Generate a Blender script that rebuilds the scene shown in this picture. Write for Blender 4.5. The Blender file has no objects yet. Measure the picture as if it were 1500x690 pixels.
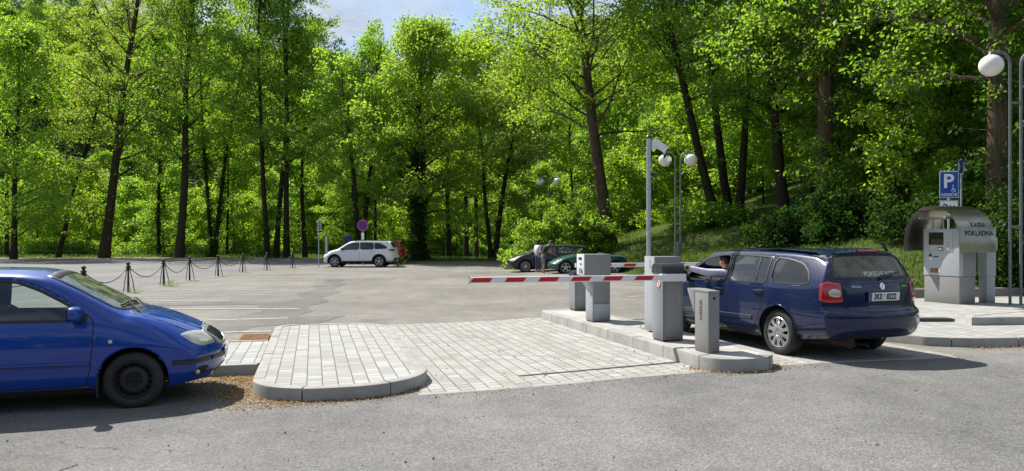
import bpy, bmesh, math, random
import numpy as np
from mathutils import Vector, Matrix
from mathutils.bvhtree import BVHTree
from mathutils.geometry import delaunay_2d_cdt
PI = math.pi
R = math.radians
SC = bpy.context.scene
COL = SC.collection
random.seed(7)
EYE = 1.75
FPX = 1128.0

# ------------------------------------------------------------------ helpers
def new_obj(name, data, parent=None):
    o = bpy.data.objects.new(name, data)
    COL.objects.link(o)
    if parent is not None:
        o.parent = parent
    return o

def tag(o, label=None, cat=None, group=None, kind=None):
    if label: o['label'] = label
    if cat: o['category'] = cat
    if group: o['group'] = group
    if kind: o['kind'] = kind
    return o

def empty(name, loc, rz=0.0, label=None, cat=None, group=None):
    o = new_obj(name, None)
    o.location = loc
    o.rotation_euler = (0, 0, rz)
    o.empty_display_size = 0.2
    return tag(o, label, cat, group)

def copy_tree(o, parent=None):
    c = o.copy()
    COL.objects.link(c)
    c.parent = parent
    for ch in list(o.children):
        copy_tree(ch, c)
    return c

def mesh_np(name, V, F, mat, smooth=True, sharp=None):
    """V (n,3) array, F (m,4) or (m,3) int array, or list of lists."""
    me = bpy.data.meshes.new(name)
    V = np.asarray(V, dtype=np.float32)
    if isinstance(F, np.ndarray):
        k = F.shape[1]
        me.vertices.add(len(V))
        me.vertices.foreach_set('co', V.ravel())
        me.loops.add(F.size)
        me.loops.foreach_set('vertex_index', F.astype(np.int32).ravel())
        me.polygons.add(len(F))
        me.polygons.foreach_set('loop_start', np.arange(0, F.size, k, dtype=np.int32))
        me.polygons.foreach_set('loop_total', np.full(len(F), k, dtype=np.int32))
        me.update(calc_edges=True)
    else:
        me.from_pydata([tuple(map(float, v)) for v in V], [], F)
        me.update()
    if smooth:
        me.polygons.foreach_set('use_smooth', np.ones(len(me.polygons), dtype=bool))
        if sharp is not None:
            me.set_sharp_from_angle(angle=R(sharp))
    if mat is not None:
        for m in (mat if isinstance(mat, (list, tuple)) else [mat]):
            me.materials.append(m)
    return me

class MB:
    """collects simple shapes; build() links them as ONE mesh object"""
    def __init__(self):
        self.V = []; self.F = []
    def add(self, V, F, M=None):
        b = len(self.V)
        for v in V:
            v = Vector(v)
            if M is not None: v = M @ v
            self.V.append(v)
        for f in F:
            self.F.append([b + i for i in f])
        return self
    def bm(self, bm, M=None):
        bm.verts.index_update()
        self.add([v.co.copy() for v in bm.verts], [[v.index for v in f.verts] for f in bm.faces], M)
        bm.free()
        return self
    def box(self, x0, x1, y0, y1, z0, z1, bev=0.0, M=None, seg=2):
        bm = bmesh.new()
        bmesh.ops.create_cube(bm, size=1.0)
        for v in bm.verts:
            v.co = Vector(((x0 + x1) / 2 + v.co.x * (x1 - x0), (y0 + y1) / 2 + v.co.y * (y1 - y0), (z0 + z1) / 2 + v.co.z * (z1 - z0)))
        if bev > 0:
            bmesh.ops.bevel(bm, geom=bm.edges[:], offset=bev, segments=seg, affect='EDGES', profile=0.6)
        return self.bm(bm, M)
    def prism(self, poly, axis, a, b, bev=0.0, M=None):
        """polygon extruded along an axis: axis 0 -> poly is (y,z); 1 -> (x,z); 2 -> (x,y)"""
        bm = bmesh.new()
        def P(p, t):
            return {0: (t, p[0], p[1]), 1: (p[0], t, p[1]), 2: (p[0], p[1], t)}[axis]
        va = [bm.verts.new(P(p, a)) for p in poly]
        vb = [bm.verts.new(P(p, b)) for p in poly]
        n = len(poly)
        bm.faces.new(va); bm.faces.new(vb[::-1])
        for i in range(n):
            bm.faces.new((va[i], va[(i + 1) % n], vb[(i + 1) % n], vb[i]))
        bmesh.ops.recalc_face_normals(bm, faces=bm.faces[:])
        if bev > 0:
            bmesh.ops.bevel(bm, geom=bm.edges[:], offset=bev, segments=2, affect='EDGES', profile=0.6)
        return self.bm(bm, M)
    def tube(self, pts, radii, n=10, cap=True, M=None):
        pts = [Vector(p) for p in pts]
        if not hasattr(radii, '__len__'): radii = [radii] * len(pts)
        V = []; F = []
        prev = None
        for i, p in enumerate(pts):
            d = (pts[min(i + 1, len(pts) - 1)] - pts[max(i - 1, 0)]).normalized()
            if prev is None:
                ref = Vector((0, 0, 1)) if abs(d.z) < 0.9 else Vector((1, 0, 0))
                a = d.cross(ref).normalized()
            else:
                a = (prev - d * prev.dot(d)).normalized()
            prev = a
            b = d.cross(a)
            for k in range(n):
                t = 2 * PI * k / n
                V.append(p + (a * math.cos(t) + b * math.sin(t)) * radii[i])
        for i in range(len(pts) - 1):
            for k in range(n):
                k2 = (k + 1) % n
                F.append([i * n + k, i * n + k2, (i + 1) * n + k2, (i + 1) * n + k])
        if cap:
            F.append(list(range(n))[::-1])
            F.append([(len(pts) - 1) * n + k for k in range(n)])
        return self.add(V, F, M)
    def lathe(self, prof, n=24, M=None, close=False):
        """prof list of (r,z) about z"""
        V = []; F = []
        for (r, z) in prof:
            for k in range(n):
                t = 2 * PI * k / n
                V.append((r * math.cos(t), r * math.sin(t), z))
        m = len(prof)
        for i in range(m if close else m - 1):
            j = (i + 1) % m
            for k in range(n):
                k2 = (k + 1) % n
                F.append([i * n + k, i * n + k2, j * n + k2, j * n + k])
        return self.add(V, F, M)
    def ball(self, c, r, sx=1, sy=1, sz=1, u=20, v=12, M=None):
        prof = [(max(1e-4, r * math.sin(PI * i / v)), -r * math.cos(PI * i / v)) for i in range(v + 1)]
        T = Matrix.Translation(Vector(c)) @ Matrix.Diagonal((sx, sy, sz, 1))
        if M is not None: T = M @ T
        return self.lathe(prof, u, T)
    def build(self, name, mat, parent=None, smooth=True, sharp=35, label=None, cat=None, group=None, kind=None):
        me = mesh_np(name, self.V, self.F, mat, smooth, sharp)
        o = new_obj(name, me, parent)
        return tag(o, label, cat, group, kind)

def pchip(xs, ys, x):
    xs = np.asarray(xs, float); ys = np.asarray(ys, float); x = np.clip(np.asarray(x, float), xs[0], xs[-1])
    h = np.diff(xs); d = np.diff(ys) / h
    m = np.zeros(len(xs))
    for i in range(1, len(xs) - 1):
        if d[i - 1] * d[i] > 0:
            w1 = 2 * h[i] + h[i - 1]; w2 = h[i] + 2 * h[i - 1]
            m[i] = (w1 + w2) / (w1 / d[i - 1] + w2 / d[i])
    m[0] = d[0]; m[-1] = d[-1]
    i = np.clip(np.searchsorted(xs, x, side='right') - 1, 0, len(xs) - 2)
    t = (x - xs[i]) / h[i]
    return ((1 + 2 * t) * (1 - t) ** 2 * ys[i] + t * (1 - t) ** 2 * h[i] * m[i] + t * t * (3 - 2 * t) * ys[i + 1] + t * t * (t - 1) * h[i] * m[i + 1])

def smooth(a, b, x):
    t = np.clip((np.asarray(x, float) - a) / (b - a), 0, 1)
    return t * t * (3 - 2 * t)

# ------------------------------------------------------------------ materials
def nt(name):
    m = bpy.data.materials.new(name)
    m.use_nodes = True
    t = m.node_tree
    t.nodes.clear()
    return m, t
def N(t, typ, **kw):
    n = t.nodes.new(typ)
    for k, v in kw.items():
        if k in n.inputs.keys() if hasattr(n.inputs, 'keys') else False:
            n.inputs[k].default_value = v
        else:
            setattr(n, k, v)
    return n
def L(t, a, b): t.links.new(a, b)
def rgba(c): return (c[0], c[1], c[2], 1.0)

def ramp(t, fac, stops):
    r = t.nodes.new('ShaderNodeValToRGB')
    e = r.color_ramp.elements
    e[0].position = stops[0][0]; e[0].color = rgba(stops[0][1])
    e[1].position = stops[-1][0]; e[1].color = rgba(stops[-1][1])
    for p, c in stops[1:-1]:
        k = e.new(p); k.color = rgba(c)
    L(t, fac, r.inputs['Fac'])
    return r.outputs['Color']
def mixc(t, fac, a, b, mode='MIX'):
    m = t.nodes.new('ShaderNodeMix'); m.data_type = 'RGBA'; m.blend_type = mode
    for sock, v in ((m.inputs['Factor'], fac), (m.inputs[6], a), (m.inputs[7], b)):
        if hasattr(v, 'links'): L(t, v, sock)
        elif isinstance(v, (tuple, list)): sock.default_value = rgba(v)
        else: sock.default_value = v
    return m.outputs[2]
def noise(t, vec, scale, detail=4, rough=0.55, out='Fac'):
    n = t.nodes.new('ShaderNodeTexNoise')
    n.inputs['Scale'].default_value = scale; n.inputs['Detail'].default_value = detail; n.inputs['Roughness'].default_value = rough
    if vec is not None: L(t, vec, n.inputs['Vector'])
    return n.outputs[out]
def math_n(t, op, a, b=None, c=None, clamp=False):
    m = t.nodes.new('ShaderNodeMath'); m.operation = op; m.use_clamp = clamp
    for i, v in enumerate((a, b, c)):
        if v is None: continue
        if hasattr(v, 'links'): L(t, v, m.inputs[i])
        else: m.inputs[i].default_value = v
    return m.outputs[0]
def bump(t, h, strength=0.3, dist=0.02):
    b = t.nodes.new('ShaderNodeBump'); b.inputs['Strength'].default_value = strength; b.inputs['Distance'].default_value = dist
    L(t, h, b.inputs['Height'])
    return b.outputs['Normal']
def coords(t, which='Object'):
    return t.nodes.new('ShaderNodeTexCoord').outputs[which]
def finish(t, shader):
    o = t.nodes.new('ShaderNodeOutputMaterial'); L(t, shader, o.inputs['Surface'])
def pbsdf(t, color=None, rough=0.5, metal=0.0, coat=0.0, normal=None, spec=None, coat_rough=0.03):
    p = t.nodes.new('ShaderNodeBsdfPrincipled')
    if color is not None:
        if hasattr(color, 'links'): L(t, color, p.inputs['Base Color'])
        else: p.inputs['Base Color'].default_value = rgba(color)
    if hasattr(rough, 'links'): L(t, rough, p.inputs['Roughness'])
    else: p.inputs['Roughness'].default_value = rough
    p.inputs['Metallic'].default_value = metal
    p.inputs['Coat Weight'].default_value = coat
    p.inputs['Coat Roughness'].default_value = coat_rough
    if spec is not None: p.inputs['Specular IOR Level'].default_value = spec
    if normal is not None: L(t, normal, p.inputs['Normal'])
    return p

def simple(name, color, rough=0.5, metal=0.0, var=0.12, scale=8.0, coat=0.0, bumps=0.0, bscale=60.0, spec=None):
    m, t = nt(name)
    oc = coords(t)
    n = noise(t, oc, scale, 5)
    lo = tuple(c * (1 - var) for c in color); hi = tuple(min(1, c * (1 + var)) for c in color)
    c = ramp(t, n, [(0.3, lo), (0.7, hi)])
    rr = math_n(t, 'MULTIPLY_ADD', noise(t, oc, scale * 2.7, 3), 0.25 * rough, rough * 0.87)
    nrm = bump(t, noise(t, oc, bscale, 3), bumps, 0.01) if bumps else None
    p = pbsdf(t, c, rr, metal, coat, nrm, spec)
    finish(t, p.outputs[0])
    return m

def paint(name, color, dust=(0.30, 0.28, 0.24), dustamt=0.12, metal=0.0):
    m, t = nt(name)
    oc = coords(t)
    sep = t.nodes.new('ShaderNodeSeparateXYZ'); L(t, oc, sep.inputs[0])
    low = math_n(t, 'MULTIPLY_ADD', sep.outputs['Z'], -1.6, 1.05, True)      # road dirt thrown on the lower panels
    n1 = noise(t, oc, 5.0, 6, 0.65); n2 = noise(t, oc, 40.0, 3)
    d = math_n(t, 'MULTIPLY', math_n(t, 'MULTIPLY_ADD', n1, 1.0, math_n(t, 'MULTIPLY', n2, 0.3), True), math_n(t, 'MULTIPLY_ADD', low, 0.8, 0.25, True))
    d = math_n(t, 'MULTIPLY', d, dustamt * 2.0, None, True)
    base = mixc(t, d, color, dust)
    p = pbsdf(t, base, math_n(t, 'MULTIPLY_ADD', d, 0.6, 0.35, True), metal, 1.0, None, 0.12, 0.03)
    dark = pbsdf(t, (0.02, 0.02, 0.02), 0.8)
    g = t.nodes.new('ShaderNodeNewGeometry')
    mx = t.nodes.new('ShaderNodeMixShader')
    L(t, g.outputs['Backfacing'], mx.inputs[0]); L(t, p.outputs[0], mx.inputs[1]); L(t, dark.outputs[0], mx.inputs[2])
    finish(t, mx.outputs[0])
    return m

def glass(name, tint, rough=0.0, dirt=0.0, dirt_sheen_col=(0.35, 0.33, 0.22), dscale=60):
    m, t = nt(name)
    tr = t.nodes.new('ShaderNodeBsdfTransparent'); tr.inputs[0].default_value = rgba(tint)
    gl = t.nodes.new('ShaderNodeBsdfGlossy'); gl.inputs['Roughness'].default_value = 0.015; gl.inputs[0].default_value = (0.95, 1, 0.98, 1)
    fr = t.nodes.new('ShaderNodeFresnel'); fr.inputs['IOR'].default_value = 1.55
    f2 = math_n(t, 'MULTIPLY_ADD', fr.outputs[0], 1.3, 0.03, True)
    mx = t.nodes.new('ShaderNodeMixShader')
    L(t, f2, mx.inputs[0]); L(t, tr.outputs[0], mx.inputs[1]); L(t, gl.outputs[0], mx.inputs[2])
    out = mx.outputs[0]
    if dirt:  # film: real dust on the rear glass, painted sky reflection on the windscreen
        df = t.nodes.new('ShaderNodeBsdfDiffuse'); df.inputs[0].default_value = rgba(dirt_sheen_col)
        oc = coords(t)
        n = math_n(t, 'MULTIPLY', noise(t, oc, dscale, 6, 0.75), noise(t, oc, 7, 3))
        fac = math_n(t, 'MULTIPLY_ADD', n, dirt * 6.0, -dirt * 1.0, True)
        m2 = t.nodes.new('ShaderNodeMixShader')
        L(t, fac, m2.inputs[0]); L(t, out, m2.inputs[1]); L(t, df.outputs[0], m2.inputs[2])
        out = m2.outputs[0]
    finish(t, out)
    return m

def leafmat(name, dif, trn, var=0.35, gloss=0.035):
    m, t = nt(name)
    g = t.nodes.new('ShaderNodeNewGeometry')
    oi = t.nodes.new('ShaderNodeObjectInfo')
    r = math_n(t, 'ADD', math_n(t, 'MULTIPLY', g.outputs['Random Per Island'], 0.6), math_n(t, 'MULTIPLY', oi.outputs['Random'], 0.4))
    def rng(c):
        lo = (c[0] * (1 - var * 1.0), c[1] * (1 - var * 0.8), c[2] * (1 - var * .3)); hi = (c[0] * (1 + var * 1.0), c[1] * (1 + var * .7), c[2] * (1 + var * .2))
        return ramp(t, r, [(0.0, lo), (1.0, hi)])
    d = t.nodes.new('ShaderNodeBsdfDiffuse'); L(t, rng(dif), d.inputs[0])
    tr = t.nodes.new('ShaderNodeBsdfTranslucent'); L(t, rng(trn), tr.inputs[0])
    gl = t.nodes.new('ShaderNodeBsdfGlossy'); gl.inputs['Roughness'].default_value = 0.5; gl.inputs[0].default_value = (0.9, 0.95, 0.9, 1)
    a = t.nodes.new('ShaderNodeMixShader'); a.inputs[0].default_value = 0.6
    L(t, d.outputs[0], a.inputs[1]); L(t, tr.outputs[0], a.inputs[2])
    b = t.nodes.new('ShaderNodeMixShader'); b.inputs[0].default_value = gloss
    L(t, a.outputs[0], b.inputs[1]); L(t, gl.outputs[0], b.inputs[2])
    finish(t, b.outputs[0])
    return m

M = {}
M['leaf_fresh'] = leafmat('leaf_fresh', (0.090, 0.165, 0.016), (0.44, 0.67, 0.035))
M['leaf_mid'] = leafmat('leaf_mid', (0.070, 0.145, 0.016), (0.38, 0.64, 0.035))
M['leaf_deep'] = leafmat('leaf_deep', (0.050, 0.110, 0.014), (0.33, 0.57, 0.03))
M['leaf_olive'] = leafmat('leaf_olive', (0.100, 0.150, 0.022), (0.41, 0.57, 0.05))
M['leaf_ivy'] = leafmat('leaf_ivy', (0.030, 0.070, 0.012), (0.06, 0.14, 0.015), 0.35, 0.008)
M['leaf_needle'] = leafmat('leaf_needle', (0.012, 0.028, 0.014), (0.012, 0.03, 0.012), 0.4, 0.03)
M['leaf_far'] = leafmat('leaf_far', (0.040, 0.075, 0.026), (0.06, 0.11, 0.03), 0.45, 0.02)
M['leaf_shaded'] = leafmat('leaf_shaded', (0.022, 0.055, 0.010), (0.05, 0.13, 0.012), 0.35, 0.008)  # shade of the trees overhead put into the shrubs' leaf colour
M['grass'] = leafmat('grass', (0.070, 0.115, 0.018), (0.16, 0.26, 0.03))
M['weed'] = leafmat('weed', (0.10, 0.16, 0.03), (0.2, 0.33, 0.05))
M['dry_leaf'] = leafmat('dry_leaf', (0.52, 0.33, 0.09), (0.25, 0.13, 0.03), 0.55)

def barkmat(name, c, s=1.0):
    m, t = nt(name)
    oc = coords(t)
    mp = t.nodes.new('ShaderNodeMapping'); L(t, oc, mp.inputs[0]); mp.inputs['Scale'].default_value = (9 * s, 9 * s, 1.4 * s)
    n = noise(t, mp.outputs[0], 1.6, 8, 0.7)
    n2 = noise(t, oc, 1.2, 4)
    col = ramp(t, n, [(0.32, tuple(x * 0.40 for x in c)), (0.5, c), (0.72, tuple(x * 1.5 for x in c))])
    col = mixc(t, math_n(t, 'MULTIPLY_ADD', n2, 1.6, -0.62, True), col, (0.045, 0.06, 0.025))
    p = pbsdf(t, col, 0.9, 0, 0, bump(t, n, 0.9, 0.06), 0.15)
    finish(t, p.outputs[0])
    return m
M['bark'] = barkmat('bark', (0.062, 0.045, 0.032))
M['bark_dark'] = barkmat('bark_dark', (0.036, 0.027, 0.020))
M['bark_brown'] = barkmat('bark_brown', (0.115, 0.078, 0.052), 0.8)

def asphalt(name, base, warm, patchy=0.25, speck=1.0, crack=0.6):
    m, t = nt(name)
    oc = coords(t)
    big = noise(t, oc, 0.22, 6, 0.6)
    mid = noise(t, oc, 2.2, 6, 0.65)
    mp = t.nodes.new('ShaderNodeMapping'); L(t, oc, mp.inputs[0]); mp.inputs['Scale'].default_value = (1, 0.30, 1); mp.inputs['Rotation'].default_value = (0, 0, R(76))
    streak = noise(t, mp.outputs[0], 1.1, 6, 0.6)
    lo = tuple(b * (1 - patchy) for b in base); hi = tuple(b * (1 + patchy) for b in warm)
    c = ramp(t, math_n(t, 'MULTIPLY_ADD', big, 0.5, math_n(t, 'MULTIPLY_ADD', mid, 0.25, math_n(t, 'MULTIPLY', streak, 0.25))), [(0.36, lo), (0.5, tuple((a + b) / 2 for a, b in zip(base, warm))), (0.64, hi)])
    v = t.nodes.new('ShaderNodeTexVoronoi'); v.inputs['Scale'].default_value = 70; L(t, oc, v.inputs['Vector'])
    sp = ramp(t, v.outputs['Color'], [(0.0, (0.38, 0.38, 0.39)), (0.5, (0.93, 0.93, 0.93)), (0.8, (1.18, 1.16, 1.14)), (1.0, (2.0, 1.95, 1.88))])
    c = mixc(t, 0.75 * speck, c, sp, 'MULTIPLY')
    v3 = t.nodes.new('ShaderNodeTexVoronoi'); v3.inputs['Scale'].default_value = 22; L(t, oc, v3.inputs['Vector'])
    st = math_n(t, 'MULTIPLY', math_n(t, 'LESS_THAN', v3.outputs['Distance'], 0.16), math_n(t, 'GREATER_THAN', noise(t, oc, 9, 2), 0.60))
    c = mixc(t, math_n(t, 'MULTIPLY', st, 0.75), c, (0.045, 0.04, 0.035))
    v2 = t.nodes.new('ShaderNodeTexVoronoi'); v2.feature = 'DISTANCE_TO_EDGE'; v2.inputs['Scale'].default_value = 0.34
    wn = t.nodes.new('ShaderNodeVectorMath'); wn.operation = 'ADD'; L(t, oc, wn.inputs[0])
    nn = noise(t, oc, 1.6, 4, 0.6, 'Color'); L(t, nn, wn.inputs[1]); L(t, wn.outputs[0], v2.inputs['Vector'])
    ck = math_n(t, 'MULTIPLY', math_n(t, 'LESS_THAN', v2.outputs['Distance'], 0.004), math_n(t, 'GREATER_THAN', noise(t, oc, 0.5, 3), 0.585))
    c = mixc(t, math_n(t, 'MULTIPLY', ck, crack), c, (0.05, 0.047, 0.042))
    h = math_n(t, 'MULTIPLY_ADD', v.outputs['Distance'], 0.7, math_n(t, 'MULTIPLY', noise(t, oc, 160, 2), 0.5))
    p = pbsdf(t, c, 0.88, 0, 0, bump(t, h, 0.55, 0.010), 0.25)
    finish(t, p.outputs[0])
    return m
M['asphalt'] = asphalt('asphalt', (0.160, 0.158, 0.154), (0.190, 0.185, 0.178), 0.27)
M['asphalt_lot'] = asphalt('asphalt_lot', (0.180, 0.171, 0.157), (0.226, 0.211, 0.189), 0.22, 0.9)
M['asphalt_patch'] = asphalt('asphalt_patch', (0.135, 0.131, 0.126), (0.180, 0.172, 0.160), 0.25)
M['asphalt_road'] = asphalt('asphalt_road', (0.170, 0.170, 0.172), (0.205, 0.203, 0.200), 0.15)

def pavers(name, base, joint, rows=0.2, width=0.1, dirt=0.5):
    m, t = nt(name)
    oc = coords(t)
    mp = t.nodes.new('ShaderNodeMapping'); L(t, oc, mp.inputs[0]); mp.inputs['Rotation'].default_value = (0, 0, R(90))
    b = t.nodes.new('ShaderNodeTexBrick'); b.offset = 0.5
    wob = t.nodes.new('ShaderNodeVectorMath'); wob.operation = 'MULTIPLY_ADD'
    L(t, noise(t, oc, 3.0, 2, 0.5, 'Color'), wob.inputs[0]); wob.inputs[1].default_value = (0.012, 0.012, 0); L(t, mp.outputs[0], wob.inputs[2])
    L(t, wob.outputs[0], b.inputs['Vector'])
    b.inputs['Scale'].default_value = 1.0; b.inputs['Brick Width'].default_value = width; b.inputs['Row Height'].default_value = rows
    b.inputs['Mortar Size'].default_value = 0.0075; b.inputs['Mortar Smooth'].default_value = 0.25; b.inputs['Bias'].default_value = -0.1
    b.inputs['Color1'].default_value = rgba(tuple(x * 0.82 for x in base)); b.inputs['Color2'].default_value = rgba(tuple(x * 1.12 for x in base)); b.inputs['Mortar'].default_value = rgba(joint)
    mps = t.nodes.new('ShaderNodeMapping'); L(t, oc, mps.inputs[0]); mps.inputs['Scale'].default_value = (1.0, 0.25, 1)
    n = noise(t, mps.outputs[0], 1.3, 6, 0.65)
    c = mixc(t, math_n(t, 'MULTIPLY_ADD', n, 2.2 * dirt, -1.0 * dirt, True), b.outputs['Color'], tuple(x * y for x, y in zip(base, (0.60, 0.56, 0.46))))
    n2 = noise(t, oc, 120, 3)
    c = mixc(t, 0.35, c, ramp(t, n2, [(0.3, (0.72, 0.72, 0.72)), (0.7, (1.25, 1.25, 1.25))]), 'MULTIPLY')
    n3 = noise(t, oc, 14, 5, 0.7)
    c = mixc(t, math_n(t, 'MULTIPLY', math_n(t, 'GREATER_THAN', n3, 0.70), 0.55), c, (0.16, 0.11, 0.06))
    h = math_n(t, 'SUBTRACT', math_n(t, 'MULTIPLY', n2, 0.15), b.outputs['Fac'])
    p = pbsdf(t, c, 0.9, 0, 0, bump(t, h, 0.55, 0.008), 0.2)
    finish(t, p.outputs[0])
    return m
M['pavers'] = pavers('pavers', (0.375, 0.37, 0.348), (0.12, 0.11, 0.088), 0.17, 0.17, 0.85)
M['pavers_island'] = pavers('pavers_island', (0.39, 0.39, 0.375), (0.15, 0.143, 0.128), 0.17, 0.17, 0.6)

def concrete(name, base):
    m, t = nt(name)
    oc = coords(t)
    n = noise(t, oc, 2.0, 8, 0.7); n2 = noise(t, oc, 90, 3)
    c = ramp(t, n, [(0.3, tuple(x * 0.68 for x in base)), (0.55, base), (0.75, tuple(x * 1.12 for x in base))])
    c = mixc(t, 0.4, c, ramp(t, n2, [(0.3, (0.7, 0.7, 0.7)), (0.7, (1.25, 1.25, 1.25))]), 'MULTIPLY')
    p = pbsdf(t, c, 0.9, 0, 0, bump(t, n2, 0.3, 0.004), 0.2)
    finish(t, p.outputs[0])
    return m
M['kerb'] = concrete('kerb_concrete', (0.36, 0.35, 0.33))
M['concrete'] = concrete('island_concrete', (0.42, 0.41, 0.385))
M['kerb_dark'] = concrete('kerb_dark', (0.22, 0.21, 0.19))

def linepaint():
    m, t = nt('road_paint')
    oc = coords(t)
    n = noise(t, oc, 6, 8, 0.75)
    c = mixc(t, math_n(t, 'MULTIPLY_ADD', n, 5, -2.35, True), (0.52, 0.50, 0.46), (0.23, 0.212, 0.183))
    p = pbsdf(t, c, 0.8, 0, 0, None, 0.2)
    finish(t, p.outputs[0])
    return m
M['line'] = linepaint()

def terrainmat():
    m, t = nt('forest_floor')
    oc = coords(t)
    n = noise(t, oc, 0.35, 6, 0.65); n2 = noise(t, oc, 6, 5, 0.7)
    c = ramp(t, math_n(t, 'MULTIPLY_ADD', n2, 0.5, math_n(t, 'MULTIPLY', n, 0.5)), [(0.36, (0.030, 0.048, 0.013)), (0.47, (0.055, 0.088, 0.02)), (0.56, (0.085, 0.115, 0.03)), (0.66, (0.12, 0.088, 0.05))])
    p = pbsdf(t, c, 0.95, 0, 0, bump(t, n2, 0.8, 0.12), 0.1)
    finish(t, p.outputs[0])
    return m
M['terrain'] = terrainmat()
M['dirt'] = simple('dirt', (0.20, 0.145, 0.085), 0.95, var=0.35, scale=3, bumps=0.6, bscale=20)

def cabmat(name, color, rough):
    m, t = nt(name)
    oc = coords(t)
    sep = t.nodes.new('ShaderNodeSeparateXYZ'); L(t, oc, sep.inputs[0])
    n = noise(t, oc, 9, 6, 0.7)
    mp = t.nodes.new('ShaderNodeMapping'); L(t, oc, mp.inputs[0]); mp.inputs['Scale'].default_value = (30, 30, 1.2)
    st = noise(t, mp.outputs[0], 1.5, 4, 0.6)
    c = ramp(t, n, [(0.3, tuple(x * .93 for x in color)), (0.7, tuple(x * 1.06 for x in color))])
    low = math_n(t, 'MULTIPLY_ADD', sep.outputs['Z'], -4.5, 1.0, True)
    d = math_n(t, 'MULTIPLY', math_n(t, 'MULTIPLY', low, n), 1.3, None, True)
    c = mixc(t, d, c, (0.16, 0.14, 0.11))
    c = mixc(t, math_n(t, 'MULTIPLY_ADD', st, 1.6, -0.85, True), c, tuple(x * .70 for x in color))
    p = pbsdf(t, c, math_n(t, 'MULTIPLY_ADD', n, 0.2, rough - .1), 0, 0, None, 0.35)
    finish(t, p.outputs[0])
    return m
M['cab_light'] = cabmat('cabinet_light_grey', (0.40, 0.43, 0.46), 0.45)
M['cab_mid'] = cabmat('cabinet_mid_grey', (0.25, 0.25, 0.245), 0.5)
M['cab_light_plain'] = simple('cabinet_light_grey', (0.40, 0.43, 0.46), 0.42, var=0.04)
M['cab_dark'] = simple('cabinet_dark_grey', (0.185, 0.185, 0.18), 0.5, var=0.05)
M['cab_black'] = simple('cap_anthracite', (0.035, 0.037, 0.042), 0.4, var=0.1)
M['white'] = simple('white_paint', (0.74, 0.75, 0.76), 0.35, var=0.05)
M['red'] = simple('reflective_red', (0.52, 0.012, 0.022), 0.35, var=0.06)
M['sign_blue'] = simple('sign_blue', (0.010, 0.055, 0.36), 0.35, var=0.05)
M['sign_navy'] = simple('sign_navy', (0.012, 0.03, 0.16), 0.4, var=0.05)
M['sign_purple'] = simple('sign_faded_blue', (0.075, 0.018, 0.17), 0.4, var=0.08)
M['sign_ring'] = simple('sign_faded_ring', (0.50, 0.10, 0.14), 0.4, var=0.08)
M['black'] = simple('black_rubber', (0.016, 0.016, 0.017), 0.6, var=0.2)
M['tyre'] = simple('tyre_rubber', (0.026, 0.026, 0.027), 0.78, var=0.3, bumps=0.2)
M['gap'] = simple('panel_gap', (0.006, 0.006, 0.007), 0.7, var=0.1)
M['trim'] = simple('black_trim', (0.018, 0.018, 0.02), 0.45, var=0.15)
M['galv'] = simple('galvanised', (0.45, 0.48, 0.51), 0.42, 0.55, var=0.12, scale=20)
M['lamp_green'] = simple('lamp_post_paint', (0.135, 0.165, 0.155), 0.5, 0.2, var=0.12)
M['globe'] = simple('opal_globe', (0.80, 0.79, 0.74), 0.25, var=0.05, scale=3)
M['iron'] = simple('rusty_iron', (0.055, 0.035, 0.03), 0.7, 0.3, var=0.4, scale=15)
M['chrome'] = simple('chrome', (0.75, 0.76, 0.78), 0.12, 1.0, var=0.05)
M['silver'] = simple('silver_paint', (0.52, 0.53, 0.54), 0.32, 0.65, var=0.05)
M['steel_black'] = simple('black_steel', (0.022, 0.022, 0.024), 0.5, 0.2, var=0.3)
M['plate'] = simple('plate_white', (0.80, 0.80, 0.78), 0.4, var=0.03)
M['plate_blue'] = simple('plate_blue', (0.02, 0.07, 0.42), 0.4, var=0.05)
M['ink'] = simple('ink', (0.012, 0.012, 0.014), 0.5, var=0.05)
M['decal'] = simple('window_decal', (0.62, 0.72, 0.62), 0.5, var=0.1)
M['seat'] = simple('seat_fabric', (0.035, 0.036, 0.040), 0.9, var=0.3, scale=30)
M['lens_red'] = simple('lens_red', (0.42, 0.008, 0.012), 0.12, var=0.15, coat=1.0)
M['lens_clear'] = simple('lens_clear', (0.55, 0.53, 0.47), 0.15, 0.3, var=0.12, coat=1.0, scale=20)
M['lens_dark'] = simple('lens_smoke', (0.10, 0.11, 0.12), 0.12, 0.2, var=0.2, coat=1.0, scale=20)
M['screen'] = simple('dark_screen', (0.012, 0.014, 0.016), 0.08, var=0.1)
M['skin'] = simple('skin', (0.52, 0.29, 0.20), 0.55, var=0.08)
M['skin_tan'] = simple('skin_tan', (0.42, 0.22, 0.14), 0.55, var=0.08)
M['hair'] = simple('dark_hair', (0.022, 0.014, 0.010), 0.55, var=0.3, scale=40)
M['hair_grey'] = simple('brown_hair', (0.10, 0.07, 0.05), 0.6, var=0.3, scale=40)
M['lips'] = simple('lips', (0.36, 0.13, 0.11), 0.5)
M['eye'] = simple('eye', (0.03, 0.025, 0.02), 0.2)
M['shirt_white'] = simple('white_shirt', (0.70, 0.70, 0.76), 0.9, var=0.08, scale=12, bumps=0.4, bscale=25)
M['shirt_lilac'] = simple('lilac_shirt', (0.60, 0.60, 0.74), 0.9, var=0.08, scale=12, bumps=0.5, bscale=22)
M['shirt_dark'] = simple('dark_tee', (0.025, 0.035, 0.038), 0.9, var=0.2, scale=12)
M['denim'] = simple('denim', (0.055, 0.075, 0.14), 0.9, var=0.2, scale=15)
M['shorts'] = simple('grey_shorts', (0.16, 0.20, 0.24), 0.9, var=0.15, scale=12)
M['shoe'] = simple('pale_shoe', (0.55, 0.53, 0.5), 0.7)
M['bag'] = simple('red_bag', (0.38, 0.03, 0.05), 0.7)
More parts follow.
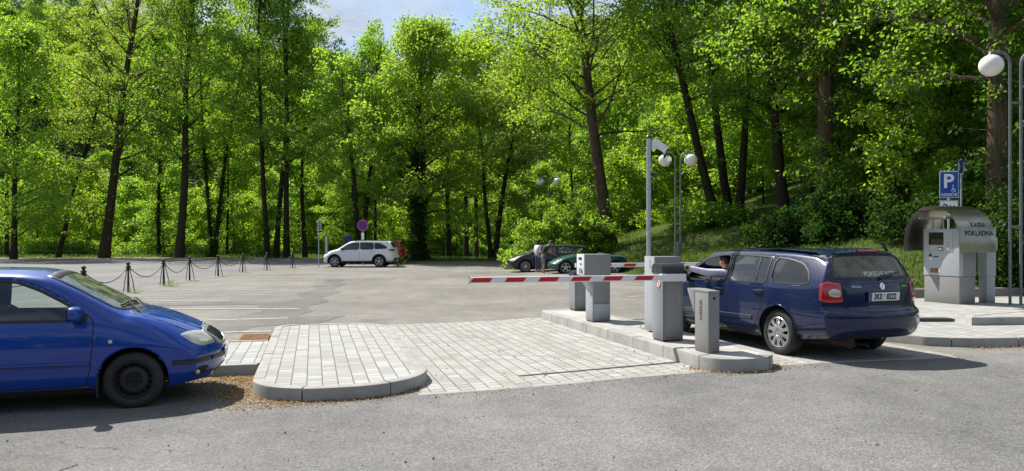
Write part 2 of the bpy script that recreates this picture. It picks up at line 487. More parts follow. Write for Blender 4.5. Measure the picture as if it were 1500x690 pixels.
M['rust'] = simple('rust_grate', (0.22, 0.105, 0.035), 0.9, var=0.5, scale=14, bumps=0.6)
M['plaster'] = simple('sign_back', (0.42, 0.43, 0.42), 0.5, 0.4, var=0.1)

def steelmat():
    m, t = nt('brushed_steel')
    oc = coords(t)
    mp = t.nodes.new('ShaderNodeMapping'); L(t, oc, mp.inputs[0]); mp.inputs['Scale'].default_value = (2, 60, 60)
    n = noise(t, mp.outputs[0], 4, 4); n2 = noise(t, oc, 3, 5)
    c = ramp(t, n2, [(0.3, (0.20, 0.19, 0.155)), (0.7, (0.36, 0.345, 0.29))])
    p = pbsdf(t, c, math_n(t, 'MULTIPLY_ADD', n, 0.14, 0.18), 1.0, 0, bump(t, n, 0.04, 0.002))
    finish(t, p.outputs[0])
    return m
M['steel'] = steelmat()
M['glass'] = glass('car_glass', (0.82, 0.90, 0.86))
M['glass_ws'] = glass('windscreen_glass', (0.78, 0.88, 0.80), dirt=0.20, dirt_sheen_col=(0.58, 0.62, 0.48))  # pale film is the reflected sky painted into the glass
M['glass_dark'] = glass('tinted_glass', (0.16, 0.20, 0.20))
M['glass_dusty'] = glass('dusty_glass', (0.42, 0.48, 0.42), dirt=0.62, dirt_sheen_col=(0.24, 0.225, 0.14), dscale=38)
M['paint_blue'] = paint('paint_blue', (0.002, 0.045, 0.30), dustamt=0.015)
M['paint_navy'] = paint('paint_navy', (0.003, 0.013, 0.060), dustamt=0.02)
M['paint_white'] = paint('paint_white', (0.72, 0.76, 0.80), dustamt=0.05)
M['paint_red'] = paint('paint_red', (0.24, 0.012, 0.012), dustamt=0.08)
M['paint_black'] = paint('paint_black', (0.006, 0.008, 0.010), dustamt=0.03)
M['paint_green'] = paint('paint_green', (0.004, 0.055, 0.050), dustamt=0.05)

# ------------------------------------------------------------------ place: frames and heights
def gz(x):
    """the paved ground rises gently towards the right"""
    return 0.15 * smooth(-1.6, 4.3, x)
A = R(14.5)
AX = Vector((math.cos(A), math.sin(A), 0)); AY = Vector((-math.sin(A), math.cos(A), 0))
O = Vector((-1.07, 8.66, 0))
def lw(u, v, z=0.0):
    """lane frame -> world, z above the ground there"""
    p = O + AX * u + AY * v
    p.z = float(gz(p.x)) + z
    return p

TOE = [(400, -400), (90, -60), (45, 0), (24, 14), (15.5, 19.9), (9.9, 20.4), (8.5, 24), (6.9, 30.5), (5.2, 37), (3.2, 43), (2.6, 52), (3.2, 62), (8, 100), (40, 400)]
TX = np.array([p[0] for p in TOE], float); TY = np.array([p[1] for p in TOE], float)
def toe_dist(x, y):
    """signed distance to the bank's toe, positive on the bank (right)"""
    x = np.asarray(x, float); y = np.asarray(y, float)
    d = np.full(x.shape, 1e9)
    for i in range(len(TX) - 1):
        ax, ay, bx, by = TX[i], TY[i], TX[i + 1], TY[i + 1]
        t = np.clip(((x - ax) * (bx - ax) + (y - ay) * (by - ay)) / ((bx - ax) ** 2 + (by - ay) ** 2), 0, 1)
        d = np.minimum(d, np.hypot(x - ax - t * (bx - ax), y - ay - t * (by - ay)))
    xt = np.interp(y, TY, TX)
    return np.where(x > xt, d, -d)
def tz(x, y):
    """terrain height"""
    x = np.asarray(x, float); y = np.asarray(y, float)
    d = np.maximum(toe_dist(x, y), 0)
    bank = 15 * (1 - np.exp(-0.40 * d / 15)) + 0.12 * np.sin(x * 1.3 + y * .7) * smooth(0.5, 4, d)
    base = 0.15 * smooth(-1.6, 4.3, x)
    px = x / np.maximum(y, 1) * FPX + 750
    ridge = np.interp(np.arctan2(x, np.maximum(y, 1)), [-0.9, -0.6, -0.25, -0.20, -0.08, 0.02, 0.1, 0.6, 1.0], [70, 66, 60, 52, 48, 62, 72, 80, 80])
    hill = ridge * smooth(105, 270, np.hypot(x, np.maximum(y, 0))) * (y > 0)
    return base + np.maximum(bank, hill)
def tzf(x, y): return float(tz(np.array([x]), np.array([y]))[0])

def sheet(name, poly, zoff, mat, step=0.5, kind='structure', frame=False, zf=None):
    """a flat sheet that follows the ground; poly in lane coordinates when frame"""
    pts = []
    n = len(poly)
    for i in range(n):
        a = Vector(poly[i]); b = Vector(poly[(i + 1) % n])
        k = max(1, int((b - a).length / step))
        for j in range(k): pts.append(a.lerp(b, j / k))
    nb = len(pts)
    xs = [p.x for p in pts]; ys = [p.y for p in pts]
    arr = np.array([(p.x, p.y) for p in pts])
    gx, gy = np.meshgrid(np.arange(min(xs) + step * .5, max(xs), step), np.arange(min(ys) + step * .5, max(ys), step))
    G = np.stack([gx.ravel(), gy.ravel()], 1)
    ins = inpoly(G, arr) & (polydist(G, arr)[0] > step * 0.35)
    allp = pts + [Vector(g) for g in G[ins]]
    v, e, f, *_ = delaunay_2d_cdt([Vector((p[0], p[1])) for p in allp], [], [list(range(nb))], 1, 1e-5)
    V = []
    for p in v:
        if frame:
            w = O + AX * p[0] + AY * p[1]
        else:
            w = Vector((p[0], p[1], 0))
        z = float(gz(w.x)) if zf is None else zf(w.x, w.y)
        V.append((p[0], p[1], z + zoff))
    me = mesh_np(name, V, [list(x) for x in f], mat, True)
    # faces up
    bm = bmesh.new(); bm.from_mesh(me)
    for fc in bm.faces:
        if fc.normal.z < 0: fc.normal_flip()
    bm.to_mesh(me); bm.free()
    o = new_obj(name, me)
    if frame:
        o.location = (O.x, O.y, 0); o.rotation_euler = (0, 0, A)
    return tag(o, kind=kind)

def inpoly(P, poly):
    x = P[:, 0]; y = P[:, 1]
    r = np.zeros(len(P), bool)
    n = len(poly)
    for i in range(n):
        x1, y1 = poly[i]; x2, y2 = poly[(i + 1) % n]
        c = ((y1 > y) != (y2 > y))
        with np.errstate(divide='ignore', invalid='ignore'):
            xi = (x2 - x1) * (y - y1) / (y2 - y1 + 1e-12) + x1
        r ^= c & (x < xi)
    return r
def polydist(P, poly, closed=True):
    n = len(poly)
    best = np.full(len(P), 1e9); bp = np.zeros((len(P), 2))
    for i in range(n if closed else n - 1):
        a = np.asarray(poly[i], float); b = np.asarray(poly[(i + 1) % n], float)
        ab = b - a; l2 = max(1e-12, ab @ ab)
        t = np.clip(((P - a) @ ab) / l2, 0, 1)
        q = a + t[:, None] * ab
        d = np.hypot(*(P - q).T)
        m = d < best
        best[m] = d[m]; bp[m] = q[m]
    return best, bp
def chaikin(poly, n=2, closed=True, r=0.25):
    P = [np.asarray(p, float) for p in poly]
    for _ in range(n):
        Q = []
        m = len(P)
        for i in range(m if closed else m - 1):
            a = P[i]; b = P[(i + 1) % m]
            Q += [a * (1 - r) + b * r, a * r + b * (1 - r)]
        if not closed: Q = [P[0]] + Q + [P[-1]]
        P = Q
    return np.array(P)
def rounded(u0, u1, v0, v1, r00, r10, r11, r01, n=10):
    """rectangle with a radius per corner, counter-clockwise from (u0,v0)"""
    out = []
    for (cx, cy, r, a0) in ((u0 + r00, v0 + r00, r00, PI), (u1 - r10, v0 + r10, r10, 1.5 * PI), (u1 - r11, v1 - r11, r11, 0), (u0 + r01, v1 - r01, r01, .5 * PI)):
        for k in range(n + 1):
            a = a0 + .5 * PI * k / n
            out.append((cx + r * math.cos(a), cy + r * math.sin(a)))
    return out
def inset(poly, d):
    P = np.array(poly); n = len(P)
    out = []
    for i in range(n):
        t = P[(i + 1) % n] - P[i - 1]; t = t / (np.hypot(*t) + 1e-9)
        out.append((P[i][0] - t[1] * d, P[i][1] + t[0] * d))
    return out

def text_mesh(s, size, extrude=0.002, bold=0.0, align='CENTER'):
    cu = bpy.data.curves.new('lettering', 'FONT')
    cu.body = s; cu.size = size; cu.extrude = extrude; cu.offset = bold; cu.align_x = align; cu.align_y = 'CENTER'
    cu.resolution_u = 4
    ob = bpy.data.objects.new('lettering', cu)
    COL.objects.link(ob)
    dg = bpy.context.evaluated_depsgraph_get()
    me = bpy.data.meshes.new_from_object(ob.evaluated_get(dg))
    bpy.data.objects.remove(ob)
    bpy.data.curves.remove(cu)
    return me
def text_obj(s, size, mat, parent, loc, rot=(PI / 2, 0, 0), extrude=0.002, bold=0.0, name='lettering', sx=1.0):
    me = text_mesh(s, size, extrude, bold)
    me.materials.clear(); me.materials.append(mat)
    o = new_obj(name, me, parent)
    o.location = loc; o.rotation_euler = rot; o.scale = (sx, 1, 1)
    return o
# ------------------------------------------------------------------ the setting
def axis(dense0, dense1, step, far0, far1, g=1.25):
    a = list(np.arange(dense0, dense1 + 1e-6, step))
    s = step; x = a[-1]
    while x < far1: s *= g; x += s; a.append(x)
    s = step; x = a[0]
    while x > far0: s *= g; x -= s; a.insert(0, x)
    return np.array(a)
def in_paved(x, y):
    return smooth(0.6, 2.2, -toe_dist(x, y)) * smooth(-62, -60, x) * (1 - smooth(62, 66, y))
gx_, gy_ = axis(-40, 50, 1.0, -700, 700), axis(0, 90, 1.0, -400, 900)
GX, GY = np.meshgrid(gx_, gy_)
GZ = tz(GX, GY)
rs = np.random.RandomState(3)
GZ = GZ + rs.uniform(-.05, .05, GZ.shape) * smooth(0.5, 3, toe_dist(GX, GY))
GZ = GZ - 0.08 * in_paved(GX, GY) - 0.03
nx, ny = len(gx_), len(gy_)
idx = np.arange(nx * ny).reshape(ny, nx)
F = np.stack([idx[:-1, :-1].ravel(), idx[:-1, 1:].ravel(), idx[1:, 1:].ravel(), idx[1:, :-1].ravel()], 1)
tag(new_obj('terrain', mesh_np('terrain', np.stack([GX.ravel(), GY.ravel(), GZ.ravel()], 1), F, M['terrain'])), kind='structure')

# asphalt: one sheet with fine lines where the ground rises
def lot_sheet(name, xs, ys, z, mat, inside):
    X, Y = np.meshgrid(xs, ys)
    V = np.stack([X.ravel(), Y.ravel(), gz(X.ravel()) + z], 1)
    n, m = len(xs), len(ys)
    id_ = np.arange(n * m).reshape(m, n)
    F = np.stack([id_[:-1, :-1].ravel(), id_[:-1, 1:].ravel(), id_[1:, 1:].ravel(), id_[1:, :-1].ravel()], 1)
    c = V[F].mean(1)
    F = F[inside(c[:, 0], c[:, 1])]
    return tag(new_obj(name, mesh_np(name, V, F, mat)), kind='structure')
xs = np.concatenate([np.arange(-60, -1.9, 1.0), np.arange(-1.9, 4.51, .1), np.arange(4.8, 26, .4)])
ys = np.concatenate([np.arange(-12, 16, 1.0), np.arange(16, 62.1, .5)])
lot_sheet('parking_lot', xs, ys, 0.0, M['asphalt_lot'], lambda x, y: (toe_dist(x, y) < -0.25) & ((y < 56 + .08 * x) | (x < -16)) )
# foreground road, from behind the camera up to the paved lane
fr = [(-60, -11), (26, -11), (26, 14.5), (20, 14.4), (6.05, 10.52), (2.33, 9.43), (-1.07, 8.655), (-3.0, 8.9), (-4.4, 9.6), (-9, 8.6), (-60, -3)]
fr = [tuple(p) for p in fr]
sheet('foreground_road', fr, 0.004, M['asphalt'], 0.4)
# the road that runs along the chain posts
rd = [(-60, 10), (-30, 14.5), (-14.5, 20), (-13.3, 25.5), (-13.75, 29.2), (-14.2, 32.6), (-14.5, 36.4), (-14.75, 40.4), (-14.2, 43.2), (-13.6, 46.4), (-12.6, 52), (-8, 58), (2, 64), (2, 69), (-12, 72.5), (-36, 72.5), (-60, 68)]
sheet('road', rd, 0.005, M['asphalt_road'], 1.5)
sheet('verge_path', [(-14, 58.5), (-9, 58.9), (2.4, 64.2), (2.2, 69.5), (-12, 73), (-36, 73), (-60, 69), (-60, 78), (2, 78), (4, 56.5), (-8, 56)], -0.022, M['terrain'], 2.0)

# repaired strips and worn patches in the asphalt
sheet('asphalt_patch', [(-6.5, 13.6), (-5.2, 14.4), (-5.0, 16.2), (-4.8, 18.6), (-5.3, 19.8), (-5.1, 21.5), (-5.7, 23), (-5.6, 25.5), (-6.3, 27), (-6.4, 30), (-7.0, 31), (-7.1, 33), (-7.7, 34), (-8.1, 33.2), (-7.4, 31), (-7.4, 28.5), (-6.8, 27), (-6.9, 24.5), (-6.2, 22.8), (-6.6, 20), (-6.0, 18.5), (-6.4, 16.5), (-5.9, 15)], 0.005, M['asphalt_patch'], 0.7)
sheet('asphalt_patch', [(-10.5, 19.6), (-8.1, 20.3), (-6.4, 20.6), (-6.5, 21.4), (-8.6, 21.2), (-10.8, 20.6)], 0.006, M['asphalt_patch'], 0.7)
sheet('asphalt_patch', [(-5.6, 15.1), (-4.0, 16.0), (-3.8, 17.6), (-5.2, 17.2)], 0.006, M['asphalt_patch'], 0.5)

sheet('asphalt_patch', [(-4.7, 5.2), (-3.5, 5.5), (-3.35, 5.95), (-3.6, 6.2), (-4.6, 6.25), (-5.2, 6.0)], 0.009, M['asphalt_patch'], 0.3)
# parking bay lines
for (x0, y0, x1, y1) in ((-7.0, 14.05, -4.55, 14.55), (-7.6, 16.15, -4.95, 17.0), (-9.4, 19.15, -5.3, 19.2), (-11.0, 21.55, -8.0, 21.75), (-12.0, 23.75, -6.6, 23.85), (-12.4, 26.4, -7.7, 26.55), (-12.8, 29.2, -6.9, 29.35), (-13.0, 32.3, -8.3, 32.5), (-13.2, 35.4, -8.6, 35.7), (2.4, 26.9, 5.8, 27.3), (3.2, 21.4, 6.3, 22.2)):
    d = Vector((x1 - x0, y1 - y0)).normalized() * 1.0; nrm = Vector((-d.y, d.x)) * 0.06
    sheet('bay_line', [(x0 - nrm.x, y0 - nrm.y), (x1 - nrm.x, y1 - nrm.y), (x1 + nrm.x, y1 + nrm.y), (x0 + nrm.x, y0 + nrm.y)], 0.010, M['line'], 0.3)

def kerb(name, path, h, width=0.12, closed=True, stone=1.0, mat='kerb', frame=True, drop=0.12, z_in=None):
    """row of kerb stones along a path (inside is on its left); lane coordinates"""
    P = [np.array(p, float) for p in path]
    if closed: P = P + [P[0]]
    # dense resample
    Q = [P[0]]
    for a, b in zip(P[:-1], P[1:]):
        l = np.hypot(*(b - a)); k = max(1, int(l / 0.07))
        for j in range(1, k + 1): Q.append(a + (b - a) * j / k)
    Q = np.array(Q); S = np.concatenate([[0], np.cumsum(np.hypot(*np.diff(Q, axis=0).T))])
    T = np.gradient(Q, axis=0); T /= np.hypot(*T.T)[:, None] + 1e-9
    if closed:
        tt = Q[1] - Q[-2]; tt = tt / np.hypot(*tt); T[0] = tt; T[-1] = tt
    Nn = np.stack([-T[:, 1], T[:, 0]], 1)
    def at(s):
        return np.array([np.interp(s, S, Q[:, 0]), np.interp(s, S, Q[:, 1])]), np.array([np.interp(s, S, Nn[:, 0]), np.interp(s, S, Nn[:, 1])])
    mb = MB()
    total = S[-1]; nst = max(1, round(total / stone)); ls = total / nst
    b = 0.018
    def ring(s0, s1, prof, capends):
        k = max(1, int((s1 - s0) / 0.08))
        V = []; F = []
        for j in range(k + 1):
            p, nn = at(s0 + (s1 - s0) * j / k)
            for (o, z) in prof:
                q = p + nn * o
                w = O + AX * q[0] + AY * q[1]
                V.append((q[0], q[1], float(gz(w.x)) + z))
        m = len(prof)
        for j in range(k):
            for i in range(m - 1):
                F.append([j * m + i, (j + 1) * m + i, (j + 1) * m + i + 1, j * m + i + 1])
        if capends:
            F.append(list(range(m))[::1]); F.append([k * m + i for i in range(m)][::-1])
        mb.add(V, F)
    for i in range(nst):
        jit = random.uniform(-.003, .003)
        prof = [(0, -drop), (0, h - b + jit), (b * .3, h - b * .3 + jit), (b, h + jit), (width, h + jit), (width, h - .04)]
        ring(i * ls + .008, (i + 1) * ls - .008, prof, True)
    ring(0, total, [(.035, -drop), (.035, h - .035), (width - .01, h - .035)], False)
    o = mb.build(name, M[mat], None, True, 40, kind='structure')
    o.location = (O.x, O.y, 0); o.rotation_euler = (0, 0, A)
    return o

# paved lane (flush) between the islands and on towards the right-hand platform
sheet('lane_paving', [(0.05, -0.02), (3.2, -0.02), (6.2, -0.02), (7.35, 0.0), (7.35, 5.0), (4.6, 5.4), (4.4, 7.35), (0.3, 7.1)], 0.009, M['pavers'], 0.25, frame=True)
kerb('lane_edging', [(0.0, -0.10), (7.3, -0.10)], 0.012, 0.09, closed=False, stone=1.0, drop=.1)

# left island with its side arm
ISL = rounded(-1.80, 0.24, -0.12, 6.35, 0.75, 1.05, 0.85, 0.45)
kerb('kerb', ISL, 0.15, 0.13)
sheet('island_paving', inset(ISL, 0.13), 0.143, M['pavers_island'], 0.35, frame=True)
kerb('kerb', [(-7.5, 1.72), (-1.815, 1.72)], 0.15, 0.10, closed=False)
sheet('island_paving', [(-7.5, 1.825), (-1.802, 1.825), (-1.802, 4.07), (-7.5, 4.07)], 0.141, M['pavers_island'], 0.35, frame=True)
kerb('kerb', [(-1.815, 4.18), (-7.5, 4.18)], 0.15, 0.10, closed=False)
# middle island
MID = rounded(3.56, 4.52, -0.34, 7.25, 0.46, 0.46, 0.30, 0.30)
kerb('kerb', MID, 0.175, 0.15)
sheet('island_top', inset(MID, 0.15), 0.169, M['concrete'], 0.3, frame=True)
# right-hand platform with the payment machine
PLT = [(7.45, 1.55), (7.75, 0.95), (8.3, 0.62), (9.2, 0.50), (16.5, 0.55), (16.5, 7.15), (11.4, 7.3), (10.5, 6.6), (7.2, 6.2), (7.3, 3.5)]
PLT = [tuple(p) for p in PLT]
kerb('kerb', PLT, 0.14, 0.13)
sheet('platform_paving', inset(PLT, 0.13), 0.132, M['pavers_island'], 0.4, frame=True)
kerb('kerb', [(9.7, 2.05), (10.6, 1.92), (16.2, 1.2), (16.2, 2.6), (11.2, 2.75), (9.9, 2.4)], 0.27, 0.12)
sheet('platform_paving', inset([(9.7, 2.05), (10.6, 1.92), (16.2, 1.2), (16.2, 2.6), (11.2, 2.75), (9.9, 2.4)], 0.12), 0.262, M['pavers_island'], 0.4, frame=True)
# low kerb wall at the foot of the bank
kerb('kerb_wall', [(11.3, 7.42), (13, 7.48), (15, 7.42), (18, 7.25)], 0.34, 0.22, closed=False, mat='kerb_dark', stone=1.2)
# kerb at the far end of the lot
def world_kerb(path, h, w):
    loc = [((Vector((p[0], p[1], 0)) - O).dot(AX), (Vector((p[0], p[1], 0)) - O).dot(AY)) for p in path]
    return kerb('kerb', loc, h, w, closed=False, mat='kerb_dark', stone=1.5)
world_kerb([(-9.0, 55.3), (-4, 55.9), (0.0, 56.2), (2.2, 56.4)], 0.12, 0.15)
world_kerb([(5.6, 33.5), (7.2, 27.5), (8.3, 23.0)], 0.10, 0.15)

# rusty square of leaf-filled grating beside the island
g = MB(); g.box(-0.24, 0.24, -0.42, 0.42, 0.0, 0.02, 0.004)
for k in range(7): g.box(-0.22, 0.22, -0.40 + k * 0.125, -0.35 + k * 0.125, 0.02, 0.026)
o = g.build('drain_grate', M['rust'], None, label='rusty leaf-filled drain grate at the back corner of the left paved island', cat='drain grate')
o.location = lw(-2.12, 5.55, 0.012); o.rotation_euler = (0, 0, A)

# ------------------------------------------------------------------ small litter and plants on the ground
rs = np.random.RandomState(11)
def flakes(P, size, nrm_up=0.8, rs=rs, aspect=0.6, fold=0.15):
    """small bent leaf-shaped quads at points P"""
    n = len(P)
    nv = rs.normal(0, 1, (n, 3)) * (1 - nrm_up) + np.array([0, 0, 1.0]) * nrm_up
    nv /= np.linalg.norm(nv, axis=1)[:, None]
    t = rs.normal(0, 1, (n, 3)); t -= nv * (t * nv).sum(1)[:, None]; t /= np.linalg.norm(t, axis=1)[:, None]
    b = np.cross(nv, t)
    s = size * rs.uniform(.6, 1.3, n)[:, None]
    V = np.stack([P - t * s * .5, P + b * s * aspect * .5 - nv * s * fold, P + t * s * .5, P - b * s * aspect * .5 - nv * s * fold], 1).reshape(-1, 3)
    return V, np.arange(4 * n).reshape(n, 4)
def litter(n, u0, u1, v0, v1, z, size, fn):
    u = rs.uniform(u0, u1, n); v = rs.uniform(v0, v1, n)
    k = fn(u, v); u = u[k]; v = v[k]
    W = np.array([lw(a, b) for a, b in zip(u, v)])
    W[:, 2] += z + rs.uniform(0, .018, len(W))
    return flakes(W, size, .75)
IN = np.array(ISL)
def near_island(u, v):
    P = np.stack([u, v], 1)
    d, _ = polydist(P, IN)
    w = 0.10 + 0.32 * np.exp(-((u + 2.2) / 0.9) ** 2)
    ok = ~inpoly(P, IN) & (rs.uniform(0, 1, len(u)) < np.exp(-(d / w) ** 2)) & (v < 1.70)
    return ok & ((u < 0.1))
V1, F1 = litter(30000, -3.6, 0.3, -0.9, 1.72, 0.006, 0.028, near_island)
def along_kerb(u, v):
    d = np.abs(v - (1.62)); return (rs.uniform(0, 1, len(u)) < np.exp(-(d / .28) ** 2)) & (u < -1.8) & (v < 1.70)
V2, F2 = litter(7000, -4.2, -1.8, 0.7, 1.72, 0.006, 0.028, along_kerb)
MN = np.array(MID); PN = np.array(PLT)
def near_mid(u, v):
    P = np.stack([u, v], 1); d, _ = polydist(P, MN)
    return ~inpoly(P, MN) & (rs.uniform(0, 1, len(u)) < .8 * np.exp(-(d / .10) ** 2)) & (v < .3)
V3, F3 = litter(5000, 3.1, 5.0, -0.8, .4, 0.008, 0.035, near_mid)
def near_plat(u, v):
    P = np.stack([u, v], 1); d, _ = polydist(P, PN)
    return ~inpoly(P, PN) & (rs.uniform(0, 1, len(u)) < .9 * np.exp(-(d / .16) ** 2)) & (v < 1.5) & (u > 8.2)
V4, F4 = litter(5000, 8.0, 14, 0.0, 1.2, 0.008, 0.04, near_plat)
def sparse(u, v): return rs.uniform(0, 1, len(u)) < .5 + .5 * np.sin(u * 5) * np.sin(v * 3)
V5, F5 = litter(420, 0.3, 3.5, -0.6, 7.2, 0.012, 0.035, sparse)
Vs = [V1, V2, V3, V4, V5]; Fs = []; b = 0
for v, f in zip(Vs, (F1, F2, F3, F4, F5)): Fs.append(f + b); b += len(v)
tag(new_obj('leaf_litter', mesh_np('leaf_litter', np.concatenate(Vs), np.concatenate(Fs), M['dry_leaf'])), 'orange brown fallen bud scales and leaves along the kerbs', 'leaf litter', kind='stuff')

# loose grit on the asphalt
n = 900
X = rs.uniform(-7, 9, n); Y = rs.uniform(5.2, 9.4, n)
e = [lw(a, b) for a, b in zip(rs.uniform(-.5, 7.5, 700), -.13 - np.abs(rs.normal(0, .16, 700)))]
X = np.concatenate([X, [p.x for p in e]]); Y = np.concatenate([Y, [p.y for p in e]])
mb = MB()
for x, y in zip(X, Y):
    s = rs.uniform(.003, .010) * (2.0 if rs.rand() < .06 else 1)
    z = float(gz(x)) + .004
    a = rs.uniform(0, 6.28)
    v = [(x + s * math.cos(a + k * 2.1) * rs.uniform(.7, 1.3), y + s * math.sin(a + k * 2.1), z) for k in range(3)] + [(x, y, z + s * 1.1)]
    mb.add(v, [[0, 1, 3], [1, 2, 3], [2, 0, 3]])
mb.build('grit', M['kerb_dark'], None, False, label='small dark stones and grit scattered on the road', cat='grit', kind='stuff')

def blades(P, h, w, rs, lean=.35):
    n = len(P)
    a = rs.uniform(0, 2 * PI, n); d = np.stack([np.cos(a), np.sin(a), 0 * a], 1)
    hh = h * rs.uniform(.5, 1.25, n)[:, None]
    b = rs.uniform(0, 2 * PI, n); l = np.stack([np.cos(b), np.sin(b), 0 * b], 1) * rs.uniform(0, lean, n)[:, None]
    up = np.array([0, 0, 1.0])
    p1 = P + (up + l * .5) * hh * .55; p2 = P + (up * .95 + l * 1.3) * hh
    V = np.stack([P - d * w * .5, P + d * w * .5, p1 + d * w * .4, p2, p1 - d * w * .4], 1)
    V = np.stack([V[:, 0], V[:, 1], V[:, 2], V[:, 4], V[:, 3]], 1)
    F = np.concatenate([np.stack([np.arange(n) * 5, np.arange(n) * 5 + 1, np.arange(n) * 5 + 2, np.arange(n) * 5 + 3], 1), np.stack([np.arange(n) * 5 + 3, np.arange(n) * 5 + 2, np.arange(n) * 5 + 4, np.arange(n) * 5 + 4], 1)[:, :4]], 0)
    return V.reshape(-1, 3), [list(dict.fromkeys(f)) for f in F.tolist()]
def weed(px, py, z, r, h, n, label, group='weeds in the paving joints', leafy=True, mat='weed'):
    q = np.random.RandomState(int(abs(px * 131 + py * 77)) % 9999)
    ang = q.uniform(0, 2 * PI, n); rr = r * np.sqrt(q.uniform(0, 1, n))
    P = np.stack([px + rr * np.cos(ang), py + rr * np.sin(ang), np.full(n, z)], 1)
    V, F = blades(P, 1.0, .012 + h * .03, q, .9)
    hs = (h * (1.15 - .8 * (rr / r) ** 2) * q.uniform(.35, 1.1, n))
    V = V.reshape(n, 5, 3); B = P[:, None, :]; V = (B + (V - B) * np.stack([np.ones(n), np.ones(n), hs], 1)[:, None, :] * np.array([1, 1, 1]))
    V[:, :, :2] = P[:, None, :2] + (V[:, :, :2] - P[:, None, :2]) * np.clip(hs * 1.0, .08, 1)[:, None, None]
    V = V.reshape(-1, 3)
    return tag(new_obj('weed_tuft', mesh_np('weed_tuft', V, F, M[mat])), label, 'weed', group)
for (x, y, r, h, lab) in ((-12.4, 25.1, .42, .28, 'grass tuft at the foot of the chain post nearest the blue car'), (-12.5, 28.2, .34, .40, 'bushy grass tuft beside the second chain post'), (-13.6, 30.6, .3, .22, 'small grass tuft at the foot of the third full chain post'), (-8.6, 33.5, .4, .10, 'low weed patch in the cracked asphalt strip'), (-7.0, 47.6, .40, .65, 'tall grass clump behind the white car')):
    weed(x, y, 0.0, r, h, int(110 * r / .4), lab)
p = lw(3.65, 7.25, 0.0); weed(p.x - .1, p.y, p.z, .16, .10, 70, 'green weed at the far left corner of the middle island')
p = lw(4.62, -.12, 0.0); weed(p.x, p.y, p.z, .14, .12, 80, 'green weed at the rounded front corner of the middle island')
p = lw(8.5, .42, 0.0); weed(p.x, p.y, p.z, .30, .10, 120, 'yellow green weeds under the platform kerb behind the estate car')
p = lw(10.2, .38, 0.0); weed(p.x, p.y, p.z, .55, .12, 200, 'grass growing along the platform kerb at the right edge')
p = lw(-2.35, 1.66, 0.0); weed(p.x, p.y, p.z, .05, .12, 14, 'small weed against the kerb in front of the blue car')
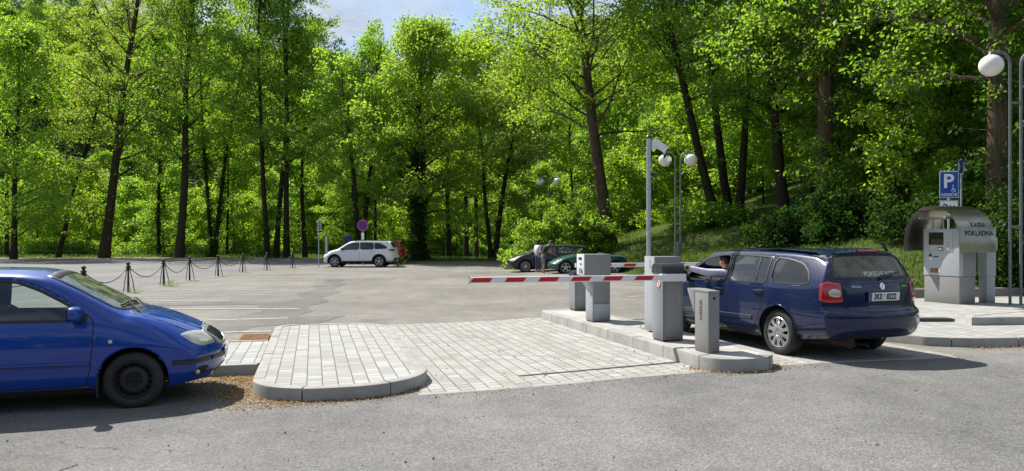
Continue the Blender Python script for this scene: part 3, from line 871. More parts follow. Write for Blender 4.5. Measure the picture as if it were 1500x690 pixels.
# ------------------------------------------------------------------ cars
class Car:
    """body as a lofted surface; parts are cut from it or laid on it. Car frame: +x forward, +y left, z up."""
    def __init__(s, P, name, loc, rz, label, cat='car', group=None):
        s.P = P
        s.root = empty(name, loc, rz, label, cat, group)
        s.surface()
    def curves(s, X):
        P = s.P
        g = lambda k: pchip([a for a, _ in P[k]], [b for _, b in P[k]], X)
        return {k: g(k) for k in ('ztop', 'zbelt', 'zedge', 'zbot', 'wmax', 'wbelt', 'wroof')}
    def xshift(s, X, Y, Z):
        P = s.P
        W = P['W']
        r = np.abs(Y) / W
        kx = pchip([a for a, _ in P['plan']], [b for _, b in P['plan']], X)
        x = X - kx * r ** P.get('planpow', 2.6)
        x0, x1 = P['xr'], P['xf']
        bf = np.clip((X - P['bf']) / (x1 - P['bf']), 0, 1) ** 1.4
        br = np.clip((P['br'] - X) / (P['br'] - x0), 0, 1) ** 1.4
        x = x + bf * pchip([a for a, _ in P['fprof']], [b for _, b in P['fprof']], Z)
        x = x + br * pchip([a for a, _ in P['rprof']], [b for _, b in P['rprof']], Z)
        return x
    def surface(s):
        P = s.P; nu = P.get('nu', 150)
        t = np.linspace(0, 1, nu)
        X = P['xr'] + (P['xf'] - P['xr']) * t
        C = s.curves(X)
        zm = P.get('zm', 0.56)
        one = np.ones(nu)
        zmid = np.minimum(zm, C['zbelt'] - .12)
        zb = C['zbot']
        q = .84
        cy = [C['wmax'] * .90, C['wmax'] * .975, C['wmax'] * 1.0, C['wmax'] * .995, C['wbelt'], C['wbelt'] * (1 - q) + C['wroof'] * q + .016, C['wroof'], C['wroof'] * .62, 0 * one]
        lowz = zb + np.minimum(.10, (zmid - zb) * .4)
        cz = [zb, lowz, zmid, zmid + (C['zbelt'] - zmid) * .45, C['zbelt'], C['zbelt'] * (1 - q) + C['zedge'] * q, C['zedge'], C['ztop'] - (C['ztop'] - C['zedge']) * .22, C['ztop']]
        cnt = P.get('cnt', [4, 8, 7, 9, 13, 6, 9, 8])
        CY = np.array(cy); CZ = np.array(cz)
        Ys = []; Zs = []
        m = len(cy)
        for i in range(m - 1):
            p1y, p2y = CY[i], CY[i + 1]; p1z, p2z = CZ[i], CZ[i + 1]
            p0y, p0z = (CY[i - 1], CZ[i - 1]) if i > 0 else (2 * p1y - p2y, 2 * p1z - p2z)
            if i + 2 < m: p3y, p3z = CY[i + 2], CZ[i + 2]
            else: p3y, p3z = -CY[i], CZ[i]
            # non-uniform Catmull-Rom (chord^0.5)
            def dd(ay, az, by, bz): return np.maximum(1e-3, np.hypot(by - ay, bz - az)) ** .5
            d0, d1, d2 = dd(p0y, p0z, p1y, p1z), dd(p1y, p1z, p2y, p2z), dd(p2y, p2z, p3y, p3z)
            def tang(a, b, c, da, db): return ((b - a) / da - (c - a) / (da + db) + (c - b) / db)
            m1y = tang(p0y, p1y, p2y, d0, d1) * d1; m1z = tang(p0z, p1z, p2z, d0, d1) * d1
            m2y = tang(p1y, p2y, p3y, d1, d2) * d1; m2z = tang(p1z, p2z, p3z, d1, d2) * d1
            K = cnt[i]
            for k in range(K + (1 if i == m - 2 else 0)):
                u = k / K
                h00 = 2 * u ** 3 - 3 * u * u + 1; h10 = u ** 3 - 2 * u * u + u; h01 = -2 * u ** 3 + 3 * u * u; h11 = u ** 3 - u * u
                Ys.append(h00 * p1y + h10 * m1y + h01 * p2y + h11 * m2y)
                Zs.append(h00 * p1z + h10 * m1z + h01 * p2z + h11 * m2z)
        Y = np.maximum(np.array(Ys).T, 0); Z = np.array(Zs).T     # (nu, ns)
        ns = Y.shape[1]
        XX = np.repeat(X[:, None], ns, 1)
        V = []; F = []
        def addgrid(Xg, Yg, Zg, flip):
            b = sum(len(v) for v in V)
            a, c = Xg.shape
            xs = s.xshift(Xg, Yg, Zg)
            V.append(np.stack([xs.ravel(), Yg.ravel(), Zg.ravel()], 1))
            i = np.arange(a * c).reshape(a, c) + b
            f = np.stack([i[:-1, :-1].ravel(), i[1:, :-1].ravel(), i[1:, 1:].ravel(), i[:-1, 1:].ravel()], 1)
            F.append(f[:, ::-1] if flip else f)
        for sg in (1, -1):
            addgrid(XX, Y * sg, Z, sg > 0)
            tt = np.linspace(1, 0, 26)
            for e, fl in ((0, False), (-1, True)):
                Xc = np.full((26, ns), X[e]); Yc = tt[:, None] * Y[e][None] * sg; Zc = np.repeat(Z[e][None], 26, 0)
                addgrid(Xc, Yc, Zc, fl ^ (sg < 0))
        V = np.concatenate(V); F = np.concatenate(F)
        key = np.round(V * 20000).astype(np.int64)
        _, first, inv = np.unique(key, axis=0, return_index=True, return_inverse=True)
        inv = inv.ravel()
        V = V[first]; F = inv[F]
        # drop degenerate
        Fl = []
        good = np.array([len(set(f)) >= 3 for f in F.tolist()])
        F = F[good]
        s.V = V; s.F = F
        s.tree = BVHTree.FromPolygons([Vector(v) for v in V], [list(dict.fromkeys(f)) for f in F.tolist()])
    # -------- projections
    def proj(s, kind, a, b):
        if kind == 'L': o, d = Vector((a, 3, b)), Vector((0, -1, 0))
        elif kind == 'R': o, d = Vector((a, -3, b)), Vector((0, 1, 0))
        elif kind == 'F': o, d = Vector((5, a, b)), Vector((-1, 0, 0))
        elif kind == 'B': o, d = Vector((-5, a, b)), Vector((1, 0, 0))
        elif len(kind) == 2:                       # from a corner: FL, FR, BL, BR
            d, e = s.corner(kind)
            o = e * a + Vector((0, 0, b)) - d * 6
        else: o, d = Vector((a, b, 4)), Vector((0, 0, -1))
        h, n, i, dist = s.tree.ray_cast(o, d)
        if h is None:
            q = o + d * 3
            h, n, i, dist = s.tree.find_nearest(q)
        if n.dot(d) > 0: n = -n
        return h, n
    def corner(s, kind):
        d = Vector((-1 if kind[0] == 'F' else 1, -1 if kind[1] == 'L' else 1, 0)).normalized()
        return d, Vector((d.y, -d.x, 0)) * (-1 if kind in ('BL', 'FR') else 1)
    def cpoly(s, kind, pts):
        d, e = s.corner(kind)
        sg = 1 if kind[1] == 'L' else -1
        return [(x * e.x + sg * y * e.y, z) for x, y, z in pts]
    def uv(s, kind, V):
        if kind in 'LR': return V[:, [0, 2]]
        if kind in 'FB': return V[:, [1, 2]]
        return V[:, [0, 1]]
    def facing(s, kind, n, c, thr=0.15):
        return {'L': n[:, 1] > thr, 'R': n[:, 1] < -thr, 'F': n[:, 0] > thr, 'B': n[:, 0] < -thr, 'T': n[:, 2] > thr}[kind] & \
               {'L': c[:, 1] > 0, 'R': c[:, 1] < 0, 'F': c[:, 0] > 0, 'B': c[:, 0] < 0, 'T': c[:, 2] > 0}[kind]
    def normals(s):
        a = s.V[s.F[:, 2]] - s.V[s.F[:, 0]]; b = s.V[s.F[:, 3]] - s.V[s.F[:, 1]]
        n = np.cross(a, b); return n / (np.linalg.norm(n, axis=1)[:, None] + 1e-12)
    def take(s, kind, poly, thr=0.15, snap=0.014):
        """snap the surface to a polygon seen along a projection and take the faces inside out of the body"""
        poly = np.asarray(poly, float)
        n = s.normals(); c = s.V[s.F].mean(1)
        fm = s.facing(kind, n, c, thr)
        vm = np.zeros(len(s.V), bool); vm[s.F[fm].ravel()] = True
        vi = np.where(vm)[0]
        q = s.uv(kind, s.V[vi])
        bb0 = poly.min(0) - .06; bb1 = poly.max(0) + .06
        k = ((q > bb0) & (q < bb1)).all(1); vi = vi[k]; q = q[k]
        d, bp = polydist(q, poly)
        for j in np.where(d < snap)[0]:
            v = s.V[vi[j]]
            t = bp[j] - q[j]
            if kind in 'LR': v[0] += t[0]; v[2] += t[1]
            elif kind in 'FB': v[1] += t[0]; v[2] += t[1]
            else: v[0] += t[0]; v[1] += t[1]
        c = s.V[s.F].mean(1)
        ins = np.zeros(len(s.F), bool)
        k = np.where(fm)[0]
        ins[k] = inpoly(s.uv(kind, c[k]), poly)
        out = s.F[ins]; s.F = s.F[~ins]
        return out
    def submesh(s, F, name, mat, parent=None):
        u, inv = np.unique(F, return_inverse=True)
        F2 = inv.reshape(F.shape)
        fl = [list(dict.fromkeys(f)) for f in F2.tolist()]
        fl = [f for f in fl if len(f) > 2]
        o = new_obj(name, mesh_np(name, s.V[u], fl, mat, True), parent or s.root)
        return o
    def both(s, kind): return ('L', 'R') if kind == 'S' else (kind,)
    def patch(s, name, kind, poly, mat, off=0.004, edge=-0.003, step=0.035, parent=None, mirror=False):
        poly = np.asarray(poly, float)
        if mirror: poly = poly * np.array([-1, 1])
        pts = []
        n = len(poly)
        for i in range(n):
            a, b = poly[i], poly[(i + 1) % n]; k = max(1, int(np.hypot(*(b - a)) / step))
            for j in range(k): pts.append(a + (b - a) * j / k)
        pts = np.array(pts); nb = len(pts)
        gx, gy = np.meshgrid(np.arange(pts[:, 0].min(), pts[:, 0].max(), step), np.arange(pts[:, 1].min(), pts[:, 1].max(), step))
        G = np.stack([gx.ravel(), gy.ravel()], 1)
        G = G[inpoly(G, pts) & (polydist(G, pts)[0] > step * .4)]
        v, e, f, ov, *_ = delaunay_2d_cdt([Vector(p) for p in pts] + [Vector(p) for p in G], [], [list(range(nb))], 1, 1e-6)
        V = []
        for i, p in enumerate(v):
            h, nn = s.proj(kind, p[0], p[1])
            V.append(h + nn * (edge if any(o < nb for o in ov[i]) else off))
        F = [list(x) for x in f]
        d = {'L': Vector((0, 1, 0)), 'R': Vector((0, -1, 0)), 'F': Vector((1, 0, 0)), 'B': Vector((-1, 0, 0)), 'T': Vector((0, 0, 1))}.get(kind) or -s.corner(kind)[0]
        F2 = []
        for fc in F:
            nn = (V[fc[1]] - V[fc[0]]).cross(V[fc[2]] - V[fc[0]])
            F2.append(fc if nn.dot(d) > 0 else fc[::-1])
        return new_obj(name, mesh_np(name, V, F2, mat, True), parent or s.root)
    def ribbon(s, name, kind, line, w, mat, h=0.003, closed=False, parent=None, step=0.03, mb=None, lift=0.0):
        """raised strip along a line on the surface; when mb is given it is collected there"""
        L_ = [np.asarray(p, float) for p in line]
        if closed: L_.append(L_[0])
        Q = [L_[0]]
        for a, b in zip(L_[:-1], L_[1:]):
            k = max(1, int(np.hypot(*(b - a)) / step))
            for j in range(1, k + 1): Q.append(a + (b - a) * j / k)
        Q = np.array(Q)
        T = np.gradient(Q, axis=0)
        if closed:
            t = Q[1] - Q[-2]; T[0] = t; T[-1] = t
        T /= np.hypot(*T.T)[:, None] + 1e-9
        Nn = np.stack([-T[:, 1], T[:, 0]], 1)
        rows = [(-.5, -.003), (-.36, h), (.36, h), (.5, -.003)]
        V = []; F = []
        for q, nn in zip(Q, Nn):
            for (o, z) in rows:
                p = q + nn * o * w
                hh, nv = s.proj(kind, p[0], p[1])
                V.append(hh + nv * (z + lift))
        m = 4
        a, b_, c_ = V[1], V[m + 1], V[m + 2]
        hh, nv = s.proj(kind, Q[0][0], Q[0][1])
        flip = (b_ - a).cross(c_ - a).dot(nv) < 0
        for j in range(len(Q) - 1):
            for i in range(m - 1):
                f = [j * m + i, (j + 1) * m + i, (j + 1) * m + i + 1, j * m + i + 1]
                F.append(f[::-1] if flip else f)
        if mb is not None:
            mb.add(V, F); return None
        b = MB().add(V, F)
        return b.build(name, mat, parent or s.root, True, 50)
    # -------- common pieces
    def arches(s, liner=True):
        P = s.P
        for xw in (P['xfw'], P['xrw']):
            ra = P['ra']; zc = P['r'] + P.get('archup', 0.01)
            circ = [(xw + ra * math.cos(a), zc + ra * math.sin(a)) for a in np.linspace(-.35, PI + .35, 46)]
            for k in 'LR': s.take(k, circ, -0.5, 0.016)
            for k, sg in (('L', 1), ('R', -1)):
                b = MB()
                n = 28; prof = [(ra - .004, sg * (P['W'] - .035)), (ra - .01, sg * .40), (.03, sg * .40)]
                V = []; F = []
                for i in range(n + 1):
                    a = -.30 + (PI + .6) * i / n
                    for (r, y) in prof: V.append((xw + r * math.cos(a), y, zc + r * math.sin(a)))
                for i in range(n):
                    for j in range(2): F.append([i * 3 + j, (i + 1) * 3 + j, (i + 1) * 3 + j + 1, i * 3 + j + 1])
                b.add(V, F).build('wheel_arch_liner', M['gap'], s.root)
                lip = MB()
                pts = []
                for a in np.linspace(-.22, PI + .22, 40):
                    hh, nn = s.proj(k, xw + (ra + .008) * math.cos(a), zc + (ra + .008) * math.sin(a))
                    pts.append(hh + nn * -.001)
                lip.tube(pts, P.get('lip', 0.009), 6).build('arch_lip', P.get('lipmat', P['mat']), s.root)
    def body(s, under=True):
        P = s.P
        s.bodyobj = s.submesh(s.F, 'body', P['mat'])
        if under:
            b = MB()
            w = P['W'] - .13; zf = P['zfloor']
            prof = [(P['xr'] + .30, zf + .22), (P['xrw'] - .25, zf + .10), (P['xrw'] + .35, zf), (P['xfw'] - .35, zf), (P['xf'] - .40, zf + .08)]
            b.prism(prof + [(x, z + .05) for x, z in prof[::-1]], 1, -w, w)
            for xw in (P['xfw'], P['xrw']):
                b.tube([(xw, -w + .1, P['r']), (xw, w - .1, P['r'])], .035, 8)
            b.build('underbody', M['gap'], s.root)
    def wheels(s, style, y=None, rimmat='silver', steer=0.0, rfrac=0.66):
        P = s.P; r = P['r']; tw = P.get('tw', .20)
        proto = empty('wheel', (0, 0, 0)); proto.parent = s.root
        Rr = r * rfrac
        # axis along +y (outer face at +y)
        MR = Matrix.Rotation(-PI / 2, 4, 'X')
        t = MB()
        hw = tw / 2
        prof = [(Rr + .002, -hw + .02), (Rr + .025, -hw), (r - .045, -hw - .004), (r - .014, -hw + .012), (r, -hw + .035), (r + .002, 0), (r, hw - .035), (r - .014, hw - .012), (r - .045, hw + .004), (Rr + .025, hw), (Rr + .008, hw - .004), (Rr + .002, hw - .02)]
        t.lathe(prof, 48, MR)
        t.build('tyre', M['tyre'], proto, True, 60)
        b = MB(); d = MB()
        if style == 'steel':
            f = hw - .03
            b.lathe([(Rr + .003, f + .02), (Rr - .006, f + .022), (Rr - .016, f + .002), (Rr - .03, f - .035), (Rr * .80, f - .045), (Rr * .74, f - .02), (Rr * .62, f - .008), (Rr * .42, f - .012), (Rr * .36, f - .03), (Rr * .16, f - .032), (.001, f - .032)], 40, MR)
            for k in range(16):
                a = 2 * PI * k / 16
                c = Vector((math.cos(a) * Rr * .78, math.sin(a) * Rr * .78, f - .030))
                d.ball(c, .016, 1, 1, .5, 10, 6, MR)
            for k in range(5):
                a = 2 * PI * k / 5 + .3
                d.ball(Vector((math.cos(a) * Rr * .27, math.sin(a) * Rr * .27, f - .028)), .011, 1, 1, .9, 8, 6, MR)
            d.lathe([(.034, f - .033), (.034, f - .012), (.026, f - .006), (.001, f - .006)], 16, MR)
            b.build('rim', M[rimmat], proto, True, 40)
            d.build('wheel_nuts', M['gap'], proto)
        else:
            f = hw - .012
            ns = {'cap10': 10, 'five': 5, 'fiveV': 5, 'multi': 9}[style]
            # dark well
            d.lathe([(Rr, f - .01), (Rr * .96, f - .06), (.001, f - .07)], 32, MR)
            d.build('wheel_well', M['gap'], proto)
            b.lathe([(Rr + .004, f + .004), (Rr - .004, f + .012), (Rr * .93, f + .008), (Rr * .915, f - .012), (Rr * .93, f - .05)], 48, MR)
            if style == 'cap10':
                # disc with ten slots
                for k in range(ns):
                    a0 = 2 * PI * (k + .5) / ns
                    V = []; F = []
                    rr = [(Rr * .93, .006), (Rr * .80, .008), (Rr * .60, .014), (Rr * .44, .016)]
                    for (q, z) in rr:
                        w = {0: .62, 1: .56, 2: .60, 3: 1.0}[rr.index((q, z))] * PI / ns
                        for tt in (-1, -.85, 0, .85, 1):
                            a = a0 + tt * w
                            V.append((q * math.cos(a), q * math.sin(a), f + z - (.02 if abs(tt) == 1 and q > Rr * .5 else 0)))
                    for i in range(3):
                        for j in range(4): F.append([i * 5 + j, i * 5 + j + 1, (i + 1) * 5 + j + 1, (i + 1) * 5 + j])
                    b.add(V, F, MR)
                b.lathe([(Rr * .47, f + .012), (Rr * .44, f + .017), (Rr * .25, f + .018), (Rr * .22, f + .010), (.001, f + .012)], 40, MR)
            else:
                for k in range(ns):
                    a0 = 2 * PI * k / ns
                    offs = (-.16, .16) if style == 'fiveV' else (0,)
                    for o in offs:
                        ww = .018 if style != 'five' else .030
                        if style == 'multi': ww = .014
                        p0 = Vector((math.cos(a0 + o * .4) * Rr * .16, math.sin(a0 + o * .4) * Rr * .16, f - .004))
                        p1 = Vector((math.cos(a0 + o) * Rr * .93, math.sin(a0 + o) * Rr * .93, f - .004))
                        dr = (p1 - p0).normalized(); sd = Vector((-dr.y, dr.x, 0))
                        V = []
                        for (pp, w, z) in ((p0, ww * 1.5, .006), ((p0 + p1) / 2, ww * .9, .004), (p1, ww * 1.25, .002)):
                            V += [pp - sd * w + Vector((0, 0, -.035)), pp - sd * w * .8 + Vector((0, 0, z)), pp + sd * w * .8 + Vector((0, 0, z)), pp + sd * w + Vector((0, 0, -.035))]
                        F = [[i * 4 + j, i * 4 + j + 1, (i + 1) * 4 + j + 1, (i + 1) * 4 + j] for i in range(2) for j in range(3)]
                        b.add(V, F, MR)
                b.lathe([(Rr * .23, f - .02), (Rr * .22, f + .004), (Rr * .12, f + .008), (.001, f + .006)], 24, MR)
            b.build('rim', M[rimmat], proto, True, 40)
        s.wheel_objs = []
        yy = y if y is not None else P['W'] - tw / 2 - .03
        first = True
        for xw in (P['xfw'], P['xrw']):
            for sg in (1, -1):
                w = proto if first else copy_tree(proto, s.root)
                first = False
                w.location = (xw, sg * yy, r)
                w.rotation_euler = (0, random.uniform(0, 6), 0) if sg > 0 else (0, random.uniform(0, 6), PI)
                if sg < 0: w.rotation_euler = Matrix.Rotation(PI, 3, 'Z').to_euler()
    def seats(s, x, zf=0.30, rear=True, xr=-.75):
        protos = []
        for yy in (.36, -.36):
            b = MB()
            b.box(x - .26, x + .26, yy - .25, yy + .25, zf, zf + .20, .06)
            b.prism([(x - .30, zf + .15), (x - .16, zf + .15), (x - .30, zf + .78), (x - .42, zf + .76)], 1, yy - .24, yy + .24, .04)
            b.box(x - .47, x - .37, yy - .13, yy + .13, zf + .80, zf + 1.0, .04)
            b.tube([(x - .40, yy - .06, zf + .72), (x - .42, yy - .06, zf + .84)], .008, 6); b.tube([(x - .40, yy + .06, zf + .72), (x - .42, yy + .06, zf + .84)], .008, 6)
            b.build('seat', M['seat'], s.root)
        if rear:
            b = MB()
            b.box(xr - .25, xr + .25, -.60, .60, zf, zf + .20, .06)
            b.prism([(xr - .32, zf + .15), (xr - .18, zf + .15), (xr - .34, zf + .70), (xr - .46, zf + .70)], 1, -.60, .60, .04)
            for yy in (-.36, .36): b.box(xr - .50, xr - .41, yy - .12, yy + .12, zf + .72, zf + .86, .04)
            b.build('rear_bench', M['seat'], s.root)
    def cabin(s, xd, zd, w):
        b = MB()
        b.prism([(xd - .28, zd - .30), (xd + .45, zd - .30), (xd + .45, zd - .02), (xd, zd + .01), (xd - .20, zd - .06)], 1, -w, w, .03)
        b.build('dashboard', M['seat'], s.root)
        b = MB()
        T = Matrix.Translation((xd - .34, .37, zd - .06)) @ Matrix.Rotation(R(-65), 4, 'Y')
        b.lathe([(.185, -.012), (.197, 0), (.185, .012), (.173, 0)], 28, T, True)
        b.box(-.02, .02, -.18, .18, -.008, .008, 0, T); b.ball((0, 0, 0), .05, 1, 1, .5, 12, 8, T)
        b.build('steering_wheel', M['trim'], s.root)
    def window(s, name, kind, poly, glassmat, trim=.026, off=-.006, parent=None, cut=True, trimmat='trim', trimh=.007):
        if cut: s.take(kind, poly)
        o = s.patch(name, kind, poly, glassmat, off, off, .06, parent)
        if trim: s.ribbon('window_trim', kind, poly, trim, M[trimmat], trimh, True, o)
        return o
    def mirror_cap(s, x, y, z, mat, sg, size=1.0):
        b = MB()
        T = Matrix.Translation((x, y, z))
        V = []; prof = []
        bm = bmesh.new(); bmesh.ops.create_uvsphere(bm, u_segments=18, v_segments=12, radius=1)
        for v in bm.verts:
            c = v.co
            sx = 1.0 if c.x > 0 else .35
            e = lambda t: math.copysign(abs(t) ** .62, t)
            v.co = Vector((e(c.x) * .085 * sx * size, e(c.y) * .115 * size, e(c.z) * .078 * size * (1 - .12 * c.y * sg)))
        b.bm(bm, T)
        o = b.build('mirror', mat, s.root, True, 70)
        b = MB(); b.tube([(x + .01, y - sg * .07, z - .04), (x + .03, y - sg * .17, z - .07)], [.035, .045], 8)
        b.box(x - .035, x - .028, y - .09, y + .09, z - .06, z + .06)
        b.build('mirror_base', M['trim'], o)
        return o
    def handle(s, kind, x, z, mat, parent=None, l=.19):
        h, n = s.proj(kind, x, z)
        b = MB()
        pts = []
        for t, o in ((0, .0), (.12, .022), (.5, .034), (.88, .022), (1, .0)):
            hh, nn = s.proj(kind, x - l / 2 + l * t, z)
            pts.append(hh + nn * o)
        b.tube(pts, [.012, .015, .016, .015, .012], 8)
        o = b.build('handle', mat, parent or s.root)
        hp = [(x + .085 * math.cos(a), z + .028 * math.sin(a)) for a in np.linspace(0, 2 * PI, 16, endpoint=False)]
        s.patch('handle_recess', kind, hp, M['gap'], .002, .001, .05, o)
        return o
def ellipse(cx, cy, a, b, n=20): return [(cx + a * math.cos(t), cy + b * math.sin(t)) for t in np.linspace(0, 2 * PI, n, endpoint=False)]
def mirx(poly): return [(-a, b) for a, b in poly]
# ------------------------------------------------------------------ the blue hatchback in front
BLUE = dict(mat=M['paint_blue'], xr=-1.94, xf=2.03, W=.823, xfw=1.231, xrw=-1.231, r=.290, ra=.335, tw=.175, zfloor=.19, nu=170,
    ztop=[(-1.94, 1.38), (-1.3, 1.43), (-.5, 1.449), (.15, 1.437), (.40, 1.405), (.62, 1.315), (.90, 1.165), (1.12, 1.045), (1.22, .995), (1.30, .975), (1.5, .925), (1.75, .845), (1.92, .765), (2.03, .66)],
    zedge=[(-1.94, 1.30), (-1.3, 1.355), (-.5, 1.375), (.15, 1.362), (.40, 1.335), (.62, 1.255), (.90, 1.115), (1.12, 1.0), (1.22, .958), (1.30, .945), (1.5, .895), (1.75, .815), (1.92, .735), (2.03, .62)],
    zbelt=[(-1.94, .94), (-1, .925), (0, .905), (.7, .89), (1.1, .875), (1.3, .86), (1.5, .82), (1.75, .75), (1.92, .68), (2.03, .57)],
    zbot=[(-1.94, .28), (-1.2, .22), (0, .205), (1.0, .205), (1.6, .20), (2.03, .235)],
    wmax=[(-1.94, .77), (-1.2, .818), (0, .823), (1.2, .818), (1.7, .80), (2.03, .765)],
    wbelt=[(-1.94, .72), (-1, .775), (0, .785), (.9, .78), (1.25, .765), (1.6, .735), (2.03, .64)],
    wroof=[(-1.94, .53), (-1.2, .57), (0, .592), (.40, .60), (.62, .615), (.90, .645), (1.12, .665), (1.25, .66), (1.6, .60), (2.03, .50)],
    plan=[(-1.94, -.16), (-1.2, -.03), (-.3, 0), (.4, .07), (1.1, .13), (1.5, .12), (1.8, .20), (2.03, .33)],
    bf=1.25, br=-.9,
    fprof=[(.18, -.09), (.25, -.05), (.36, .045), (.50, .055), (.58, .035), (.64, -.005), (.72, -.06), (.80, -.12), (1.0, -.2)],
    rprof=[(.2, .08), (.4, .0), (.6, .02), (.9, .06), (1.38, .35)])
c = Car(BLUE, 'hatchback_car', (0, 0, 0), 0, 'bright blue hatchback with black steel wheels parked at the kerb of the left island', 'car')
s = c
frontwin = chaikin([(-.30, .935), (.34, .925), (.80, .922), (.79, .955), (.60, 1.095), (.36, 1.23), (.16, 1.312), (-.02, 1.332), (-.24, 1.334)], 1, True, .14)
rearwin = chaikin([(-.40, .94), (-.36, 1.317), (-.80, 1.312), (-1.05, 1.265), (-1.20, .97), (-1.02, .95)], 1, True, .14)
quarter = chaikin([(-1.28, .98), (-1.15, 1.24), (-1.34, 1.22), (-1.46, 1.02)], 1, True, .16)
ws = chaikin([(-.60, 1.02), (-.3, 1.0), (0, .995), (.3, 1.0), (.60, 1.02), (.565, 1.20), (.515, 1.352), (.25, 1.385), (0, 1.39), (-.25, 1.385), (-.515, 1.352), (-.565, 1.20)], 1, True, .1)
doorF = chaikin([(-.36, .27), (.35, .265), (.80, .27), (.84, .45), (.86, .70), (.865, .92), (.62, 1.12), (.38, 1.255), (.16, 1.338), (-.30, 1.356), (-.35, .92)], 1, True, .1)
doorR = chaikin([(-.38, .27), (-.76, .28), (-.92, .45), (-1.14, .72), (-1.26, .95), (-1.10, 1.30), (-.80, 1.34), (-.32, 1.345), (-.37, .92)], 1, True, .1)
bonnet = chaikin([(1.26, -.60), (1.29, 0), (1.26, .60), (1.6, .57), (1.85, .50), (1.93, .32), (1.955, 0), (1.93, -.32), (1.85, -.50), (1.6, -.57)], 1, True, .12)
glassF = s.take('F', ws)
for k in 'LR':
    for w in (frontwin, rearwin, quarter): s.take(k, w)
s.arches()
for k, sg in (('L', 1), ('R', -1)):
    dF = s.submesh(s.take(k, doorF, 0.05), 'door', BLUE['mat']); dR = s.submesh(s.take(k, doorR, 0.05), 'door', BLUE['mat'])
    for dd, poly, w, hx in ((dF, doorF, frontwin, -.22), (dR, doorR, rearwin, -1.02)):
        s.window('window', k, w, M['glass'], .030, -.006, dd, False)
        s.ribbon('door_gap', k, poly, .011, M['gap'], .0025, True, dd)
        s.handle(k, hx, .80, M['paint_blue'], dd)
    s.ribbon('side_moulding', k, [(-1.0, .50), (.83, .485)], .055, M['paint_blue'], .016, parent=s.root)
    s.ribbon('moulding_strip', k, [(-.9, .492), (.82, .477)], .012, M['gap'], .018, parent=s.root)
    s.window('quarter_window', k, quarter, M['glass_dark'], .03, -.006, None, False)
    s.mirror_cap(.70, sg * .93, 1.0, M['paint_blue'], sg)
    # corner of the mirror, black triangle
    s.patch('mirror_sail', k, [(.64, .93), (.81, .925), (.80, .95), (.66, 1.06)], M['trim'], .006, .001, .04)
    b = MB()
    s.ribbon('sill_strip', k, [(-.85, .225), (.84, .225)], .04, M['trim'], .006)
    h, n_ = s.proj(k, 1.02, .70)
    MB().ball(h, .022, 1, .6, 1, 14, 8).build('side_indicator', M['lens_clear'], s.root)
    s.ribbon('bumper_strip', k, [(1.60, .455), (1.72, .457), (1.86, .46), (1.95, .465)], .052, M['trim'], .022)
    # fog light opening
    fo = chaikin([(1.80, .30), (1.93, .31), (1.95, .385), (1.90, .40), (1.81, .375), (1.785, .33)], 1)
    s.patch('fog_lamp_opening', k, fo, M['gap'], .004, .001, .03)
    h, n_ = s.proj(k, 1.835, .34)
    MB().ball(h + n_ * .004, .028, 1, .5, 1, 14, 8).build('fog_lamp', M['lens_clear'], s.root)
    MB().box(.885, .91, sg * .70 - .09, sg * .70 + .09, .13, .36, .008).build('mud_flap', M['black'], s.root)
    # rust at the foot of the sill
    s.patch('rust_spot', k, ellipse(.78, .235, .055, .018), M['rust'], .004, .002, .03)
s.ribbon('bumper_strip', 'F', [(-.55, .465), (-.2, .467)], .05, M['trim'], .02)
s.ribbon('bumper_strip', 'F', [(.2, .467), (.55, .465)], .05, M['trim'], .02)
bon = s.submesh(s.take('T', bonnet, .05), 'bonnet', BLUE['mat'])
s.ribbon('bonnet_gap', 'T', bonnet, .009, M['gap'], .002, True, bon)
s.ribbon('bonnet_crease', 'T', [(1.34, .40), (1.6, .36), (1.86, .27)], .05, M['paint_blue'], .006, parent=bon)
s.ribbon('bonnet_crease', 'T', [(1.34, -.40), (1.6, -.36), (1.86, -.27)], .05, M['paint_blue'], .006, parent=bon)
w_ = s.window('windscreen', 'F', ws, M['glass_ws'], .035, -.004, None, False)
s.patch('scuttle', 'T', [(1.20, -.62), (1.235, 0), (1.20, .62), (1.255, .62), (1.285, 0), (1.255, -.62)], M['trim'], .004, .001, .05)
for (y0, y1) in ((-.50, .02), (-.02, .55)):
    b = MB(); pts = []
    for i in range(9):
        t = i / 8; yy = y0 + (y1 - y0) * t
        h, n_ = s.proj('F', yy, 1.035 + .015 * math.sin(t * 3)); pts.append(h + n_ * .018)
    b.tube(pts, .011, 6); h0, n0 = s.proj('T', 1.25, y0); b.tube([h0 + n0 * .01, pts[3] + Vector((.01, 0, .012))], .010, 6)
    b.build('wiper', M['trim'], s.root)
# headlights wrap around the corner: laid on seen from the front quarter
for kq in ('FL', 'FR'):
    hl = chaikin(s.cpoly(kq, [(1.70, .72, .735), (1.84, .65, .765), (1.93, .50, .755), (1.965, .39, .735), (1.985, .39, .615), (1.96, .55, .60), (1.90, .66, .605), (1.83, .71, .64)]), 1, True, .14)
    h_ = s.patch('headlight', kq, hl, M['lens_clear'], .010, -.002, .022)
    for (xx, yy, zz, rr) in ((1.94, .50, .675, .042), (1.86, .64, .68, .048)):
        ce = s.cpoly(kq, [(xx, yy, zz)])[0]
        s.patch('reflector', kq, ellipse(ce[0], ce[1], rr, rr * .9, 16), M['lens_clear'], .0115, .010, .03, h_)
gr = chaikin([(-.30, .585), (0, .575), (.30, .585), (.34, .70), (.30, .735), (0, .75), (-.30, .735), (-.34, .70)], 1)
g_ = s.patch('grille', 'F', gr, M['gap'], .008, 0, .03)
s.ribbon('grille_surround', 'F', gr, .03, M['silver'], .016, True, g_)
for i in range(9): s.ribbon('grille_bar', 'F', [(-.26 + .065 * i, .60), (-.26 + .065 * i, .725)], .018, M['trim'], .013, parent=g_)
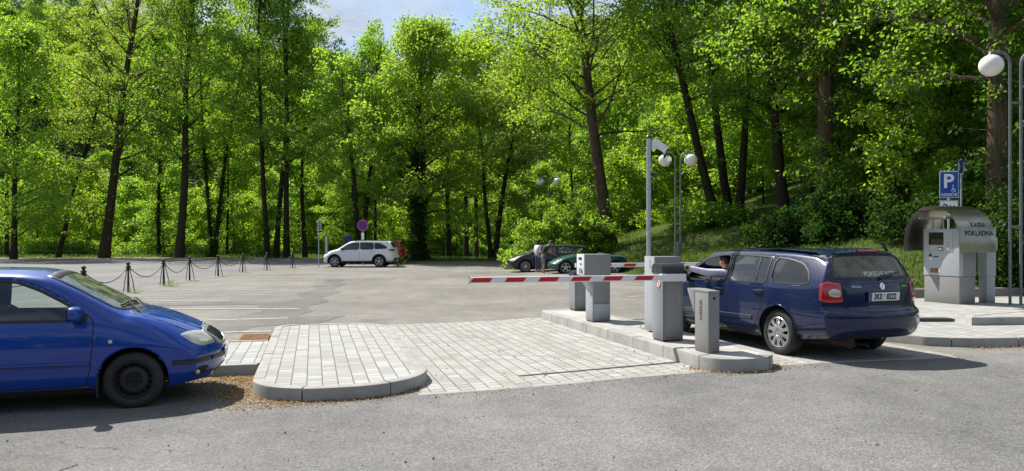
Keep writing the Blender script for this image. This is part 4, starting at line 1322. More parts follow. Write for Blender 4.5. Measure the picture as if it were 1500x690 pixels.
h, n_ = s.proj('F', 0, .76); MB().ball(h + n_ * .004, .035, .5, 1, 1, 16, 10).build('badge', M['chrome'], s.root)
pl = MB(); h, n_ = s.proj('F', 0, .47)
pl.box(h.x + .006, h.x + .022, -.26, .26, .415, .525, .004).build('number_plate', M['plate'], s.root)
s.patch('lower_intake', 'F', chaikin([(-.40, .27), (.40, .27), (.42, .37), (-.42, .37)], 1), M['gap'], .004, .001, .04)
for k, sg in (('L', 1), ('R', -1)):
    tl = chaikin([(-1.60, .72), (-1.86, .70), (-1.86, 1.0), (-1.68, 1.02)], 1)
    s.patch('tail_light', k, tl, M['lens_red'], .008, -.002, .03)
s.window('rear_window', 'B', chaikin([(-.56, 1.02), (.56, 1.02), (.50, 1.31), (-.50, 1.31)], 1), M['glass_dark'], .03, .003, None, False)
c.body()
c.wheels('steel', rimmat='steel_black', rfrac=.66)
c.cabin(.86, .93, .68)
c.seats(-.05, .28, True, -.80)
# ------------------------------------------------------------------ the navy estate at the ticket column
NAVY = dict(mat=M['paint_navy'], xr=-2.369, xf=2.204, W=.885, xfw=1.289, xrw=-1.289, r=.316, ra=.365, tw=.20, zfloor=.20, nu=190,
    ztop=[(-2.369, 1.435), (-1.9, 1.452), (-1.2, 1.466), (-.4, 1.470), (.15, 1.458), (.48, 1.43), (.75, 1.315), (1.05, 1.15), (1.26, 1.03), (1.36, .99), (1.6, .945), (1.9, .875), (2.1, .79), (2.204, .70)],
    zedge=[(-2.369, 1.36), (-1.9, 1.375), (-1.2, 1.40), (-.4, 1.41), (.15, 1.398), (.48, 1.362), (.75, 1.255), (1.05, 1.10), (1.26, .99), (1.36, .955), (1.6, .91), (1.9, .84), (2.1, .755), (2.204, .66)],
    zbelt=[(-2.369, 1.0), (-1.2, .975), (0, .945), (.8, .925), (1.3, .90), (1.6, .86), (1.9, .79), (2.204, .62)],
    zbot=[(-2.369, .315), (-1.9, .27), (-1.2, .235), (0, .215), (1.2, .215), (2.204, .24)],
    wmax=[(-2.369, .815), (-1.7, .868), (-1.0, .885), (1.2, .885), (1.8, .865), (2.204, .82)],
    wbelt=[(-2.369, .79), (-1.6, .825), (-.8, .845), (.8, .845), (1.3, .83), (1.7, .79), (2.204, .68)],
    wroof=[(-2.369, .575), (-1.6, .615), (-.6, .635), (.48, .64), (.75, .66), (1.05, .70), (1.3, .72), (1.7, .66), (2.204, .54)],
    plan=[(-2.369, -.30), (-1.9, -.15), (-1.3, -.02), (-.3, 0), (.5, .07), (1.2, .13), (1.6, .13), (2.0, .22), (2.204, .34)], planpow=3.0,
    bf=1.4, br=-1.25,
    fprof=[(.2, -.09), (.36, -.005), (.52, 0), (.64, -.04), (.76, -.10), (.86, -.16), (1.0, -.2)],
    rprof=[(.30, .13), (.36, .06), (.44, .015), (.56, 0), (.645, .008), (.675, .045), (.70, .075), (.86, .088), (1.02, .115), (1.10, .155), (1.25, .25), (1.40, .36), (1.43, .39)],
    lip=.012)
c = s = Car(NAVY, 'estate_car', (0, 0, 0), 0, 'dark navy estate car stopped with its driver window open beside the ticket column', 'car')
fw = chaikin([(1.02, .955), (.78, 1.145), (.52, 1.29), (.28, 1.345), (.08, 1.362), (-.08, 1.362), (-.13, .965), (.45, .955)], 1, True, .12)
rw_ = chaikin([(-.22, .972), (-.17, 1.362), (-.62, 1.362), (-.98, 1.345), (-1.02, .985), (-.62, .975)], 1, True, .10)
qw = chaikin([(-1.10, .995), (-1.07, 1.345), (-1.35, 1.325), (-1.62, 1.27), (-1.76, 1.16), (-1.82, 1.04), (-1.76, 1.005), (-1.45, .995)], 1, True, .2)
ws = chaikin([(-.66, 1.06), (-.3, 1.035), (0, 1.03), (.3, 1.035), (.66, 1.06), (.615, 1.25), (.56, 1.375), (.25, 1.41), (0, 1.415), (-.25, 1.41), (-.56, 1.375), (-.615, 1.25)], 1, True, .1)
dFp = chaikin([(-.16, .30), (.55, .285), (.90, .30), (.95, .55), (1.0, .80), (1.09, .955), (.80, 1.17), (.53, 1.318), (.28, 1.372), (-.12, 1.385), (-.175, .95)], 1, True, .08)
dRp = chaikin([(-.18, .30), (-.70, .30), (-.86, .42), (-.96, .62), (-1.045, .80), (-1.06, 1.0), (-1.03, 1.36), (-.62, 1.382), (-.14, 1.385), (-.195, .95)], 1, True, .08)
s.take('F', ws)
for k in 'LR':
    for w in (fw, rw_, qw): s.take(k, w)
rwin = chaikin([(-.655, 1.09), (-.3, 1.075), (0, 1.072), (.3, 1.075), (.655, 1.09), (.60, 1.26), (.545, 1.375), (.25, 1.392), (0, 1.394), (-.25, 1.392), (-.545, 1.375), (-.60, 1.26)], 1, True, .1)
s.take('B', rwin, .05)
tg = chaikin([(-.52, .665), (0, .66), (.52, .665), (.565, .74), (.575, 1.0), (.70, 1.06), (.62, 1.29), (.585, 1.395), (0, 1.412), (-.585, 1.395), (-.62, 1.29), (-.70, 1.06), (-.575, 1.0), (-.565, .74)], 1, True, .12)
gate = s.submesh(s.take('B', tg, .02), 'tailgate', NAVY['mat'])
s.arches()
for k, sg in (('L', 1), ('R', -1)):
    dF = s.submesh(s.take(k, dFp, .05), 'door', NAVY['mat']); dR = s.submesh(s.take(k, dRp, .05), 'door', NAVY['mat'])
    s.ribbon('door_gap', k, dFp, .011, M['gap'], .0025, True, dF); s.ribbon('door_gap', k, dRp, .011, M['gap'], .0025, True, dR)
    if sg < 0: s.window('window', k, fw, M['glass'], .028, -.006, dF, False)
    else: s.ribbon('window_trim', k, fw, .028, M['trim'], .007, True, dF)
    s.window('window', k, rw_, M['glass'], .028, -.006, dR, False)
    s.ribbon('window_divider', k, [(-.80, .985), (-.74, 1.35)], .035, M['trim'], .002, parent=dR)
    s.window('quarter_window', k, qw, M['glass'], .028, -.006, None, False)
    s.handle(k, .02, .845, M['paint_navy'], dF, .21); s.handle(k, -.90, .865, M['paint_navy'], dR, .21)
    s.ribbon('side_moulding', k, [(-.78, .475), (0, .465), (.92, .455)], .07, M['paint_navy'], .012, parent=s.root)
    s.ribbon('shoulder_crease', k, [(-1.75, .93), (-.5, .912), (.95, .885)], .02, M['paint_navy'], .003, parent=s.root)
    s.mirror_cap(.83, sg * 1.0, 1.02, M['paint_navy'], sg, 1.05)
    # fuel flap / bumper joint
    s.ribbon('bumper_gap', k, [(-1.62, .60), (-1.86, .655), (-2.08, .67), (-2.30, .67)], .009, M['gap'], .0006)
    rr = MB(); pts = []
    for i in range(15):
        x = -1.95 + 2.15 * i / 14; C = s.curves(np.array([x]))
        pts.append((x, sg * float(C['wroof'][0] - .035), float(C['zedge'][0]) + (.055 if 0 < i < 14 else .02)))
    rr.tube(pts, .016, 8)
    hl = chaikin([(1.75, .72), (1.95, .80), (2.10, .76), (2.12, .68), (1.95, .66)], 1)
    s.patch('headlight', k, hl, M['lens_clear'], .008, -.002, .03)
    s.ribbon('sill_strip', k, [(-.85, .245), (.9, .235)], .05, M['trim'], .006)
# tail lights as seen from behind, meeting the flank pieces round the corner
for sg in (1, -1):
    kq = 'BL' if sg > 0 else 'BR'
    tl = chaikin(s.cpoly(kq, [(-2.05, .85, .93), (-2.05, .85, .80), (-2.17, .82, .775), (-2.27, .66, .785), (-2.25, .655, .90), (-2.22, .65, 1.035), (-2.13, .80, 1.055), (-2.06, .84, 1.03)]), 1, True, .12)
    t_ = s.patch('tail_light', kq, tl, M['lens_red'], .012, -.003, .022)
    cl = chaikin(s.cpoly(kq, [(-2.22, .735, .85), (-2.25, .685, .855), (-2.24, .685, .94), (-2.20, .75, .965), (-2.16, .80, .93), (-2.17, .80, .87)]), 1, True, .2)
    s.patch('reversing_lens', kq, cl, M['lens_clear'], .0145, .012, .022, t_)
    s.patch('reflector', 'B', [(sg * .42, .475), (sg * .66, .485), (sg * .66, .505), (sg * .42, .497)], M['lens_red'], .008, 0, .03)
s.ribbon('tailgate_gap', 'B', tg, .012, M['gap'], .0006, True, gate)
rg = s.window('rear_window', 'B', rwin, M['glass_dusty'], .022, -.004, gate, False)
s.ribbon('window_band', 'B', [(-.60, 1.10), (0, 1.085), (.60, 1.10)], .04, M['trim'], .0005, parent=gate)
# brake light on the spoiler, spoiler lip
s.ribbon('spoiler', 'B', [(-.575, 1.405), (-.3, 1.42), (0, 1.424), (.3, 1.42), (.575, 1.405)], .055, M['paint_navy'], .04)
s.ribbon('brake_light', 'B', [(-.17, 1.418), (.17, 1.418)], .030, M['lens_red'], .048)
# badge, handle recess, crease, bumper
h, n_ = s.proj('B', 0, .985)
b = MB(); T = Matrix.Translation(h + n_ * .004) @ n_.to_track_quat('Z', 'Y').to_matrix().to_4x4()
b.lathe([(.046, 0), (.046, .006), (.038, .009), (.036, .006), (.001, .006)], 28, T)
bd = b.build('badge', M['chrome'], gate)
b = MB(); b.box(-.004, .004, -.03, .03, .006, .010, 0, T); b.box(-.026, .002, -.012, -.005, .006, .010, 0, T); b.box(-.022, .002, .004, .011, .006, .010, 0, T); b.build('emblem', M['silver'], bd)
s.patch('plate_recess', 'B', chaikin([(-.33, .80), (.33, .80), (.31, .945), (-.31, .945)], 1, True, .1), M['paint_navy'], .001, .001, .05, gate)
hp, n_ = s.proj('B', 0, .855)
n_ = Vector((-1, 0, .10)).normalized()
T = Matrix.Translation(hp + n_ * .016) @ Matrix.Rotation(-PI / 2, 4, 'Z') @ Matrix.Rotation(R(6), 4, 'X')
b = MB(); b.box(-.275, .275, -.010, .010, -.066, .066, .005, T); pf = b.build('plate_holder', M['black'], gate)
b = MB(); b.box(-.26, .26, -.013, 0, -.055, .055, .003, T); pl = b.build('number_plate', M['plate'], gate)
b = MB(); b.box(-.258, -.218, -.0145, -.010, -.053, .053, .001, T); b.build('plate_band', M['plate_blue'], pl)
def plate_text(txt, size, dx, dz, sx, bold=.002):
    me = text_mesh(txt, size, .0008, bold); me.materials.clear(); me.materials.append(M['ink'])
    o = new_obj('lettering', me, pl)
    o.matrix_local = T @ Matrix.Translation((dx, -.0145, dz)) @ Matrix.Rotation(PI / 2, 4, 'X') @ Matrix.Diagonal((sx, 1, 1, 1))
plate_text('3K0', .105, -.115, -.002, .80, .0035); plate_text('8222', .105, .115, -.002, .80, .0035)
b = MB(); b.ball((0, 0, 0), .008, 1, .2, 1, 10, 6, T @ Matrix.Translation((-.008, -.0145, .032))); b.ball((0, 0, 0), .008, 1, .2, 1, 10, 6, T @ Matrix.Translation((-.008, -.0145, .012))); b.build('plate_seal', M['plate_blue'], pl)
# lettering on glass and gate: mapped onto the surface
def on_rear(txt, size, y, z, mat, off, parent, sx=1.0, tilt=0):
    me = text_mesh(txt, size, 0.0005, .001); me.materials.clear(); me.materials.append(mat)
    for v in me.vertices:
        h_, nn = s.proj('B', y - v.co.x * sx, z + v.co.y)      # seen from behind, reading runs towards the car's right
        v.co = h_ + nn * (off + v.co.z)
    me.update()
    return new_obj('lettering', me, parent)
on_rear('PORSCHE INTER', .078, -.06, 1.145, M['decal'], .001, rg, 1.0)
on_rear('ŠKODA', .040, .40, .985, M['silver'], .003, gate)
on_rear('octavia', .045, -.42, .985, M['silver'], .003, gate)
# rear wiper
b = MB(); h0, n0 = s.proj('B', 0, 1.085); b.ball(h0 + n0 * .02, .03, 1, 1, .8, 12, 8)
pts = []
for i in range(7):
    h, n_ = s.proj('B', -.02 - .36 * i / 6, 1.095 + .055 * i / 6); pts.append(h + n_ * .025)
b.tube(pts, [.022, .018, .014, .012, .011, .010, .008], 8); b.build('rear_wiper', M['trim'], gate)
s.ribbon('bumper_step', 'B', [(-.72, .655), (-.4, .648), (0, .645), (.4, .648), (.72, .655)], .03, M['paint_navy'], .004)
s.ribbon('bumper_crease', 'B', [(-.80, .47), (-.4, .455), (0, .45), (.4, .455), (.80, .47)], .02, M['paint_navy'], .006)
s.ribbon('lower_valance', 'B', [(-.55, .345), (0, .335), (.55, .345)], .045, M['trim'], .004)
b = MB(); b.tube([(-1.55, .42, .27), (-2.16, .42, .255)], [.075, .075], 14); b.build('exhaust_silencer', M['iron'], s.root)
b = MB(); b.tube([(-2.0, .30, .24), (-2.22, .24, .235), (-2.28, .24, .215)], .022, 10); b.build('tailpipe', M['trim'], s.root)
h, n_ = s.proj('T', -1.72, 0); b = MB(); b.tube([h, h + Vector((-.02, 0, .03))], [.018, .012], 8); b.tube([h + Vector((-.02, 0, .02)), h + Vector((-.12, 0, .24))], [.006, .003], 6); b.build('antenna', M['trim'], s.root)
s.window('windscreen', 'F', ws, M['glass'], .035, -.004, None, False)
g_ = s.patch('grille', 'F', chaikin([(-.36, .62), (.36, .62), (.42, .76), (-.42, .76)], 1), M['gap'], .006, 0, .04)
s.ribbon('grille_surround', 'F', [(-.36, .62), (.36, .62), (.42, .76), (-.42, .76)], .025, M['chrome'], .012, True, g_)
c.body()
c.wheels('cap10', rfrac=.66)
c.cabin(.96, .97, .72)
c.seats(.02, .30, True, -.90)
NAVY_CAR = c
c.root.rotation_euler = (0, 0, PI / 2 + R(18))
# ------------------------------------------------------------------ the cars further back
def scaled(base, xs, zs, **kw):
    """profile table of a related shape"""
    P = {}
    for k, v in base.items():
        if k in ('ztop', 'zedge', 'zbelt', 'zbot'): P[k] = [(a * xs, b * zs) for a, b in v]
        elif k in ('wmax', 'wbelt', 'wroof'): P[k] = [(a * xs, b * kw['W'] / base['W']) for a, b in v]
        elif k == 'plan': P[k] = [(a * xs, b) for a, b in v]
        elif k in ('fprof', 'rprof'): P[k] = [(a * zs, b) for a, b in v]
        else: P[k] = v
    for k in ('xr', 'xf', 'bf', 'br'): P[k] = base[k] * xs
    P.update(kw); P['nu'] = 120
    P.setdefault('lipmat', M['trim'])
    return P
# white SUV
xs_, zs_ = 4.70 / 4.573, 1.66 / 1.478
SUV = scaled(NAVY, xs_, zs_, W=.94, mat=M['paint_white'], xfw=1.40, xrw=-1.39, r=.355, ra=.425, tw=.22, zfloor=.26, lip=.028, zm=.66, archup=.015)
SUV['zbot'] = [(SUV['xr'], .36), (-1.9, .32), (0, .27), (1.2, .27), (SUV['xf'], .30)]
def suv(P, name, loc, rz, label, glassm, style, rim):
    c = s = Car(P, name, loc, rz, label, 'car')
    S_ = lambda pl: chaikin([(a * xs_, b * zs_) for a, b in pl], 1, True, .12)
    fwp = S_([(.98, .965), (.75, 1.145), (.50, 1.28), (.26, 1.335), (.05, 1.35), (-.10, 1.35), (-.14, .975)])
    rwp = S_([(-.22, .98), (-.17, 1.35), (-.62, 1.35), (-.98, 1.335), (-1.02, .99)])
    qwp = S_([(-1.08, 1.0), (-1.05, 1.335), (-1.40, 1.31), (-1.80, 1.12), (-1.80, 1.03)])
    wsp = S_([(-.62, 1.06), (0, 1.03), (.62, 1.06), (.54, 1.375), (0, 1.415), (-.54, 1.375)])
    s.take('F', wsp)
    for k in 'LR':
        for w in (fwp, rwp, qwp): s.take(k, w)
    s.arches()
    for k, sg in (('L', 1), ('R', -1)):
        for w in (fwp, rwp, qwp): s.window('window', k, w, M[glassm], .034, -.006, None, False)
        for xx in (-.17, -1.05): s.ribbon('door_gap', k, [(xx * xs_, .42), (xx * xs_, 1.05)], .014, M['gap'], .001)
        s.ribbon('sill_cladding', k, [(-.93, .33), (.92, .32)], .13, M['trim'], .012)
        s.handle(k, .06, .98, P['mat']); s.handle(k, -.92, 1.0, P['mat'])
        s.mirror_cap(.86, sg * 1.05, 1.13, M['trim'], sg, 1.05)
        rr = MB(); pts = []
        for i in range(13):
            x = -1.9 + 2.1 * i / 12; C = s.curves(np.array([x])); pts.append((x, sg * float(C['wroof'][0] - .04), float(C['zedge'][0]) + (.06 if 0 < i < 12 else .02)))
        rr.tube(pts, .018, 8); rr.build('roof_rail', M['trim'], s.root)
        kq = 'B' + k
        s.patch('tail_light', kq, chaikin(s.cpoly(kq, [(-1.98, .92, 1.06), (-2.20, .88, .98), (-2.34, .55, .99), (-2.34, .55, 1.13), (-2.18, .86, 1.14), (-1.98, .91, 1.12)]), 1), M['lens_red'], .014, -.002, .03)
        kq = 'F' + k
        s.patch('headlight', kq, chaikin(s.cpoly(kq, [(1.86, .82, .93), (2.08, .66, .92), (2.16, .48, .90), (2.18, .48, .80), (2.08, .70, .79), (1.92, .82, .83)]), 1), M['lens_dark'], .012, -.002, .03)
        s.patch('fog_lamp_opening', kq, chaikin(s.cpoly(kq, [(2.05, .78, .58), (2.2, .60, .58), (2.22, .60, .44), (2.05, .78, .44)]), 1), M['gap'], .006, -.002, .03)
    s.window('windscreen', 'F', wsp, M['glass_dark'], .035, -.004, None, False)
    s.window('rear_window', 'B', S_([(-.60, 1.09), (.60, 1.09), (.52, 1.385), (-.52, 1.385)]), M['glass_dark'], .03, .003, None, False)
    s.patch('number_plate', 'B', [(-.26, .90), (.26, .90), (.26, 1.01), (-.26, 1.01)], M['plate'], .012, .008, .1)
    s.patch('rear_bumper_cladding', 'B', [(-.75, .38), (.75, .38), (.70, .58), (-.70, .58)], M['trim'], .010, 0, .05)
    s.patch('grille', 'F', chaikin([(-.42, .70), (.42, .70), (.46, .88), (-.46, .88)], 1), M['gap'], .008, 0, .04)
    s.patch('lower_intake', 'F', chaikin([(-.60, .40), (.60, .40), (.55, .56), (-.55, .56)], 1), M['gap'], .006, 0, .04)
    c.body(); c.wheels(style, rimmat=rim, rfrac=.68)
    c.seats(.05, .42, True, -.85)
    return c
wc = suv(SUV, 'white_suv', (-9.55, 48.5, 0), PI - R(3), 'white family SUV parked side-on beneath the round no-stopping sign', 'glass_dark', 'fiveV', 'silver')
RED = dict(SUV); RED['mat'] = M['paint_red']
rc = suv(RED, 'red_car', (-9.75, 54.4, 0), PI - R(6), 'dark red car mostly hidden behind the white SUV', 'glass_dark', 'five', 'silver')

# black hatchback facing left
BLK = scaled(BLUE, 4.30 / 3.97, 1.0, W=.88, mat=M['paint_black'], xfw=1.32, xrw=-1.30, r=.315, ra=.36, tw=.2, zfloor=.18)
c = s = Car(BLK, 'black_hatchback', (1.95, 40.2, 0.03), PI + R(4), 'black hatchback parked behind the two people, facing left', 'car')
k_ = 4.30 / 3.97
S_ = lambda pl: chaikin([(a * k_, b) for a, b in pl], 1, True, .12)
S1 = lambda pl: chaikin([(a * 1.06, b) for a, b in pl], 1, True, .12)
fwp = S_([(-.24, .945), (.78, .94), (.58, 1.10), (.34, 1.235), (.14, 1.30), (-.20, 1.317)])
rwp = S_([(-.34, .95), (-.30, 1.317), (-.80, 1.312), (-1.05, 1.265), (-1.20, .985)])
qwp = S_([(-1.28, .99), (-1.15, 1.22), (-1.34, 1.20), (-1.46, 1.02)])
wsp = S1([(-.60, 1.02), (0, .995), (.60, 1.02), (.515, 1.352), (0, 1.39), (-.515, 1.352)])
bwp = S1([(-.56, 1.02), (.56, 1.02), (.48, 1.31), (-.48, 1.31)])
s.take('F', wsp); s.take('B', bwp, .05)
for k in 'LR':
    for w in (fwp, rwp, qwp): s.take(k, w)
s.arches()
for k, sg in (('L', 1), ('R', -1)):
    for w in (fwp, rwp, qwp): s.window('window', k, w, M['glass'], .03, -.006, None, False)
    for xx in (-.30, -1.30, .92): s.ribbon('door_gap', k, [(xx, .32), (xx, .92)], .012, M['gap'], .001)
    s.handle(k, -.12, .82, BLK['mat']); s.handle(k, -1.06, .82, BLK['mat'])
    s.ribbon('side_moulding', k, [(-1.0, .50), (.90, .485)], .05, M['trim'], .014)
    s.mirror_cap(.76, sg * .98, 1.0, BLK['mat'], sg)
    kq = 'F' + k
    s.patch('headlight', kq, chaikin(s.cpoly(kq, [(1.84, .78, .735), (1.99, .70, .755), (2.08, .54, .745), (2.12, .42, .725), (2.14, .42, .60), (2.10, .60, .59), (2.0, .72, .60)]), 1), M['lens_clear'], .012, -.002, .03)
    kq = 'B' + k
    s.patch('tail_light', kq, chaikin(s.cpoly(kq, [(-1.78, .80, .72), (-1.98, .66, .72), (-1.92, .62, .98), (-1.78, .76, 1.0)]), 1), M['lens_red'], .012, -.002, .03)
s.window('windscreen', 'F', wsp, M['glass'], .035, -.004, None, False)
s.window('rear_window', 'B', bwp, M['glass'], .03, -.004, None, False)
s.patch('number_plate', 'F', [(-.26, .42), (.26, .42), (.26, .53), (-.26, .53)], M['plate'], .014, .008, .1)
s.patch('lower_intake', 'F', chaikin([(-.55, .26), (.55, .26), (.55, .37), (-.55, .37)], 1), M['gap'], .006, 0, .04)
s.patch('grille', 'F', chaikin([(-.32, .585), (.32, .585), (.36, .70), (-.36, .70)], 1), M['gap'], .008, 0, .03)
c.body(); c.wheels('multi', rimmat='silver', rfrac=.7)
c.cabin(.92, .93, .7); c.seats(-.0, .28, True, -.85)

# green open roadster
GRN = dict(mat=M['paint_green'], xr=-1.90, xf=1.95, W=.83, xfw=1.18, xrw=-1.18, r=.295, ra=.335, tw=.19, zfloor=.15, nu=130, lipmat=M['paint_green'],
    ztop=[(-1.90, .84), (-1.5, .90), (-1.0, .90), (-.8, .88), (.3, .90), (.62, .915), (.9, .885), (1.3, .80), (1.7, .67), (1.95, .54)],
    zedge=[(-1.90, .80), (-1.5, .865), (-1.0, .87), (-.8, .86), (.3, .885), (.62, .89), (.9, .85), (1.3, .765), (1.7, .635), (1.95, .50)],
    zbelt=[(-1.90, .72), (-1.2, .80), (-.6, .79), (.3, .80), (.9, .775), (1.2, .75), (1.6, .66), (1.95, .47)],
    zbot=[(-1.90, .27), (-1.0, .19), (1.0, .18), (1.95, .20)],
    wmax=[(-1.90, .74), (-1.2, .825), (0, .815), (1.2, .82), (1.6, .79), (1.95, .70)],
    wbelt=[(-1.90, .66), (-1.2, .76), (0, .765), (1.0, .76), (1.5, .70), (1.95, .56)],
    wroof=[(-1.90, .50), (-1.0, .62), (0, .64), (.8, .62), (1.4, .52), (1.95, .40)],
    plan=[(-1.90, -.28), (-1.2, -.06), (0, 0), (1.0, .08), (1.5, .18), (1.95, .42)], planpow=2.2,
    bf=1.1, br=-1.0, zm=.46,
    fprof=[(.15, -.10), (.25, -.03), (.40, 0), (.52, -.05), (.66, -.12), (.9, -.2)],
    rprof=[(.2, .10), (.4, .01), (.6, .0), (.8, .04), (.9, .07)])
c = s = Car(GRN, 'green_roadster', (3.62, 37.0, 0.11), PI + R(6), 'dark green open roadster with silver five-spoke wheels in front of the black car', 'car')
ck = chaikin([(-.78, -.56), (.30, -.60), (.42, 0), (.30, .60), (-.78, .56)], 1)
s.take('T', ck, .05)
s.arches()
c.body()
b = MB(); b.box(-.85, .50, -.64, .64, .28, .32); b.box(.36, .5, -.62, .62, .30, .86, .04); b.box(-.92, -.76, -.62, .62, .30, .87, .03); b.build('cockpit', M['seat'], s.root)
for yy in (.32, -.32):
    b = MB(); b.box(-.55, .0, yy - .23, yy + .23, .32, .50, .05); b.prism([(-.60, .45), (-.46, .45), (-.60, .98), (-.72, .98)], 1, yy - .22, yy + .22, .05); b.build('seat', M['seat'], s.root)
b = MB(); T = Matrix.Translation((.20, .32, .86)) @ Matrix.Rotation(R(-62), 4, 'Y'); b.lathe([(.165, -.012), (.178, 0), (.165, .012), (.155, 0)], 24, T, True); b.box(-.015, .015, -.16, .16, -.006, .006, 0, T); b.build('steering_wheel', M['trim'], s.root)
b = MB(); b.tube([(.66, -.66, .86), (.34, -.56, 1.15), (.30, -.3, 1.175), (.30, .3, 1.175), (.34, .56, 1.15), (.66, .66, .86)], .018, 8); b.build('windscreen_frame', M['trim'], s.root)
new_obj('windscreen', mesh_np('windscreen', [(.66, -.64, .87), (.70, 0, .90), (.66, .64, .87), (.34, .55, 1.14), (.32, 0, 1.165), (.34, -.55, 1.14)], [[0, 1, 4, 5], [1, 2, 3, 4]], M['glass']), s.root)
for k, sg in (('L', 1), ('R', -1)):
    s.ribbon('door_gap', k, [(.50, .25), (.52, .80)], .010, M['gap'], .001); s.ribbon('door_gap', k, [(-.55, .25), (-.55, .80)], .010, M['gap'], .001)
    s.handle(k, -.42, .70, GRN['mat'])
    s.mirror_cap(.45, sg * .88, .93, GRN['mat'], sg, .85)
    kq = 'F' + k
    ce = s.cpoly(kq, [(1.50, .56, .60)])[0]
    s.patch('headlight', kq, ellipse(ce[0], ce[1], .085, .075), M['lens_clear'], .014, -.002, .03)
    s.patch('fog_lamp', kq, ellipse(s.cpoly(kq, [(1.66, .54, .34)])[0][0], .34, .05, .04), M['lens_dark'], .006, -.002, .03)
    kq = 'B' + k
    s.patch('tail_light', kq, ellipse(s.cpoly(kq, [(-1.72, .58, .68)])[0][0], .68, .13, .06), M['lens_red'], .012, -.002, .03)
s.patch('lower_intake', 'F', chaikin([(-.42, .24), (.42, .24), (.38, .36), (-.38, .36)], 1), M['gap'], .006, 0, .04)
s.patch('bonnet_outline', 'T', [(.95, .10), (1.5, .08), (1.5, .085), (.95, .105)], M['gap'], .001, .001, .05)
c.wheels('five', rimmat='silver', rfrac=.72)
# ------------------------------------------------------------------ barriers and columns on the middle island
ZI = 0.170     # top of the middle island above the ground
def at_lane(name, u, v, label, cat, group=None, z=ZI):
    return empty(name, lw(u, v, z), A, label, cat, group)
def arm(parent, x0, x1, y, z, h=.085, d=.03, first=.10, pitch=.56, red=.27, n=6, rev=False):
    """barrier boom along x with slanted red reflectors"""
    b = MB(); b.box(min(x0, x1), max(x0, x1), y - d, y + d, z - h / 2, z + h / 2, .008)
    am = b.build('barrier_arm', M['white'], parent)
    sg = 1 if x1 > x0 else -1
    for k in range(n):
        a = x0 + sg * (first + pitch * k); e = a + sg * red
        l, r = min(a, e), max(a, e)
        s = .022; zz = h * .36
        for yy, th in ((y - d, -.0035), (y + d, .0035)):
            b = MB(); b.prism([(l - s, z - zz), (r - s, z - zz), (r + s, z + zz), (l + s, z + zz)], 1, yy, yy + th)
            b.build('reflector_strip', M['red'], am)
    b = MB(); b.box(min(x1, x1 - sg * .012), max(x1, x1 + sg * .012), y - d - .004, y + d + .004, z - h / 2 - .012, z + h / 2 + .012, .003); b.build('end_cap', M['trim'], am)
    return am
def barrier_cabinet(u, v, label, w=.325, dp=.33, h=1.10, sticker=False):
    r = at_lane('barrier_cabinet', u, v, label, 'barrier cabinet', 'barrier cabinets on the middle island')
    b = MB(); b.box(0, .018, .006, dp, .03, h - .12, .004); b.box(0, .012, .0, dp, .03, h - .12, 0); b.build('side_panel', M['cab_light'], r)
    b = MB(); b.box(.020, w, .0, dp, .03, h - .12, .010); b.build('housing', M['cab_mid'], r)
    b = MB(); b.box(.012, w - .01, .012, dp - .012, 0, .03); b.build('base_frame', M['cab_black'], r)
    b = MB()
    for (x0, x1, z0, z1) in ((.04, w - .02, h - .20, h - .197), (.04, w - .02, .06, .063), (.04, .043, .06, h - .2), (w - .023, w - .02, .06, h - .2)): b.box(x0, x1, -.0012, .004, z0, z1)
    b.build('door_seam', M['gap'], r)
    b = MB(); b.lathe([(.013, 0), (.013, .004), (.006, .004), (.006, .002), (.001, .002)], 14, Matrix.Translation((w - .05, 0, h * .52)) @ Matrix.Rotation(PI / 2, 4, 'X')); b.build('door_lock', M['galv'], r)
    b = MB(); b.prism([(-.018, h - .118), (-.018, h - .03), (.02, h + .012), (dp * .55, h + .024), (dp - .04, h + .012), (dp + .01, h - .03), (dp + .01, h - .118)], 0, -.012, w + .012, .008); b.build('cap', M['cab_black'], r)
    b = MB(); b.box(.006, w - .004, -.004, .006, h - .175, h - .125, .002); b.build('arm_flange', M['cab_mid'], r)
    if sticker:
        b = MB(); T = Matrix.Translation((-.002, .12, h - .27)) @ Matrix.Rotation(-PI / 2, 4, 'Y')
        b.lathe([(.062, 0), (.062, .003), (.001, .003)], 24, T); st = b.build('no_walking_sticker', M['white'], r)
        b = MB(); b.lathe([(.062, .003), (.062, .0045), (.050, .0045), (.050, .003)], 24, T); b.box(-.05, .05, -.006, .006, .003, .0045, 0, T @ Matrix.Rotation(PI / 4, 4, 'Z')); b.build('red_ring', M['red'], st)
        b = MB(); b.box(-.025, .018, -.008, .008, .003, .004, 0, T); b.ball((.03, 0, .003), .010, 1, 1, .2, 10, 6, T); b.build('walking_figure', M['ink'], st)
        b = MB(); b.ball((-.004, .16, h - .16), .012, .4, 1, 1, 10, 6); b.build('lock', M['trim'], r)
    return r
r = barrier_cabinet(3.70, 1.46, 'front barrier cabinet with dark cap and the long boom across the empty lane', sticker=True)
arm(r, .33, -2.82, -.045, .925, h=.080, first=.51, pitch=.469, red=.265, n=6)
b = MB(); b.box(-.05, .335, -.085, -.004, .87, .975, .006); b.build('arm_clamp', M['white'], r)
r = barrier_cabinet(4.16, 6.6, 'low rear barrier cabinet with its boom over the estate car lane', h=.82)
b = MB(); b.box(.20, .32, -.03, .06, .78, 1.0, .006); b.build('arm_bracket', M['cab_mid'], r)
arm(r, 0.0, 3.05, -.05, .955, first=.52, pitch=.56, red=.27, n=5)

